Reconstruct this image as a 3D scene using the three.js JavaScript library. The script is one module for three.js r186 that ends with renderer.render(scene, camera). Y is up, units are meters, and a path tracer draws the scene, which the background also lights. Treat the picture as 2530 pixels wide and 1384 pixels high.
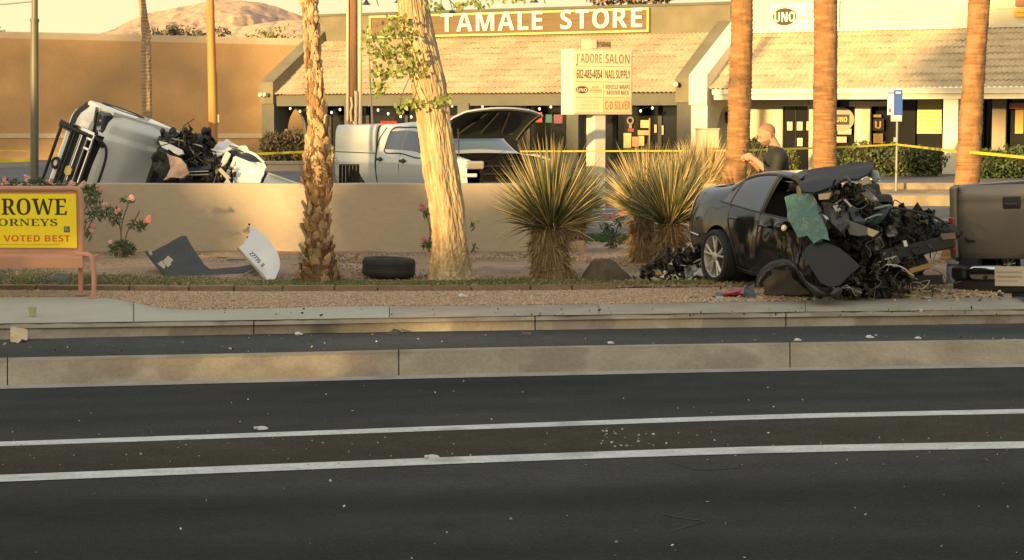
import * as THREE from 'three';
import { mergeGeometries, mergeVertices, toCreasedNormals } from 'three/addons/utils/BufferGeometryUtils.js';
import { RoundedBoxGeometry } from 'three/addons/geometries/RoundedBoxGeometry.js';
import { MarchingCubes } from 'three/addons/objects/MarchingCubes.js';
import { FontLoader } from 'three/addons/loaders/FontLoader.js';
import { TextGeometry } from 'three/addons/geometries/TextGeometry.js';

// ---------------------------------------------------------------- camera, sky, sun, exposure
const scene = new THREE.Scene();
const PW = 2530, PH = 1384, FL = 4800, HC = 2.05, HOR = 280;      // picture size, focal length in its pixels, lens height, horizon row
const camera = new THREE.PerspectiveCamera(2 * Math.atan(PH / 2 / FL) * 180 / Math.PI, PW / PH, 0.5, 6000);
camera.position.set(0, HC, 0);
camera.rotation.x = -Math.atan((PH / 2 - HOR) / FL);
camera.updateMatrixWorld(true);
scene.add(camera);
const renderer = new THREE.WebGLRenderer({ antialias: true });
renderer.setSize(1024, 560);
renderer.toneMapping = THREE.LinearToneMapping;
renderer.toneMappingExposure = 2.0;
renderer.shadowMap.enabled = true;

const SUN_AZ = 35 * Math.PI / 180, SUN_EL = 7 * Math.PI / 180;     // behind the camera, to the left, low
const sunDir = new THREE.Vector3(-Math.sin(SUN_AZ) * Math.cos(SUN_EL), Math.sin(SUN_EL), Math.cos(SUN_AZ) * Math.cos(SUN_EL));
const sun = new THREE.DirectionalLight(new THREE.Color().setRGB(1, 0.66, 0.27), 5.0);
sun.target.position.set(0, 0, -35); sun.position.copy(sunDir).multiplyScalar(150).add(sun.target.position);
sun.castShadow = true; sun.shadow.radius = 1.6; sun.shadow.mapSize.set(4096, 4096);
Object.assign(sun.shadow.camera, { left: -90, right: 60, top: 60, bottom: -30, near: 1, far: 400 });
scene.add(sun, sun.target);

{ // evening sky: cream above the hills, pale blue overhead, warm round the low sun
  const W = 256, H = 128, d = new Float32Array(W * H * 4);
  const v = new THREE.Vector3();
  for (let j = 0; j < H; j++) for (let i = 0; i < W; i++) {
    const th = (j + 0.5) / H * Math.PI - Math.PI / 2, ph = ((i + 0.5) / W - 0.5) * 2 * Math.PI;
    v.set(Math.cos(th) * Math.cos(ph), Math.sin(th), Math.cos(th) * Math.sin(ph));
    const e = Math.max(v.y, 0), k = Math.pow(1 - e, 5), c = Math.max(0, v.dot(sunDir));
    const g = 1.5 * Math.pow(c, 3);
    const q = 0.5, r = (0.62 + 0.56 * k + g) * q, gg = (0.67 + 0.36 * k + g * 0.74) * q, b = (0.72 - 0.23 * k + g * 0.32) * q;
    const o = (j * W + i) * 4, f = v.y < 0 ? 0.5 : 1;
    d[o] = r * f; d[o + 1] = gg * f; d[o + 2] = b * f; d[o + 3] = 1;
  }
  const t = new THREE.DataTexture(d, W, H, THREE.RGBAFormat, THREE.FloatType);
  t.mapping = THREE.EquirectangularReflectionMapping; t.minFilter = t.magFilter = THREE.LinearFilter; t.needsUpdate = true;
  scene.background = t; scene.environment = t;
}

// ---------------------------------------------------------------- helpers
let seed = 7;
const rnd = () => { seed = (seed * 1664525 + 1013904223) >>> 0; return seed / 4294967296; };
const rr = (a, b) => a + (b - a) * rnd();
const pick = a => a[Math.floor(rnd() * a.length)];
const V = (x, y, z) => new THREE.Vector3(x, y, z);
const lerp = (a, b, t) => a + (b - a) * t, clamp = (x, a, b) => Math.min(b, Math.max(a, x));
const smooth = (a, b, x) => { const t = clamp((x - a) / (b - a), 0, 1); return t * t * (3 - 2 * t); };
const RX = camera.rotation.x, CR = Math.cos(RX), SR = Math.sin(RX);
function ray(px, py) { const x = (px - PW / 2) / FL, y = (PH / 2 - py) / FL; return V(x, y * CR + SR, y * SR - CR); }  // from the lens through a pixel of the photograph
function P(px, py, d) { const r = ray(px, py); return r.multiplyScalar(d / -r.z).add(camera.position); }       // at distance d in front
function G(px, py, h = 0.15) { const r = ray(px, py); return r.multiplyScalar((h - HC) / r.y).add(camera.position); } // on the level h
const sc = d => FL / d;                                            // pixels per metre at distance d

// value noise
const PERM = new Uint8Array(512); { const p = [...Array(256).keys()]; for (let i = 255; i > 0; i--) { const j = Math.floor(rnd() * (i + 1)); [p[i], p[j]] = [p[j], p[i]]; } for (let i = 0; i < 512; i++) PERM[i] = p[i & 255]; }
const h3 = (x, y, z) => PERM[PERM[PERM[x & 255] + (y & 255)] + (z & 255)] / 255;
function noise3(x, y, z) {
  const X = Math.floor(x), Y = Math.floor(y), Z = Math.floor(z), f = t => t * t * (3 - 2 * t);
  const u = f(x - X), v = f(y - Y), w = f(z - Z);
  const l = (a, b, t) => a + (b - a) * t;
  return l(l(l(h3(X, Y, Z), h3(X + 1, Y, Z), u), l(h3(X, Y + 1, Z), h3(X + 1, Y + 1, Z), u), v), l(l(h3(X, Y, Z + 1), h3(X + 1, Y, Z + 1), u), l(h3(X, Y + 1, Z + 1), h3(X + 1, Y + 1, Z + 1), u), v), w) * 2 - 1;
}
const fbm3 = (x, y, z, o = 4) => { let s = 0, a = 0.5; for (let i = 0; i < o; i++) { s += a * noise3(x, y, z); x *= 2.03; y *= 2.03; z *= 2.03; a *= 0.5; } return s; };

// tiling noise for textures
function tile(n, cx, cy, oct, sd, gain = 0.5) {
  const out = new Float32Array(n * n); let amp = 1, tot = 0;
  for (let o = 0; o < oct; o++) {
    const gx = cx << o, gy = cy << o;
    for (let j = 0; j < n; j++) {
      const y = j / n * gy, Y = Math.floor(y), fy = y - Y, wy = fy * fy * (3 - 2 * fy);
      for (let i = 0; i < n; i++) {
        const x = i / n * gx, X = Math.floor(x), fx = x - X, wx = fx * fx * (3 - 2 * fx);
        const a = h3(X % gx, Y % gy, sd + o), b = h3((X + 1) % gx, Y % gy, sd + o), c = h3(X % gx, (Y + 1) % gy, sd + o), e = h3((X + 1) % gx, (Y + 1) % gy, sd + o);
        out[j * n + i] += amp * (a + (b - a) * wx + (c - a) * wy + (a - b - c + e) * wx * wy);
      }
    }
    tot += amp; amp *= gain;
  }
  for (let i = 0; i < out.length; i++) out[i] /= tot;
  return out;
}
const s8 = x => Math.round(255 * (x <= 0.0031308 ? x * 12.92 : 1.055 * Math.pow(clamp(x, 0, 1), 1 / 2.4) - 0.055));
function dataTex(n, fn, srgb, size, m = n) {
  const d = new Uint8Array(n * m * 4);
  for (let j = 0; j < m; j++) for (let i = 0; i < n; i++) { const c = fn(i, j), o = (j * n + i) * 4; for (let k = 0; k < 3; k++) d[o + k] = srgb ? s8(c[k]) : clamp(Math.round(c[k] * 255), 0, 255); d[o + 3] = 255; }
  const t = new THREE.DataTexture(d, n, m); t.wrapS = t.wrapT = THREE.RepeatWrapping; t.magFilter = THREE.LinearFilter; t.minFilter = THREE.LinearMipmapLinearFilter; t.generateMipmaps = true;
  if (srgb) t.colorSpace = THREE.SRGBColorSpace; t.repeat.set(1 / size[0], 1 / size[1]); t.needsUpdate = true; return t;
}
// a weathered surface: colours c1..c2 mixed by soft noise, fine grain, specks; size = metres per repeat
let tsd = 3;
const bumps = [[5, 5], [10, 3], [3, 12]].map(([x, y], i) => { const a = tile(256, x, y, 5, 201 + i * 9), b = tile(256, 64, 64, 2, 233 + i * 9); return dataTex(256, (i2, j) => { const k = j * 256 + i2, q = a[k] * 0.5 + b[k] * 0.5; return [q, q, q]; }, false, [1, 1]); });
function surf({ c1, c2, c3 = null, size = 2, n = 256, cells = [4, 4], oct = 5, grain = 0.08, speck = 0, rough = 0.9, bump = 0.004, contrast = 1.6, extra = {} }) {
  const a = tile(n, cells[0], cells[1], oct, tsd += 7), b = tile(n, 64, 64, 2, tsd += 7), s = Array.isArray(size) ? size : [size, size];
  const c = tile(n, 3, 3, 3, tsd += 7);
  const col = (i, j) => {
    const k = j * n + i, t = clamp((a[k] - 0.5) * contrast + 0.5, 0, 1), g = 1 + (b[k] - 0.5) * 2 * grain;
    let q = [0, 1, 2].map(m => lerp(c1[m], c2[m], t) * g);
    if (c3) { const w = smooth(0.55, 0.72, c[k]) * 0.8; q = q.map((x, m) => lerp(x, c3[m] * g, w)); }
    if (speck && h3(i, j, tsd) > 1 - speck) q = q.map(x => x * (h3(j, i, tsd) > 0.5 ? 1.5 : 0.6));
    return q;
  };
  const m = new THREE.MeshPhysicalMaterial({ color: 0xffffff, roughness: rough, map: dataTex(n, col, true, s), ...extra });
  if (bump) { const w = cells[0] > cells[1] * 1.6 ? 1 : cells[1] > cells[0] * 1.6 ? 2 : 0; m.bumpMap = bumps[w].clone(); m.bumpMap.repeat.set(1 / s[0], 1 / s[1]); m.bumpMap.needsUpdate = true; m.bumpScale = bump; }
  return m;
}
const flat = (r, g, b, rough = 0.7, extra = {}) => new THREE.MeshPhysicalMaterial({ color: new THREE.Color().setRGB(r, g, b), roughness: rough, ...extra });

// geometry collector
const UP = V(0, 1, 0);
function boxUV(g) {
  const p = g.attributes.position, nn = g.attributes.normal, uv = new Float32Array(p.count * 2);
  for (let i = 0; i < p.count; i++) {
    const ax = Math.abs(nn.getX(i)), ay = Math.abs(nn.getY(i)), az = Math.abs(nn.getZ(i));
    let u, v; if (ay >= ax && ay >= az) { u = p.getX(i); v = p.getZ(i); } else if (ax >= az) { u = p.getZ(i); v = p.getY(i); } else { u = p.getX(i); v = p.getY(i); }
    uv[2 * i] = u; uv[2 * i + 1] = v;
  }
  g.setAttribute('uv', new THREE.BufferAttribute(uv, 2)); return g;
}
function clean(g, keepUV) {
  g = g.index ? g.toNonIndexed() : g;
  for (const k of Object.keys(g.attributes)) if (!['position', 'normal', 'uv'].includes(k)) g.deleteAttribute(k);
  g.morphAttributes = {}; g.groups = [];
  if (!g.attributes.normal) g.computeVertexNormals();
  if (!g.attributes.uv || !keepUV) boxUV(g);
  return g;
}
const M4 = (x = 0, y = 0, z = 0, rx = 0, ry = 0, rz = 0, s = 1) => new THREE.Matrix4().compose(V(x, y, z), new THREE.Quaternion().setFromEuler(new THREE.Euler(rx, ry, rz)), Array.isArray(s) ? V(...s) : V(s, s, s));
const frame = (x, y, z, o) => new THREE.Matrix4().makeBasis(x, y, z).setPosition(o);
class B {
  constructor(keepUV) { this.g = []; this.k = keepUV; }
  add(g, m) { if (m) g.applyMatrix4(m); this.g.push(clean(g, this.k)); return this; }
  box(w, h, d, x = 0, y = 0, z = 0, ry = 0, rx = 0, rz = 0, bev = 0) { return this.add(bev ? new RoundedBoxGeometry(w, h, d, 2, Math.min(bev, w / 2.02, h / 2.02, d / 2.02)) : new THREE.BoxGeometry(w, h, d), M4(x, y, z, rx, ry, rz)); }
  bar(p, q, r0, r1 = r0, seg = 8) { const d = q.clone().sub(p), l = d.length(); return this.add(new THREE.CylinderGeometry(r1, r0, l, seg), new THREE.Matrix4().compose(p.clone().add(q).multiplyScalar(0.5), new THREE.Quaternion().setFromUnitVectors(UP, d.normalize()), V(1, 1, 1))); }
  beam(p, q, w, h, roll = 0, bev = 0) { const d = q.clone().sub(p), l = d.length(); d.normalize(); const qt = new THREE.Quaternion().setFromUnitVectors(UP, d).multiply(new THREE.Quaternion().setFromAxisAngle(UP, roll)); return this.add(bev ? new RoundedBoxGeometry(w, l, h, 1, bev) : new THREE.BoxGeometry(w, l, h), new THREE.Matrix4().compose(p.clone().add(q).multiplyScalar(0.5), qt, V(1, 1, 1))); }
  tube(pts, r, seg = 16, rad = 6) { return this.add(new THREE.TubeGeometry(new THREE.CatmullRomCurve3(pts), seg, r, rad)); }
  ball(r, x, y, z, s = [1, 1, 1], det = 12) { return this.add(new THREE.SphereGeometry(r, det, Math.ceil(det * 0.7)), M4(x, y, z, 0, 0, 0, s)); }
  lathe(pts, m, seg = 24) { return this.add(new THREE.LatheGeometry(pts.map(p => new THREE.Vector2(p[0], p[1])), seg), m); }
  poly(pts, depth, m, bev = 0, holes = []) {
    const s = new THREE.Shape(pts.map(p => new THREE.Vector2(p[0], p[1])));
    for (const h of holes) s.holes.push(new THREE.Path(h.map(p => new THREE.Vector2(p[0], p[1]))));
    return this.add(new THREE.ExtrudeGeometry(s, { depth, bevelEnabled: bev > 0, bevelSize: bev, bevelThickness: bev, bevelSegments: 1, curveSegments: 8 }), m);
  }
  quad(a, b, c, d) { const g = new THREE.BufferGeometry(); g.setAttribute('position', new THREE.BufferAttribute(new Float32Array([a, b, c, a, c, d].flatMap(p => [p.x, p.y, p.z])), 3)); g.computeVertexNormals(); return this.add(g); }
  raw(arr) { const g = new THREE.BufferGeometry(); g.setAttribute('position', new THREE.BufferAttribute(new Float32Array(arr), 3)); g.computeVertexNormals(); return this.add(g); }
  warp(f) { for (const g of this.g) { const p = g.attributes.position; for (let i = 0; i < p.count; i++) { const v = V(p.getX(i), p.getY(i), p.getZ(i)); f(v); p.setXYZ(i, v.x, v.y, v.z); } g.computeVertexNormals(); } return this; }
  move(x, y, z) { for (const g of this.g) g.translate(x, y, z); return this; }
  geo() { return this.g.length === 1 ? this.g[0] : mergeGeometries(this.g); }
  build(name, mat, parent) { const m = new THREE.Mesh(this.geo(), mat); m.name = name; m.castShadow = m.receiveShadow = true; (parent || scene).add(m); return m; }
}
const used = {};
function numbered(n) { if (!(n in used)) { used[n] = 0; return n; } return `${n}_${String(++used[n]).padStart(3, '0')}`; }
function tag(o, label, category, group) { o.userData.label = label; o.userData.category = category; if (group) o.userData.group = group; return o; }
function thing(name, label, category, p = V(0, 0, 0), ry = 0, group) { const o = new THREE.Group(); o.name = numbered(name); o.position.copy(p); o.rotation.y = ry; scene.add(o); return tag(o, label, category, group); }
function solo(b, name, label, category, mat, p = V(0, 0, 0), ry = 0, group) { const m = b.build(numbered(name), mat); m.position.copy(p); m.rotation.y = ry; return tag(m, label, category, group); }
function struct(b, name, mat) { const m = b.build(numbered(name), mat); m.userData.kind = 'structure'; return m; }
function stuff(o) { o.userData.kind = 'stuff'; return o; }
// many small copies of one geometry as one object
function scatter(name, geo, mat, mats4, parent, colors) {
  const m = new THREE.InstancedMesh(geo, mat, mats4.length); mats4.forEach((x, i) => m.setMatrixAt(i, x));
  if (colors) colors.forEach((c, i) => m.setColorAt(i, c));
  m.name = name; m.castShadow = m.receiveShadow = true; (parent || scene).add(m); return m;
}
// smooth surface through a grid of points: rows[i][j] are Vector3; fold keeps normals smooth
function gridGeo(rows, uvScale) {
  const R = rows.length, C = rows[0].length, pos = [], uv = [], idx = [];
  for (let i = 0; i < R; i++) for (let j = 0; j < C; j++) { const p = rows[i][j]; pos.push(p.x, p.y, p.z); uv.push(uvScale ? j * uvScale[0] : j / (C - 1), uvScale ? i * uvScale[1] : i / (R - 1)); }
  for (let i = 0; i < R - 1; i++) for (let j = 0; j < C - 1; j++) { const a = i * C + j; idx.push(a, a + 1, a + C, a + 1, a + C + 1, a + C); }
  const g = new THREE.BufferGeometry(); g.setAttribute('position', new THREE.Float32BufferAttribute(pos, 3)); g.setAttribute('uv', new THREE.Float32BufferAttribute(uv, 2)); g.setIndex(idx); g.computeVertexNormals(); return g;
}
// smooth curve y(x) through samples, straight beyond them
function curve(pts) {
  const n = pts.length, s = []; for (let i = 0; i < n; i++) s.push(i === 0 ? (pts[1][1] - pts[0][1]) / (pts[1][0] - pts[0][0]) : i === n - 1 ? (pts[n - 1][1] - pts[n - 2][1]) / (pts[n - 1][0] - pts[n - 2][0]) : (pts[i + 1][1] - pts[i - 1][1]) / (pts[i + 1][0] - pts[i - 1][0]));
  return x => {
    if (x <= pts[0][0]) return pts[0][1] + s[0] * (x - pts[0][0]);
    if (x >= pts[n - 1][0]) return pts[n - 1][1] + s[n - 1] * (x - pts[n - 1][0]);
    let i = 0; while (x > pts[i + 1][0]) i++;
    const h = pts[i + 1][0] - pts[i][0], t = (x - pts[i][0]) / h, t2 = t * t, t3 = t2 * t;
    return (2 * t3 - 3 * t2 + 1) * pts[i][1] + (t3 - 2 * t2 + t) * h * s[i] + (-2 * t3 + 3 * t2) * pts[i + 1][1] + (t3 - t2) * h * s[i + 1];
  };
}
// a sheet of metal, plastic or glass: outline in picture coordinates with the distance of each corner, made into a creased solid of real thickness
function panel(outline, thick = 0.012, rough = 0.02, div = 3, nf = 4, off = 0) {
  { // pull the corners most of the way onto one plane, so that the sheet folds softly
    const n = outline.length, mx = outline.reduce((s, p) => s + p[0], 0) / n, my = outline.reduce((s, p) => s + p[1], 0) / n, md = outline.reduce((s, p) => s + p[2], 0) / n; let a = 0, b = 0, c = 0, u = 0, v = 0;
    for (const p of outline) { const x = p[0] - mx, y = p[1] - my, d = p[2] - md; a += x * x; b += x * y; c += y * y; u += x * d; v += y * d; } const D = a * c - b * b || 1, kx = (u * c - v * b) / D, ky = (a * v - b * u) / D;
    outline = outline.map(p => [p[0], p[1], lerp(p[2], md + kx * (p[0] - mx) + ky * (p[1] - my), 0.85)]);
  }
  const v3 = outline.map(p => P(p[0], p[1], p[2])), c2 = outline.map(p => new THREE.Vector2(p[0], -p[1]));
  let tris = THREE.ShapeUtils.triangulateShape(c2, []).map(t => t.map(i => v3[i]));
  for (let k = 0; k < div; k++) tris = tris.flatMap(([a, b, c]) => { const ab = a.clone().lerp(b, 0.5), bc = b.clone().lerp(c, 0.5), ca = c.clone().lerp(a, 0.5); return [[a, ab, ca], [ab, b, bc], [ca, bc, c], [ab, bc, ca]]; });
  const nrm = V(0, 0, 0); for (const [a, b, c] of tris) nrm.add(b.clone().sub(a).cross(c.clone().sub(a))); nrm.normalize(); if (nrm.z < 0) nrm.negate();
  const key = p => `${p.x.toFixed(4)},${p.y.toFixed(4)},${p.z.toFixed(4)}`;
  const disp = p => p.clone().addScaledVector(nrm, rough * 2 * fbm3(p.x * nf + off, p.y * nf, p.z * nf, 3));
  const edges = new Map(), out = [];
  for (let t of tris) {
    const n = t[1].clone().sub(t[0]).cross(t[2].clone().sub(t[0])); if (n.dot(nrm) < 0) t = [t[0], t[2], t[1]];
    const f = t.map(disp), b = f.map(p => p.clone().addScaledVector(nrm, -thick));
    out.push(...f, b[0], b[2], b[1]);
    for (let i = 0; i < 3; i++) { const A = t[i], Bq = t[(i + 1) % 3], k1 = key(A) + key(Bq), k2 = key(Bq) + key(A); if (edges.has(k2)) edges.delete(k2); else edges.set(k1, [A, Bq]); }
  }
  for (const [a, b] of edges.values()) { const A = disp(a), Bq = disp(b), A2 = A.clone().addScaledVector(nrm, -thick), B2 = Bq.clone().addScaledVector(nrm, -thick); out.push(A, A2, Bq, Bq, A2, B2); }
  return out.flatMap(p => [p.x, p.y, p.z]);
}

// ---------------------------------------------------------------- ground, road, kerbs, pavement
const asphaltTex = (n, size, c1, c2, sd, bands) => {
  const a0 = tile(n, 2, bands, 4, sd, 0.55), bd = [1, 2, 4].map((k, q) => tile(n, 1, bands * k, 1, sd + 40 + q)), a = a0.map((v, k) => 0.3 * v + 0.38 * bd[0][k] + 0.2 * bd[1][k] + 0.12 * bd[2][k]), b = tile(n, 32, 32, 3, sd + 9), c = tile(n, 3, 3, 3, sd + 20);
  return dataTex(n, (i, j) => { const k = j * n + i, t = clamp((a[k] - 0.5) * 2.2 + 0.5, 0, 1), w = clamp((c[k] - 0.5) * 2 + 0.5, 0, 1), f = 1 + (h3(i, j, sd) - 0.5) * 0.5 + (b[k] - 0.5) * 0.3; const s = h3(j, i, sd + 3) > 0.996 ? 1.9 : 1; return c1.map((x, m) => lerp(lerp(x, c2[m], t), x * [1.12, 1.0, 0.86][m], w * 0.5) * f * s); }, true, size);
};
const grainBump = (n, size, sd) => { const b = tile(n, 48, 48, 2, sd, 0.7); return dataTex(n, (i, j) => { const x = b[j * n + i] * 0.6 + h3(i, j, sd) * 0.4; return [x, x, x]; }, false, size); };
const gb1 = grainBump(256, [0.7, 0.7], 5);
const roadMat = new THREE.MeshPhysicalMaterial({ roughness: 1, specularIntensity: 0.15, map: asphaltTex(1024, [9, 9], [0.023, 0.025, 0.025], [0.064, 0.063, 0.060], 11, 8), bumpMap: gb1, bumpScale: 0.004 });
const bikeMat = new THREE.MeshPhysicalMaterial({ roughness: 1, specularIntensity: 0.15, map: asphaltTex(512, [6, 6], [0.040, 0.036, 0.027], [0.066, 0.059, 0.044], 61, 5), bumpMap: gb1, bumpScale: 0.004 });
const laneMat = new THREE.MeshPhysicalMaterial({ roughness: 1, specularIntensity: 0.2, map: asphaltTex(512, [5, 5], [0.052, 0.056, 0.054], [0.080, 0.083, 0.080], 31, 6), bumpMap: gb1, bumpScale: 0.004 });
const lotMat = new THREE.MeshPhysicalMaterial({ roughness: 0.9, map: asphaltTex(512, [9, 9], [0.085, 0.088, 0.092], [0.12, 0.122, 0.125], 41, 4), bumpMap: gb1, bumpScale: 0.003 });
const kerbMat = surf({ c1: [0.235, 0.19, 0.125], c2: [0.335, 0.28, 0.195], c3: [0.20, 0.16, 0.11], size: 1.4, n: 512, cells: [5, 5], grain: 0.14, speck: 0.02, bump: 0.003 });
const kerb2Mat = surf({ c1: [0.23, 0.19, 0.135], c2: [0.33, 0.285, 0.21], c3: [0.19, 0.155, 0.115], size: 1.3, n: 512, cells: [5, 5], grain: 0.12, speck: 0.02, bump: 0.003 });
const gutterMat = surf({ c1: [0.22, 0.20, 0.165], c2: [0.34, 0.31, 0.26], size: 1, grain: 0.15, speck: 0.03, bump: 0.002 });
const newSlabMat = surf({ c1: [0.355, 0.335, 0.26], c2: [0.42, 0.40, 0.315], size: 2.2, n: 512, cells: [3, 3], grain: 0.06, speck: 0.008, bump: 0.002 });
const oldSlabMat = surf({ c1: [0.29, 0.25, 0.19], c2: [0.385, 0.34, 0.265], c3: [0.255, 0.22, 0.165], size: 1.6, n: 512, cells: [5, 5], grain: 0.1, speck: 0.015, bump: 0.002 });
const soilMat = surf({ c1: [0.26, 0.175, 0.105], c2: [0.36, 0.255, 0.16], c3: [0.2, 0.135, 0.08], size: 1.8, n: 512, cells: [6, 6], grain: 0.25, speck: 0.04, bump: 0.012 });
const gravelBaseMat = surf({ c1: [0.34, 0.245, 0.16], c2: [0.45, 0.335, 0.225], size: 1.2, n: 512, cells: [9, 9], grain: 0.3, speck: 0.06, bump: 0.012 });
const edgingMat = surf({ c1: [0.18, 0.125, 0.075], c2: [0.25, 0.18, 0.11], size: 0.8, cells: [6, 3], grain: 0.2, bump: 0.004 });
const paintMat = surf({ c1: [0.44, 0.44, 0.40], c2: [0.58, 0.58, 0.54], c3: [0.33, 0.33, 0.3], size: 1.1, n: 512, cells: [6, 12], grain: 0.2, speck: 0.03, rough: 0.75, bump: 0.002 });
const dustMat = surf({ c1: [0.20, 0.15, 0.10], c2: [0.28, 0.21, 0.15], size: 6, cells: [4, 4], grain: 0.2, bump: 0.01 });

// outlines on the ground, as rows of the photograph along its width
const L2 = curve([[0, 1182], [632, 1157], [1265, 1132], [1900, 1111], [2530, 1099]]);
const L1 = curve([[0, 1097], [632, 1075], [1265, 1052], [1900, 1030], [2530, 1016]]);
const nGut = curve([[0, 961], [640, 945], [1280, 930], [1900, 917], [2530, 907]]);
const nBot = curve([[0, 953], [640, 937], [1280, 922], [1900, 910], [2530, 901]]);
const nTop = curve([[0, 892], [640, 879], [1280, 863], [1900, 852], [2530, 843]]);
const nBack = curve([[0, 884], [640, 872], [1280, 857], [1900, 847], [2530, 838]]);
const fBot = curve([[0, 838], [640, 825], [1280, 815], [1900, 807], [2530, 798]]);
const fFace = curve([[0, 812], [640, 803], [1280, 792], [1900, 784], [2530, 777]]);
const fTop = curve([[0, 799], [640, 790], [1280, 780], [1900, 771], [2530, 764]]);
const sBack = curve([[-900, 738], [0, 735], [180, 733], [240, 734], [290, 740], [380, 757], [450, 765], [640, 762], [840, 757], [1280, 754], [1900, 745], [2100, 740], [2400, 735], [2490, 735], [2510, 737], [2530, 745], [2560, 757], [2600, 764]]);
const eFront = curve([[-500, 717], [0, 717], [640, 720], [1280, 718], [1800, 712]]);
const X0 = -1200, X1 = 3700;
function lane(fa, ha, fb, hb, x0, x1, n) { const rows = []; for (let i = 0; i <= n; i++) { const x = lerp(x0, x1, i / n); rows.push([G(x, fa(x), ha), G(x, fb(x), hb)]); } return gridGeo(rows); }

{ // everything the picture stands on
  const b = new B(); b.add(new THREE.PlaneGeometry(6000, 6000), M4(0, -0.06, -1500, -Math.PI / 2)); struct(b, 'ground', dustMat);
  const cols = [x => nGut(x) + 1, x => lerp(nGut(x), L1(x), 0.5), L1, L2, x => lerp(L2(x), 1384, 0.35), x => lerp(L2(x), 1384, 0.9), x => 1620 - x * 0.01], rows = [], vs = [];
  for (const c of cols) vs.push(-G(1265, c(1265), 0).z); vs.push(-9);
  for (let i = 0; i <= 60; i++) { const x = lerp(X0, X1, i / 60), r = cols.map(c => G(x, c(x), 0)); r.push(V(r[0].x * 1.6, 0, 9)); rows.push(r); }
  const rg = gridGeo(rows); { const uv = rg.attributes.uv, ps = rg.attributes.position, C = vs.length; for (let i = 0; i < uv.count; i++) uv.setXY(i, ps.getX(i), vs[i % C]); }
  struct(new B(true).add(rg), 'road', roadMat);
  struct(new B().add(lane(x => L2(x) - 8, 0.0025, x => L1(x) + 5, 0.0025, X0, X1, 80)), 'bike_lane', bikeMat);
  struct(new B().add(lane(x => nBack(x) + 4, 0, x => fBot(x) - 2, 0, X0, X1, 50)), 'side_lane', laneMat);
  struct(new B().add(lane(nGut, 0.004, x => nBot(x) - 1, 0.012, X0, X1, 50)), 'gutter', gutterMat);
  const strip = (f, w, h) => lane(x => f(x) + w / 2, h, x => f(x) - w / 2, h, X0, X1, 80);
  struct(new B().add(strip(L1, 11, 0.004)), 'road_line', paintMat);
  struct(new B().add(strip(L2, 17, 0.004)), 'road_line', paintMat);
  for (const pts of [[[1632, 1270], [1700, 1282], [1744, 1287]], [[1744, 1287], [1700, 1300], [1655, 1315]], [[1650, 1140], [1730, 1160], [1830, 1155]], [[1590, 1085], [1560, 1075], [1515, 1072]]]) {
    const c = new THREE.CatmullRomCurve3(pts.map(p => G(p[0], p[1], 0.003))), rw = []; for (let i = 0; i <= 14; i++) { const q = c.getPoint(i / 14), w = 0.006 + 0.006 * rnd(); rw.push([q.clone().add(V(0, 0, w)), q.clone().add(V(0, 0, -w))]); }
    struct(new B().add(gridGeo(rw)), 'road_crack', flat(0.022, 0.021, 0.02, 0.8));
  }
}
function kerb(name, joints, prof, m) { // prof: [curve, height] from the road upward and back
  const root = new THREE.Group(); root.name = numbered(name); root.userData.kind = 'structure'; scene.add(root);
  for (let k = 0; k < joints.length - 1; k++) {
    const a = joints[k] + 1.4, b = joints[k + 1] - 1.4, n = Math.max(6, Math.round((b - a) / 40)), rows = [];
    for (let i = 0; i <= n; i++) { const x = lerp(a, b, i / n); rows.push(prof.map(([f, h]) => G(x, f(x), h + 0.003 * noise3(x * 0.02, h * 9, 3)))); }
    const bd = new B().add(gridGeo(rows));
    for (const r of [rows[0], rows[n]]) { const base = r[r.length - 1].clone(); base.y = 0; const t = []; for (let j = 0; j < r.length - 1; j++) t.push(r[j], r[j + 1], base); bd.raw(t.flatMap(p => [p.x, p.y, p.z])); }
    bd.build('kerb_block', m, root);
  }
}
kerb('median_kerb', [X0, 18, 985, 1952, 2919, X1], [[nBot, 0.005], [x => lerp(nBot(x), nTop(x), 0.93), 0.145], [nTop, 0.157], [nBack, 0.157], [x => nBack(x) + 0.5, -0.01]], kerbMat);
kerb('pavement_kerb', [X0, -70, 627, 1322, 1942, 2600], [[x => fBot(x) + 1, 0.0], [x => lerp(fBot(x), fFace(x), 0.94), 0.08], [fFace, 0.088], [x => lerp(fFace(x), fTop(x), 0.85), 0.116], [fTop, 0.124]], kerb2Mat);
{
  const root = new THREE.Group(); root.name = 'pavement'; root.userData.kind = 'structure'; scene.add(root);
  const slab = (x0, x1, m) => { const rows = [], n = Math.ceil((x1 - x0) / 30); for (let i = 0; i <= n; i++) { const x = lerp(x0, x1, i / n), A = G(x, fTop(x) + 0.5, 0.123), Z = G(x, sBack(x), 0.150); rows.push([A, A.clone().lerp(Z, 0.5), Z, Z.clone().setY(-0.05)]); } new B().add(gridGeo(rows)).build('slab', m, root); };
  const js = [X0, -300, 330, 962];
  for (let i = 0; i < 3; i++) slab(js[i] + 1, js[i + 1] - 1, newSlabMat);
  const jo = [962, 1480, 1990, 2600]; for (let i = 0; i < 3; i++) slab(jo[i] + 0.7, jo[i + 1] - 0.7, oldSlabMat);
}
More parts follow.
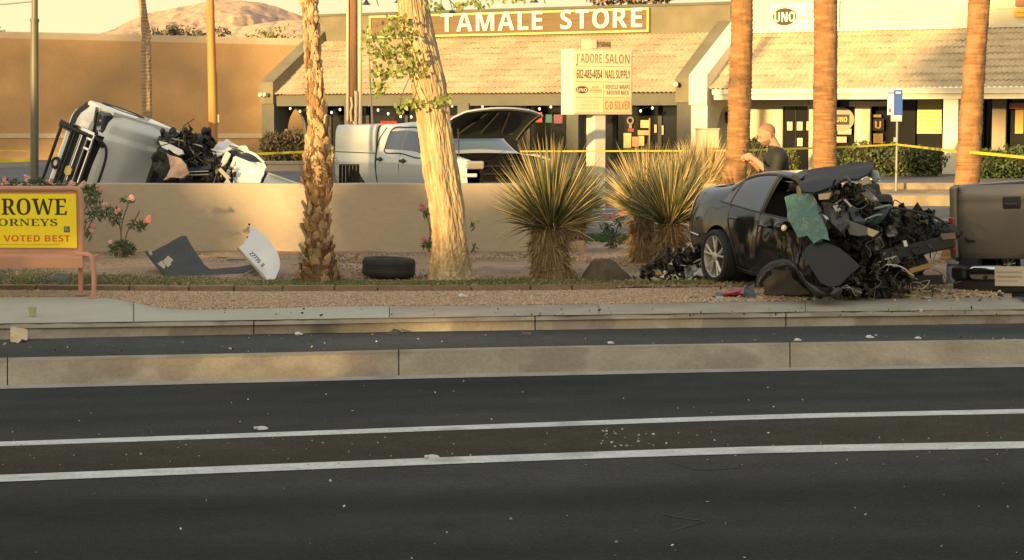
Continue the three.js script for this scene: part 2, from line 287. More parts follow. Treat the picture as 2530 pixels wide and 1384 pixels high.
{ // gravel behind the pavement, stone edging, planting bed, grass
  struct(new B().add(lane(x => sBack(x) + 4, 0.125, x => eFront(x) - 4, 0.142, X0, 2500, 120)), 'gravel_strip', gravelBaseMat);
  const rows = []; for (let i = 0; i <= 80; i++) { const x = lerp(X0, 2340, i / 80), r = []; for (let k = 0; k <= 14; k++) { const A = G(x, eFront(x) - 3, 0.14), d = lerp(-A.z, x > 1405 ? 28.6 : 27.4, k / 14); const q = P(x, 600, d); r.push(V(q.x, 0.15 + 0.035 * fbm3(q.x * 1.3, 2, q.z * 1.3) + 0.02 * smooth(0, 0.3, k / 14), q.z)); } rows.push(r); }
  struct(new B().add(gridGeo(rows)), 'planting_bed', soilMat);
  const root = new THREE.Group(); root.name = 'stone_edging'; root.userData.kind = 'structure'; scene.add(root);
  let x = -420; while (x < 1500) { const w = rr(95, 150), a = G(x + 1.5, eFront(x), 0.14), b2 = G(x + w - 1.5, eFront(x + w), 0.14); new B().beam(a.clone().add(V(0, 0.02, -0.05)), b2.clone().add(V(0, 0.02 + rr(-0.006, 0.006), -0.05)), 0.075, 0.1, 0, 0.008).build('edging_stone', edgingMat, root); x += w; }
  // parking aisle and forecourt behind the wall
  const lot = (z0, z1, y, m, n) => struct(new B().add(new THREE.PlaneGeometry(160, z1 - z0), M4(0, y, -(z0 + z1) / 2, -Math.PI / 2)), n, m);
  lot(19.2, 41, 0.1, lotMat, 'parking_aisle');
  lot(43.6, 90, 0.38, lotMat, 'forecourt');
  struct(new B().box(160, 0.42, 0.18, 0, 0.12, -41.05, 0, 0, 0, 0.02), 'aisle_kerb', kerbMat);
  struct(new B().box(160, 0.3, 1.1, 0, 0.16, -41.7), 'path', oldSlabMat);
  const rs = []; for (let i = 0; i <= 40; i++) { const X = lerp(-80, 80, i / 40); rs.push([V(X, 0.28, -42.2), V(X, 0.33, -42.9), V(X, 0.36, -43.4)]); }
  struct(new B().add(gridGeo(rs)), 'soil_bank', soilMat);
  struct(new B().box(160, 0.34, 0.2, 0, 0.33, -43.5, 0, 0, 0, 0.02), 'forecourt_kerb', kerbMat);
  for (const y of [517, 527, 548]) struct(new B().add(lane(q => y + 1, 0.104, q => y - 1, 0.104, 1380, 1660, 4)), 'bay_line', paintMat);
  // pebbles
  const pg = new THREE.IcosahedronGeometry(1, 0), pm = [], cs = [];
  for (let i = 0; i < 42000; i++) { const px = rr(-60, 2480), t = rnd(), py = lerp(sBack(px) - 0.5, eFront(px) + 1, t); if (py > sBack(px)) continue; const q = G(px, py, 0.137); const s = rr(0.006, 0.014) * (rnd() > 0.985 ? 1.7 : 1); pm.push(M4(q.x, q.y, q.z, rr(0, 6), rr(0, 6), rr(0, 6), [s, s * rr(0.5, 0.9), s * rr(0.7, 1.2)])); const v = rr(0.55, 1.25); cs.push(new THREE.Color().setRGB(0.46 * v, 0.335 * v * rr(0.92, 1.08), 0.22 * v * rr(0.85, 1.15))); }
  tag(stuff(scatter('gravel', pg, flat(1, 1, 1, 0.95), pm, null, cs)), 'fine tan gravel between pavement and stone edging', 'gravel');
  const pm2 = [], cs2 = [];
  for (let i = 0; i < 16000; i++) { const px = rr(-60, 2340), q = G(px, rr(628, 712), 0.155); const s = rr(0.006, 0.018) * (rnd() > 0.97 ? 1.8 : 1); pm2.push(M4(q.x, q.y + 0.012, q.z, rr(0, 6), rr(0, 6), rr(0, 6), [s, s * 0.6, s])); const v = rr(0.5, 1.2); cs2.push(new THREE.Color().setRGB(0.33 * v, 0.22 * v, 0.14 * v)); }
  tag(stuff(scatter('bed_pebbles', pg, flat(1, 1, 1, 0.95), pm2, null, cs2)), 'scattered reddish pebbles on the planting bed by the wall', 'pebbles');
  // grass
  const blade = new THREE.BufferGeometry(); blade.setAttribute('position', new THREE.Float32BufferAttribute([-0.004, 0, 0, 0.004, 0, 0, 0.003, 0.6, 0.1, -0.003, 0.6, 0.1, 0.002, 1, 0.3], 3)); blade.setIndex([0, 1, 2, 0, 2, 3, 3, 2, 4]); blade.computeVertexNormals(); boxUV(blade);
  const gm = [], gc = [];
  const back = curve([[-200, 676], [0, 672], [300, 674], [420, 686], [700, 694], [1000, 698], [1250, 693], [1460, 692], [1560, 700], [1800, 697], [2300, 700]]);
  for (let i = 0; i < 70000; i++) { const px = rr(-80, 2330), y1 = eFront(px) - 9, y0 = back(px); const py = lerp(y0, y1, rnd()); const q = G(px, py, 0.15); const dens = 0.45 + 0.9 * fbm3(q.x * 1.7, 5, q.z * 3) + (px < 460 ? 0.55 : 0.15) - (px > 1560 ? 0.25 : 0); if (rnd() > dens) continue; const h = rr(0.02, 0.05); gm.push(new THREE.Matrix4().compose(V(q.x, q.y - 0.003, q.z), new THREE.Quaternion().setFromEuler(new THREE.Euler(rr(-0.5, 0.5), rr(0, 6.3), rr(-0.5, 0.5))), V(1, h, h))); const v = rr(0.6, 1.25), dry = rnd() < 0.16; gc.push(dry ? new THREE.Color().setRGB(0.3 * v, 0.26 * v, 0.11 * v) : new THREE.Color().setRGB(0.11 * v, 0.165 * v, 0.038 * v)); }
  const px2 = [[1430, 1560, 583, 600]]; for (const [a, b2, c, d] of px2) for (let i = 0; i < 5000; i++) { const q = G(rr(a, b2), rr(c, d), 0.15); const h = rr(0.03, 0.07); gm.push(new THREE.Matrix4().compose(q, new THREE.Quaternion().setFromEuler(new THREE.Euler(rr(-0.5, 0.5), rr(0, 6.3), rr(-0.5, 0.5))), V(1.2, h, h))); const v = rr(0.7, 1.2); gc.push(new THREE.Color().setRGB(0.07 * v, 0.11 * v, 0.03 * v)); }
  tag(stuff(scatter('grass', blade, flat(1, 1, 1, 0.8, { side: THREE.DoubleSide }), gm, null, gc)), 'short patchy green grass behind the stone edging', 'grass');
}

// ---------------------------------------------------------------- shops, hall, hills
const font = await new FontLoader().loadAsync('fonts/droid/droid_sans_bold.typeface.json');
function canvasTex(w, h, draw) { const c = document.createElement('canvas'); c.width = w; c.height = h; const g = c.getContext('2d'); draw(g, w, h); const t = new THREE.CanvasTexture(c); t.colorSpace = THREE.SRGBColorSpace; t.magFilter = THREE.LinearFilter; return t; }
function fitText(g, s, x0, x1, yb, hpx, f, col, bold = 'bold ') { // text stretched to a width, capital height hpx
  g.save(); g.fillStyle = col; g.font = `${bold}${Math.round(hpx / 0.72)}px ${f}`; g.textBaseline = 'alphabetic'; const w = g.measureText(s).width; g.translate(x0, yb); g.scale((x1 - x0) / w, 1); g.fillText(s, 0, 0); g.restore();
}
function local(root, px, py, z) { root.updateMatrixWorld(true); const inv = root.matrixWorld.clone().invert(), o = camera.position.clone().applyMatrix4(inv), d = ray(px, py).transformDirection(inv); return o.addScaledVector(d, (z - o.z) / d.z); }
function localX(root, px, py, x) { root.updateMatrixWorld(true); const inv = root.matrixWorld.clone().invert(), o = camera.position.clone().applyMatrix4(inv), d = ray(px, py).transformDirection(inv); return o.addScaledVector(d, (x - o.x) / d.x); }

const stuccoTan = surf({ c1: [0.31, 0.195, 0.095], c2: [0.365, 0.23, 0.115], size: 3, cells: [4, 4], grain: 0.06, bump: 0.004 });
const stuccoTrim = surf({ c1: [0.34, 0.28, 0.20], c2: [0.42, 0.34, 0.25], size: 2, grain: 0.06, bump: 0.003 });
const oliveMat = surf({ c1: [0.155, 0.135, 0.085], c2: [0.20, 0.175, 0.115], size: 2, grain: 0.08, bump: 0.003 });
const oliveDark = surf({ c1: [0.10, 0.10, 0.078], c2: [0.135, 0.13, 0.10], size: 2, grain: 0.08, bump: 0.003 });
const creamMat = surf({ c1: [0.66, 0.57, 0.39], c2: [0.74, 0.65, 0.46], size: 3, grain: 0.04, bump: 0.003 });
const whiteTrim = surf({ c1: [0.68, 0.62, 0.47], c2: [0.76, 0.70, 0.55], size: 2, grain: 0.04, bump: 0.002 });
const roofMat = surf({ c1: [0.42, 0.325, 0.195], c2: [0.52, 0.41, 0.255], c3: [0.37, 0.285, 0.175], size: [2.4, 1.2], cells: [5, 5], grain: 0.12, bump: 0.004 });
const roof2Mat = surf({ c1: [0.49, 0.385, 0.235], c2: [0.60, 0.48, 0.305], c3: [0.43, 0.34, 0.21], size: [2.4, 1.2], cells: [5, 5], grain: 0.12, bump: 0.004 });
const glassDark = flat(0.012, 0.012, 0.011, 0.12, { clearcoat: 0.3, clearcoatRoughness: 0.1 });
const frameDark = flat(0.03, 0.028, 0.025, 0.5);
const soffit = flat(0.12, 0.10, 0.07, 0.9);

function tileRoof(w, y0, y1, z1, m) { // roll-tile roof: rolls 0.15 m apart in courses of 0.36 m
  const L = Math.hypot(y1 - y0, z1), n = Math.round(L / 0.36), cols = Math.round(w / 0.15) * 4, rows = [], sy = (y1 - y0) / L, sz = -z1 / L;
  for (let c = 0; c < n; c++) for (const e of [0, 1]) { const s = (c + e) * L / n, lift = e ? 0 : 0.02, r = []; for (let i = 0; i <= cols; i++) { const x = i / cols * w, b = 0.024 * Math.sin(i / 4 * 2 * Math.PI) + 0.006 * noise3(x * 3, c, 1), hgt = lift + b; r.push(V(x, y0 + s * sy - hgt * sz, s * sz + hgt * sy)); } rows.push(r); }
  return gridGeo(rows);
}
function archPts(z0, z1, y0, y1, n = 10) { const r = (z1 - z0) / 2, c = (z0 + z1) / 2, p = [[z0, y0], [z1, y0]]; for (let i = 0; i <= n; i++) { const a = i / n * Math.PI; p.push([c + r * Math.cos(a), y1 - r * 1.15 + r * 1.15 * Math.sin(a)]); } return p; }
const SIDE = new THREE.Matrix4().makeBasis(V(0, 0, -1), V(0, 1, 0), V(1, 0, 0)); // a shape in (depth, height) extruded along the front

const RY = -Math.PI / 6;
{
  const o = P(665, 300, 65.3); o.y = 0.38;
  const s = thing('shop_building', 'long olive shop with tan tile roof and porch under the green framed name board', 'shop', o, RY);
  const W = local(s, 1692, 230, 0).x, ye = local(s, 1200, 231, 0).y, yr = local(s, 1200, 93, -2.9).y, yf = local(s, 1250, 27, -2.95).y;
  const rf = new B().add(tileRoof(W - 0.4, ye, yr, 2.9, roofMat)).move(0.2, 0, 0).build('roof', roofMat, s);
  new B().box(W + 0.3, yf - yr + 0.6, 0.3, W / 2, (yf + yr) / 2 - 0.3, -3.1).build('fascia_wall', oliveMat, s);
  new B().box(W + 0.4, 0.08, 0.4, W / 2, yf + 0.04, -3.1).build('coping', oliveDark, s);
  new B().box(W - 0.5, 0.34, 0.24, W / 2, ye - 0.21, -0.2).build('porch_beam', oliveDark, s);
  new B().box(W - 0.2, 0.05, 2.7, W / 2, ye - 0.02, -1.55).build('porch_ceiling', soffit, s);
  for (const e of [0, 1]) { // end walls with an arch, and the raised verge above the roof
    const x = e ? W - 0.25 : -0.3;
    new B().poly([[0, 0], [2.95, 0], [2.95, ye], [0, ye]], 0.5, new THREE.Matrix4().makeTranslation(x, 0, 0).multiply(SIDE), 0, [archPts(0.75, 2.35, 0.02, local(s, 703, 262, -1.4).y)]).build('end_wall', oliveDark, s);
    new B().poly([[-0.08, ye - 0.3], [-0.08, ye + 0.42], [0.05, ye + 0.5], [3.2, yr + 0.5], [3.2, yr - 0.3], [0.05, ye - 0.3]], 0.55, new THREE.Matrix4().makeTranslation(x - 0.02, 0, 0).multiply(SIDE)).build('verge', oliveMat, s);
  }
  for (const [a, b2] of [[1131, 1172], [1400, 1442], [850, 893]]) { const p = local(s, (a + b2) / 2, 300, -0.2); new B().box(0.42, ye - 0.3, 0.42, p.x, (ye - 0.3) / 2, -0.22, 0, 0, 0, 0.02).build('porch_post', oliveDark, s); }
  // shop front: dark glazing between mullions, door with bills
  const zb = -2.7, xa = 0.6, xb = W - 0.5, n = 9;
  for (let i = 0; i < n; i++) { const x0 = lerp(xa, xb, i / n), x1 = lerp(xa, xb, (i + 1) / n), w = x1 - x0; const f = new B().box(w - 0.14, ye - 0.75, 0.03, (x0 + x1) / 2, 0.4 + (ye - 0.75) / 2, zb).build('window', glassDark, s); new B().box(0.13, ye - 0.1, 0.12, x0, (ye - 0.1) / 2, zb).box(w - 0.13, 0.1, 0.1, (x0 + x1) / 2, ye - 0.32, zb).box(w - 0.13, 0.4, 0.14, (x0 + x1) / 2, 0.2, zb).build('window_frame', frameDark, f).position.set(0, 0, 0); }
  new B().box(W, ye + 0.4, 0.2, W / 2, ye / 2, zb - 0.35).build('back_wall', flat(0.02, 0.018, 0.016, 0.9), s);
  const sheet = (x0, x1, y0, y1, col, nm, z = zb + 0.05) => { const a = local(s, x0, y1, z), c = local(s, x1, y0, z); return new B().box(c.x - a.x, c.y - a.y, 0.02, (a.x + c.x) / 2, (a.y + c.y) / 2, z).build(nm, flat(...col, 0.8), s); };
  sheet(1540, 1560, 329, 365, [0.55, 0.47, 0.25], 'poster'); sheet(1562, 1579, 338, 362, [0.62, 0.26, 0.16], 'poster'); sheet(1579, 1592, 336, 360, [0.62, 0.46, 0.22], 'poster'); sheet(1576, 1604, 322, 334, [0.38, 0.32, 0.2], 'poster'); sheet(1583, 1604, 297, 316, [0.60, 0.46, 0.22], 'poster'); sheet(1627, 1640, 310, 333, [0.55, 0.48, 0.33], 'poster'); sheet(1617, 1623, 308, 328, [0.5, 0.45, 0.32], 'poster'); sheet(1552, 1567, 318, 325, [0.4, 0.06, 0.04], 'poster'); sheet(1628, 1643, 276, 283, [0.3, 0.27, 0.2], 'poster');
  { const c = local(s, 1558, 298, zb + 0.06); new B().add(new THREE.TorusGeometry(0.1, 0.035, 6, 16), M4(c.x, c.y, c.z)).box(0.1, 0.14, 0.02, c.x, c.y - 0.17, c.z).build('wreath', flat(0.25, 0.22, 0.17, 0.9), s); }
  sheet(1538, 1606, 367, 372, [0.10, 0.11, 0.07], 'door_rail'); sheet(1603, 1607, 292, 372, [0.3, 0.27, 0.18], 'door_handle');
  // name board on the fascia
  const bd = thing('name_board', 'brown shop name board in a pale green frame with cream letters on the fascia', 'sign', s.localToWorld(V(0, 0, -2.94)), RY);
  const a = local(bd, 918, 37, 0), c = local(bd, 1604, 76, 0), y1 = lerp(local(bd, 918, 42, 0).y, local(bd, 1604, 22, 0).y, 0.5), y0 = lerp(local(bd, 918, 93, 0).y, local(bd, 1604, 76, 0).y, 0.5), bw = c.x - a.x;
  new B().box(bw, y1 - y0, 0.08, (a.x + c.x) / 2, (y0 + y1) / 2, 0.04).build('panel', surf({ c1: [0.125, 0.085, 0.045], c2: [0.18, 0.125, 0.07], size: [2, 0.4], cells: [2, 8], grain: 0.1, bump: 0.002 }), bd);
  const fg = flat(0.40, 0.42, 0.16, 0.6);
  for (const yy of [y0, y1]) new B().box(bw + 0.07, 0.07, 0.14, (a.x + c.x) / 2, yy, 0.05).build('frame', fg, bd);
  for (const xx of [a.x, c.x]) new B().box(0.07, y1 - y0 - 0.075, 0.13, xx, (y0 + y1) / 2, 0.05).build('frame', fg, bd);
  const lm = flat(0.76, 0.60, 0.53, 0.6);
  for (const [w, p0, p1] of [['TAMALE', 1090, 1342], ['STORE', 1386, 1588]]) {
    const xs = [...w].map(ch => { const g = new TextGeometry(ch, { font, size: 1, depth: 0.08, curveSegments: 5 }); g.computeBoundingBox(); return g; });
    const ws = xs.map(g => g.boundingBox.max.x - g.boundingBox.min.x), gap = 0.2, tot = ws.reduce((q, v) => q + v, 0) + gap * (w.length - 1);
    const A = local(bd, p0, 60, 0.08).x, Z = local(bd, p1, 60, 0.08).x, k = (Z - A) / tot, hh = (y1 - y0) * 0.64, hc = 0.73; let x = A;
    xs.forEach((g, i) => { g.translate(-g.boundingBox.min.x, 0, 0); new B().add(g, new THREE.Matrix4().makeScale(k, hh / hc, 0.5).setPosition(x, y0 + (y1 - y0) * 0.18, 0.085)).build('letter', lm, bd); x += (ws[i] + gap) * k; });
  }
  // gooseneck lamps above the board
  [[905, 8, 'leftmost black gooseneck lamp above the shop board, clear of the trunk'], [1090, 21, 'black gooseneck lamp above the letter T of the shop board'], [985, 3, 'black gooseneck lamp half behind the leaning trunk above the board'], [1320, 2, 'black gooseneck lamp above the gap in the name board']].forEach(([px, py, lb]) => {
    const w = s.localToWorld(local(s, px, py, -2.3)), t = thing('sign_lamp', lb, 'lamp', w, RY, 'lamps above the shop board');
    new B().lathe([[0.02, 0.12], [0.05, 0.09], [0.06, 0.05], [0.15, -0.05], [0.14, -0.05], [0.05, 0.04]], M4(), 14).build('lamp_shade', flat(0.03, 0.03, 0.028, 0.5), t);
    new B().tube([V(0, 0.1, 0), V(0, 0.5, 0), V(0, 0.72, -0.15), V(0, 0.7, -0.4), V(0, 0.2, -0.6), V(0, -0.05, -0.72)], 0.014, 18, 6).build('arm', flat(0.03, 0.03, 0.028, 0.5), t);
  });
  // string of bulbs under the beam
  const sl = thing('light_string', 'string of warm bulbs swagged under the shop porch beam', 'lights', s.localToWorld(V(0, 0, -0.5)), RY);
  const bulbM = flat(1, 0.8, 0.5, 0.4, { emissive: new THREE.Color().setRGB(1, 0.72, 0.42), emissiveIntensity: 1.3 });
  const pts = [[692, 257], [717, 268], [741, 275], [786, 279], [819, 278], [840, 271], [868, 262], [910, 259], [934, 272], [959, 281], [990, 288], [1016, 289], [1117, 262], [1142, 248], [1192, 263], [1219, 269], [1245, 273], [1272, 275], [1305, 273], [1333, 269], [1361, 264], [1388, 256], [1583, 274], [1612, 267], [1646, 254]].map(p => local(sl, p[0], p[1], 0));
  const bg = new THREE.SphereGeometry(0.036, 8, 6);
  for (const p of pts) { new B().add(bg.clone(), M4(p.x, p.y, 0, 0, 0, 0, [1, 1.25, 1])).build('bulb', bulbM, sl); }
  let cb = new B(); const cbs = [cb]; pts.forEach((p, i) => { if (i && pts[i].x - pts[i - 1].x >= 2) cbs.push(cb = new B()); else if (i) cb.bar(pts[i - 1].clone().add(V(0, 0.06, 0)), p.clone().add(V(0, 0.06, 0)), 0.006, 0.006, 4); }); for (const q of cbs) q.build('cable', flat(0.02, 0.02, 0.02), sl);
  // paper bunting
  const pb = thing('paper_bunting', 'row of coloured paper flags hanging in the shop porch', 'bunting', s.localToWorld(V(0, 0, -0.9)), RY);
  [[1303, 286, 22, 20, [0.34, 0.36, 0.06]], [1328, 290, 24, 24, [0.7, 0.10, 0.09]], [1356, 293, 15, 20, [0.06, 0.16, 0.15]], [1379, 294, 20, 22, [0.24, 0.09, 0.13]], [1216, 279, 16, 10, [0.34, 0.03, 0.13]], [1240, 282, 16, 12, [0.1, 0.2, 0.05]], [1120, 293, 16, 14, [0.33, 0.03, 0.10]], [960, 305, 40, 12, [0.3, 0.02, 0.02]]].forEach(([x, y, w, h, c]) => { const A = local(pb, x - w / 2, y + h / 2, 0), Z = local(pb, x + w / 2, y - h / 2, 0); new B().add(new THREE.BoxGeometry(Z.x - A.x, Z.y - A.y, 0.006, 5, 5, 1), M4((A.x + Z.x) / 2, (A.y + Z.y) / 2, 0)).warp(v => { v.z += 0.02 * Math.sin(v.x * 14 + v.y * 4); }).build('paper_flag', flat(...c, 0.9, { side: THREE.DoubleSide }), pb); });
  // floodlights on the end posts
  [[652, 235, 'white twin floodlight on the left end of the shop porch'], [1673, 210, 'white floodlight on the right end of the shop porch']].forEach(([px, py, lb]) => { const t = thing('floodlight', lb, 'lamp', s.localToWorld(local(s, px, py, 0.2)), RY, ''); delete t.userData.group; new B().box(0.1, 0.1, 0.06, 0, 0.02, -0.06).build('mount', frameDark, t); for (const q of px < 1000 ? [-0.1, 0.1] : [0]) new B().lathe([[0.001, -0.09], [0.04, -0.08], [0.075, 0.06], [0.06, 0.07], [0.001, 0.07]], M4(q, 0, 0.05, 1.3, 0, q * 2), 14).build('lamp_head', flat(0.75, 0.65, 0.45, 0.3), t); });

  // ---- the cream shop on the right
  const u0 = s.localToWorld(V(W + 0.3, 0, 0.15));
  const u = thing('cream_shop_building', 'cream stucco shop with tile roof and white porch on the right', 'shop', u0, RY);
  const UW = local(u, 2900, 220, 0).x, ue = local(u, 2130, 218, 0).y, ur = local(u, 2130, 74, -2.9).y;
  new B().add(tileRoof(UW - 0.4, ue, ur, 2.9, roof2Mat)).move(0.35, 0, 0).build('roof', roof2Mat, u);
  new B().box(UW, 4.2, 0.3, UW / 2 + 0.2, ur + 1.8, -3.06).build('upper_wall', creamMat, u);
  new B().box(UW, 0.1, 0.12, UW / 2 + 0.2, ur + 0.03, -2.86).build('flashing', whiteTrim, u);
  for (let i = 1; i < 9; i++) new B().box(UW - 0.1, 0.02, 0.03, UW / 2 + 0.2, ur + 0.1 + i * 0.42, -2.9).build('siding_joint', creamMat, u);
  const yb0 = ue - local(u, 2130, 218, 0).y + local(u, 2130, 245, 0).y;
  new B().box(UW - 0.4, (ue - yb0) * 0.5, 0.5, UW / 2 + 0.5, ue - (ue - yb0) * 0.27, -0.12).build('porch_beam', whiteTrim, u);
  new B().box(UW - 0.45, (ue - yb0) * 0.5, 0.4, UW / 2 + 0.5, yb0 + (ue - yb0) * 0.24, -0.16).build('beam_moulding', whiteTrim, u);
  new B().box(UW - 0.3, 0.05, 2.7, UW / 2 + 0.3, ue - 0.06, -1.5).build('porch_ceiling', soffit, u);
  new B().poly([[0, 0], [2.95, 0], [2.95, ue], [0, ue]], 0.52, new THREE.Matrix4().makeTranslation(-0.02, 0, 0).multiply(SIDE), 0, [archPts(0.7, 2.3, 0.02, local(u, 1785, 258, -1.4).y)]).build('end_wall', whiteTrim, u);
  new B().poly([[-0.1, ue - 0.45], [-0.1, ue + 0.42], [0.05, ue + 0.5], [3.2, ur + 0.5], [3.2, ur - 0.3], [0.05, ue - 0.45]], 0.58, new THREE.Matrix4().makeTranslation(-0.05, 0, 0).multiply(SIDE)).build('verge', whiteTrim, u);
  { const p = local(u, 2352, 330, -0.15); for (const k of [0, 1, 2]) new B().box(0.42, yb0, 0.4, p.x + k * 3.7, yb0 / 2, -0.2, 0, 0, 0, 0.015).build('porch_post', whiteTrim, u); }
  const z2 = -2.3, wallp = (x0, x1, y0, y1, m, nm, z = z2, par = u, t = 0.12) => { const A = local(u, x0, y1, z), Z = local(u, x1, y0, z); return new B().box(Z.x - A.x, Z.y - A.y, t, (A.x + Z.x) / 2, (A.y + Z.y) / 2, z).build(nm, m, par); };
  wallp(1745, 1936, 235, 440, creamMat, 'wall_panel'); wallp(1999, 2012, 235, 440, creamMat, 'wall_panel'); wallp(2012, 2062, 235, 440, creamMat, 'wall_panel'); wallp(2112, 2152, 262, 440, creamMat, 'wall_panel', z2 + 0.1); wallp(2100, 2190, 250, 263, creamMat, 'lintel', z2 + 0.12); wallp(2450, 2488, 235, 440, stuccoTrim, 'wall_panel'); wallp(1936, 1999, 235, 262, creamMat, 'lintel');
  wallp(2012, 2900, 235, 448, glassDark, 'window', z2 - 0.3);
  const door = wallp(1937, 1998, 262, 440, glassDark, 'door', z2 - 0.1);
  const pap = flat(0.72, 0.62, 0.42, 0.8);
  for (const [x0, x1, y0, y1] of [[1945, 1958, 301, 322], [1969, 1983, 301, 322], [1970, 1983, 341, 361], [1993, 1998, 300, 322]]) wallp(x0, x1, y0, y1, pap, 'notice', z2 - 0.03, door, 0.01);
  wallp(1965, 1968, 262, 440, frameDark, 'door_frame', z2 - 0.02, door, 0.04);
  for (const x of [2155, 2262, 2432, 2492]) wallp(x, x + 3, 250, 440, frameDark, 'window_frame', z2 - 0.2);
  { // blind in the window
    const bl = wallp(2266, 2328, 246, 330, flat(0.70, 0.58, 0.24, 0.7), 'window_blind', z2 - 0.1, u, 0.02);
    for (let k = 1; k < 8; k++) wallp(2267, 2327, 246 + k * 10.5 - 2, 246 + k * 10.5 + 2, flat(0.62, 0.48, 0.16, 0.7), 'blind_slat', z2 - 0.085, bl, 0.03);
    wallp(2508, 2530, 268, 330, flat(0.62, 0.42, 0.12, 0.7), 'window_blind', z2 - 0.1, u, 0.02); wallp(2498, 2534, 255, 268, flat(0.6, 0.22, 0.16, 0.7), 'window_awning', z2 + 0.1, u, 0.3);
  }
  const ov = (px, py, r, z, par, t) => { const p = local(u, px, py, z); const m = new B(true).add(new THREE.CylinderGeometry(r, r, 0.02, 32), M4(p.x, p.y, p.z, Math.PI / 2, 0, 0, [1.15, 1, 1])).build('window_decal', t, par); return m; };
  const unoOval = (g, w, h, txt, bgc, fgc) => { g.fillStyle = bgc; g.fillRect(0, 0, w, h); fitText(g, txt, w * 0.1, w * 0.9, h * 0.68, h * 0.36, 'sans-serif', fgc); };
  ov(2078, 295, 0.36, z2 - 0.1, u, flat(0.30, 0.28, 0.23, 0.7));
  for (const [x0, x1, y0, y1, c] of [[2070, 2104, 318, 332, [0.5, 0.42, 0.3]], [2066, 2092, 338, 352, [0.55, 0.44, 0.28]], [2155, 2178, 283, 290, [0.36, 0.25, 0.1]], [2158, 2182, 330, 354, [0.36, 0.24, 0.1]]]) wallp(x0, x1, y0, y1, flat(...c, 0.8), 'window_decal', z2 - 0.1, u, 0.012);
  { const tx = canvasTex(128, 64, (g, w, h) => { g.fillStyle = '#3a352c'; g.fillRect(0, 0, w, h); fitText(g, 'UNO', 14, 114, 47, 32, 'sans-serif', '#d8b878'); }); const A = local(u, 2062, 308, z2 - 0.06), Z = local(u, 2098, 283, z2 - 0.06); new B(true).box(Z.x - A.x, Z.y - A.y, 0.012, (A.x + Z.x) / 2, (A.y + Z.y) / 2, z2 - 0.07).build('window_decal', new THREE.MeshPhysicalMaterial({ map: tx, roughness: 0.7 }), u);
    const tu = canvasTex(64, 64, (g, w, h) => { g.fillStyle = '#1b1712'; g.fillRect(0, 0, w, h); fitText(g, 'U', 10, 54, 52, 40, 'sans-serif', '#c79a4e'); }); const A2 = local(u, 2155, 323, z2 - 0.06), Z2 = local(u, 2184, 294, z2 - 0.06); new B(true).box(Z2.x - A2.x, Z2.y - A2.y, 0.012, (A2.x + Z2.x) / 2, (A2.y + Z2.y) / 2, z2 - 0.07).build('window_decal', new THREE.MeshPhysicalMaterial({ map: tu, roughness: 0.7 }), u); }
  { // wall lantern beside the arch
    const p = local(u, 1798, 285, z2 + 0.2), t = thing('wall_lantern', 'black wall lantern beside the arch of the cream shop', 'lamp', u.localToWorld(p), RY); new B().lathe([[0.01, 0.2], [0.11, 0.1], [0.1, 0.08], [0.07, -0.2], [0.02, -0.26]], M4(), 6).build('lantern_body', frameDark, t); new B().bar(V(0, 0.1, 0), V(0, 0.1, -0.2), 0.02).build('bracket', frameDark, t); }
  // sign boards on the upper wall
  const ub = thing('wall_sign', 'white board with a black oval reading UNO on the cream wall', 'sign', u.localToWorld(V(0, 0, -2.86)), RY);
  { const A = local(ub, 1904, 74, 0), Z = local(ub, 2075, 4, 0), t = canvasTex(512, 210, (g, w, h) => { g.fillStyle = '#f3e9c8'; g.fillRect(0, 0, w, h); g.fillStyle = '#2b2416'; g.beginPath(); g.ellipse(110, 108, 98, 78, 0, 0, 7); g.fill(); g.strokeStyle = '#f3e9c8'; g.lineWidth = 4; g.beginPath(); g.ellipse(110, 108, 91, 71, 0, 0, 7); g.stroke(); fitText(g, 'UNO', 28, 192, 148, 78, 'sans-serif', '#fff4cf'); fitText(g, 'AUTO', 270, 380, 80, 34, 'sans-serif', '#b98f62'); fitText(g, 'INSURANCE', 222, 480, 134, 34, 'sans-serif', '#b98f62'); fitText(g, 'Y TITULOS', 226, 420, 172, 18, 'sans-serif', '#c9a67a'); });
    new B(true).box(Z.x - A.x, Z.y - A.y, 0.05, (A.x + Z.x) / 2, (A.y + Z.y) / 2, 0.03).build('board', new THREE.MeshPhysicalMaterial({ map: t, roughness: 0.6 }), ub);
    new B().box(Z.x - A.x + 0.06, 0.03, 0.08, (A.x + Z.x) / 2, A.y - 0.015, 0.03).box(Z.x - A.x + 0.06, 0.03, 0.08, (A.x + Z.x) / 2, Z.y + 0.015, 0.03).build('edge', whiteTrim, ub); }
  const us = thing('wall_sign', 'yellow and brown shop board at the upper right corner', 'sign', u.localToWorld(V(0, 0, -2.86)), RY);
  { const q = (x0, x1, y0, y1, c, z = 0.03) => { const A = local(us, x0, y1, 0), Z = local(us, x1, y0, 0); new B().box(Z.x - A.x, Z.y - A.y, 0.05, (A.x + Z.x) / 2, (A.y + Z.y) / 2, z).build('board', flat(...c, 0.6), us); }; q(2510, 2640, -60, 16, [0.32, 0.12, 0.05]); q(2507, 2640, 18, 42, [0.72, 0.44, 0.05]); q(2514, 2640, 27, 31, [0.4, 0.2, 0.05], 0.06); }
}
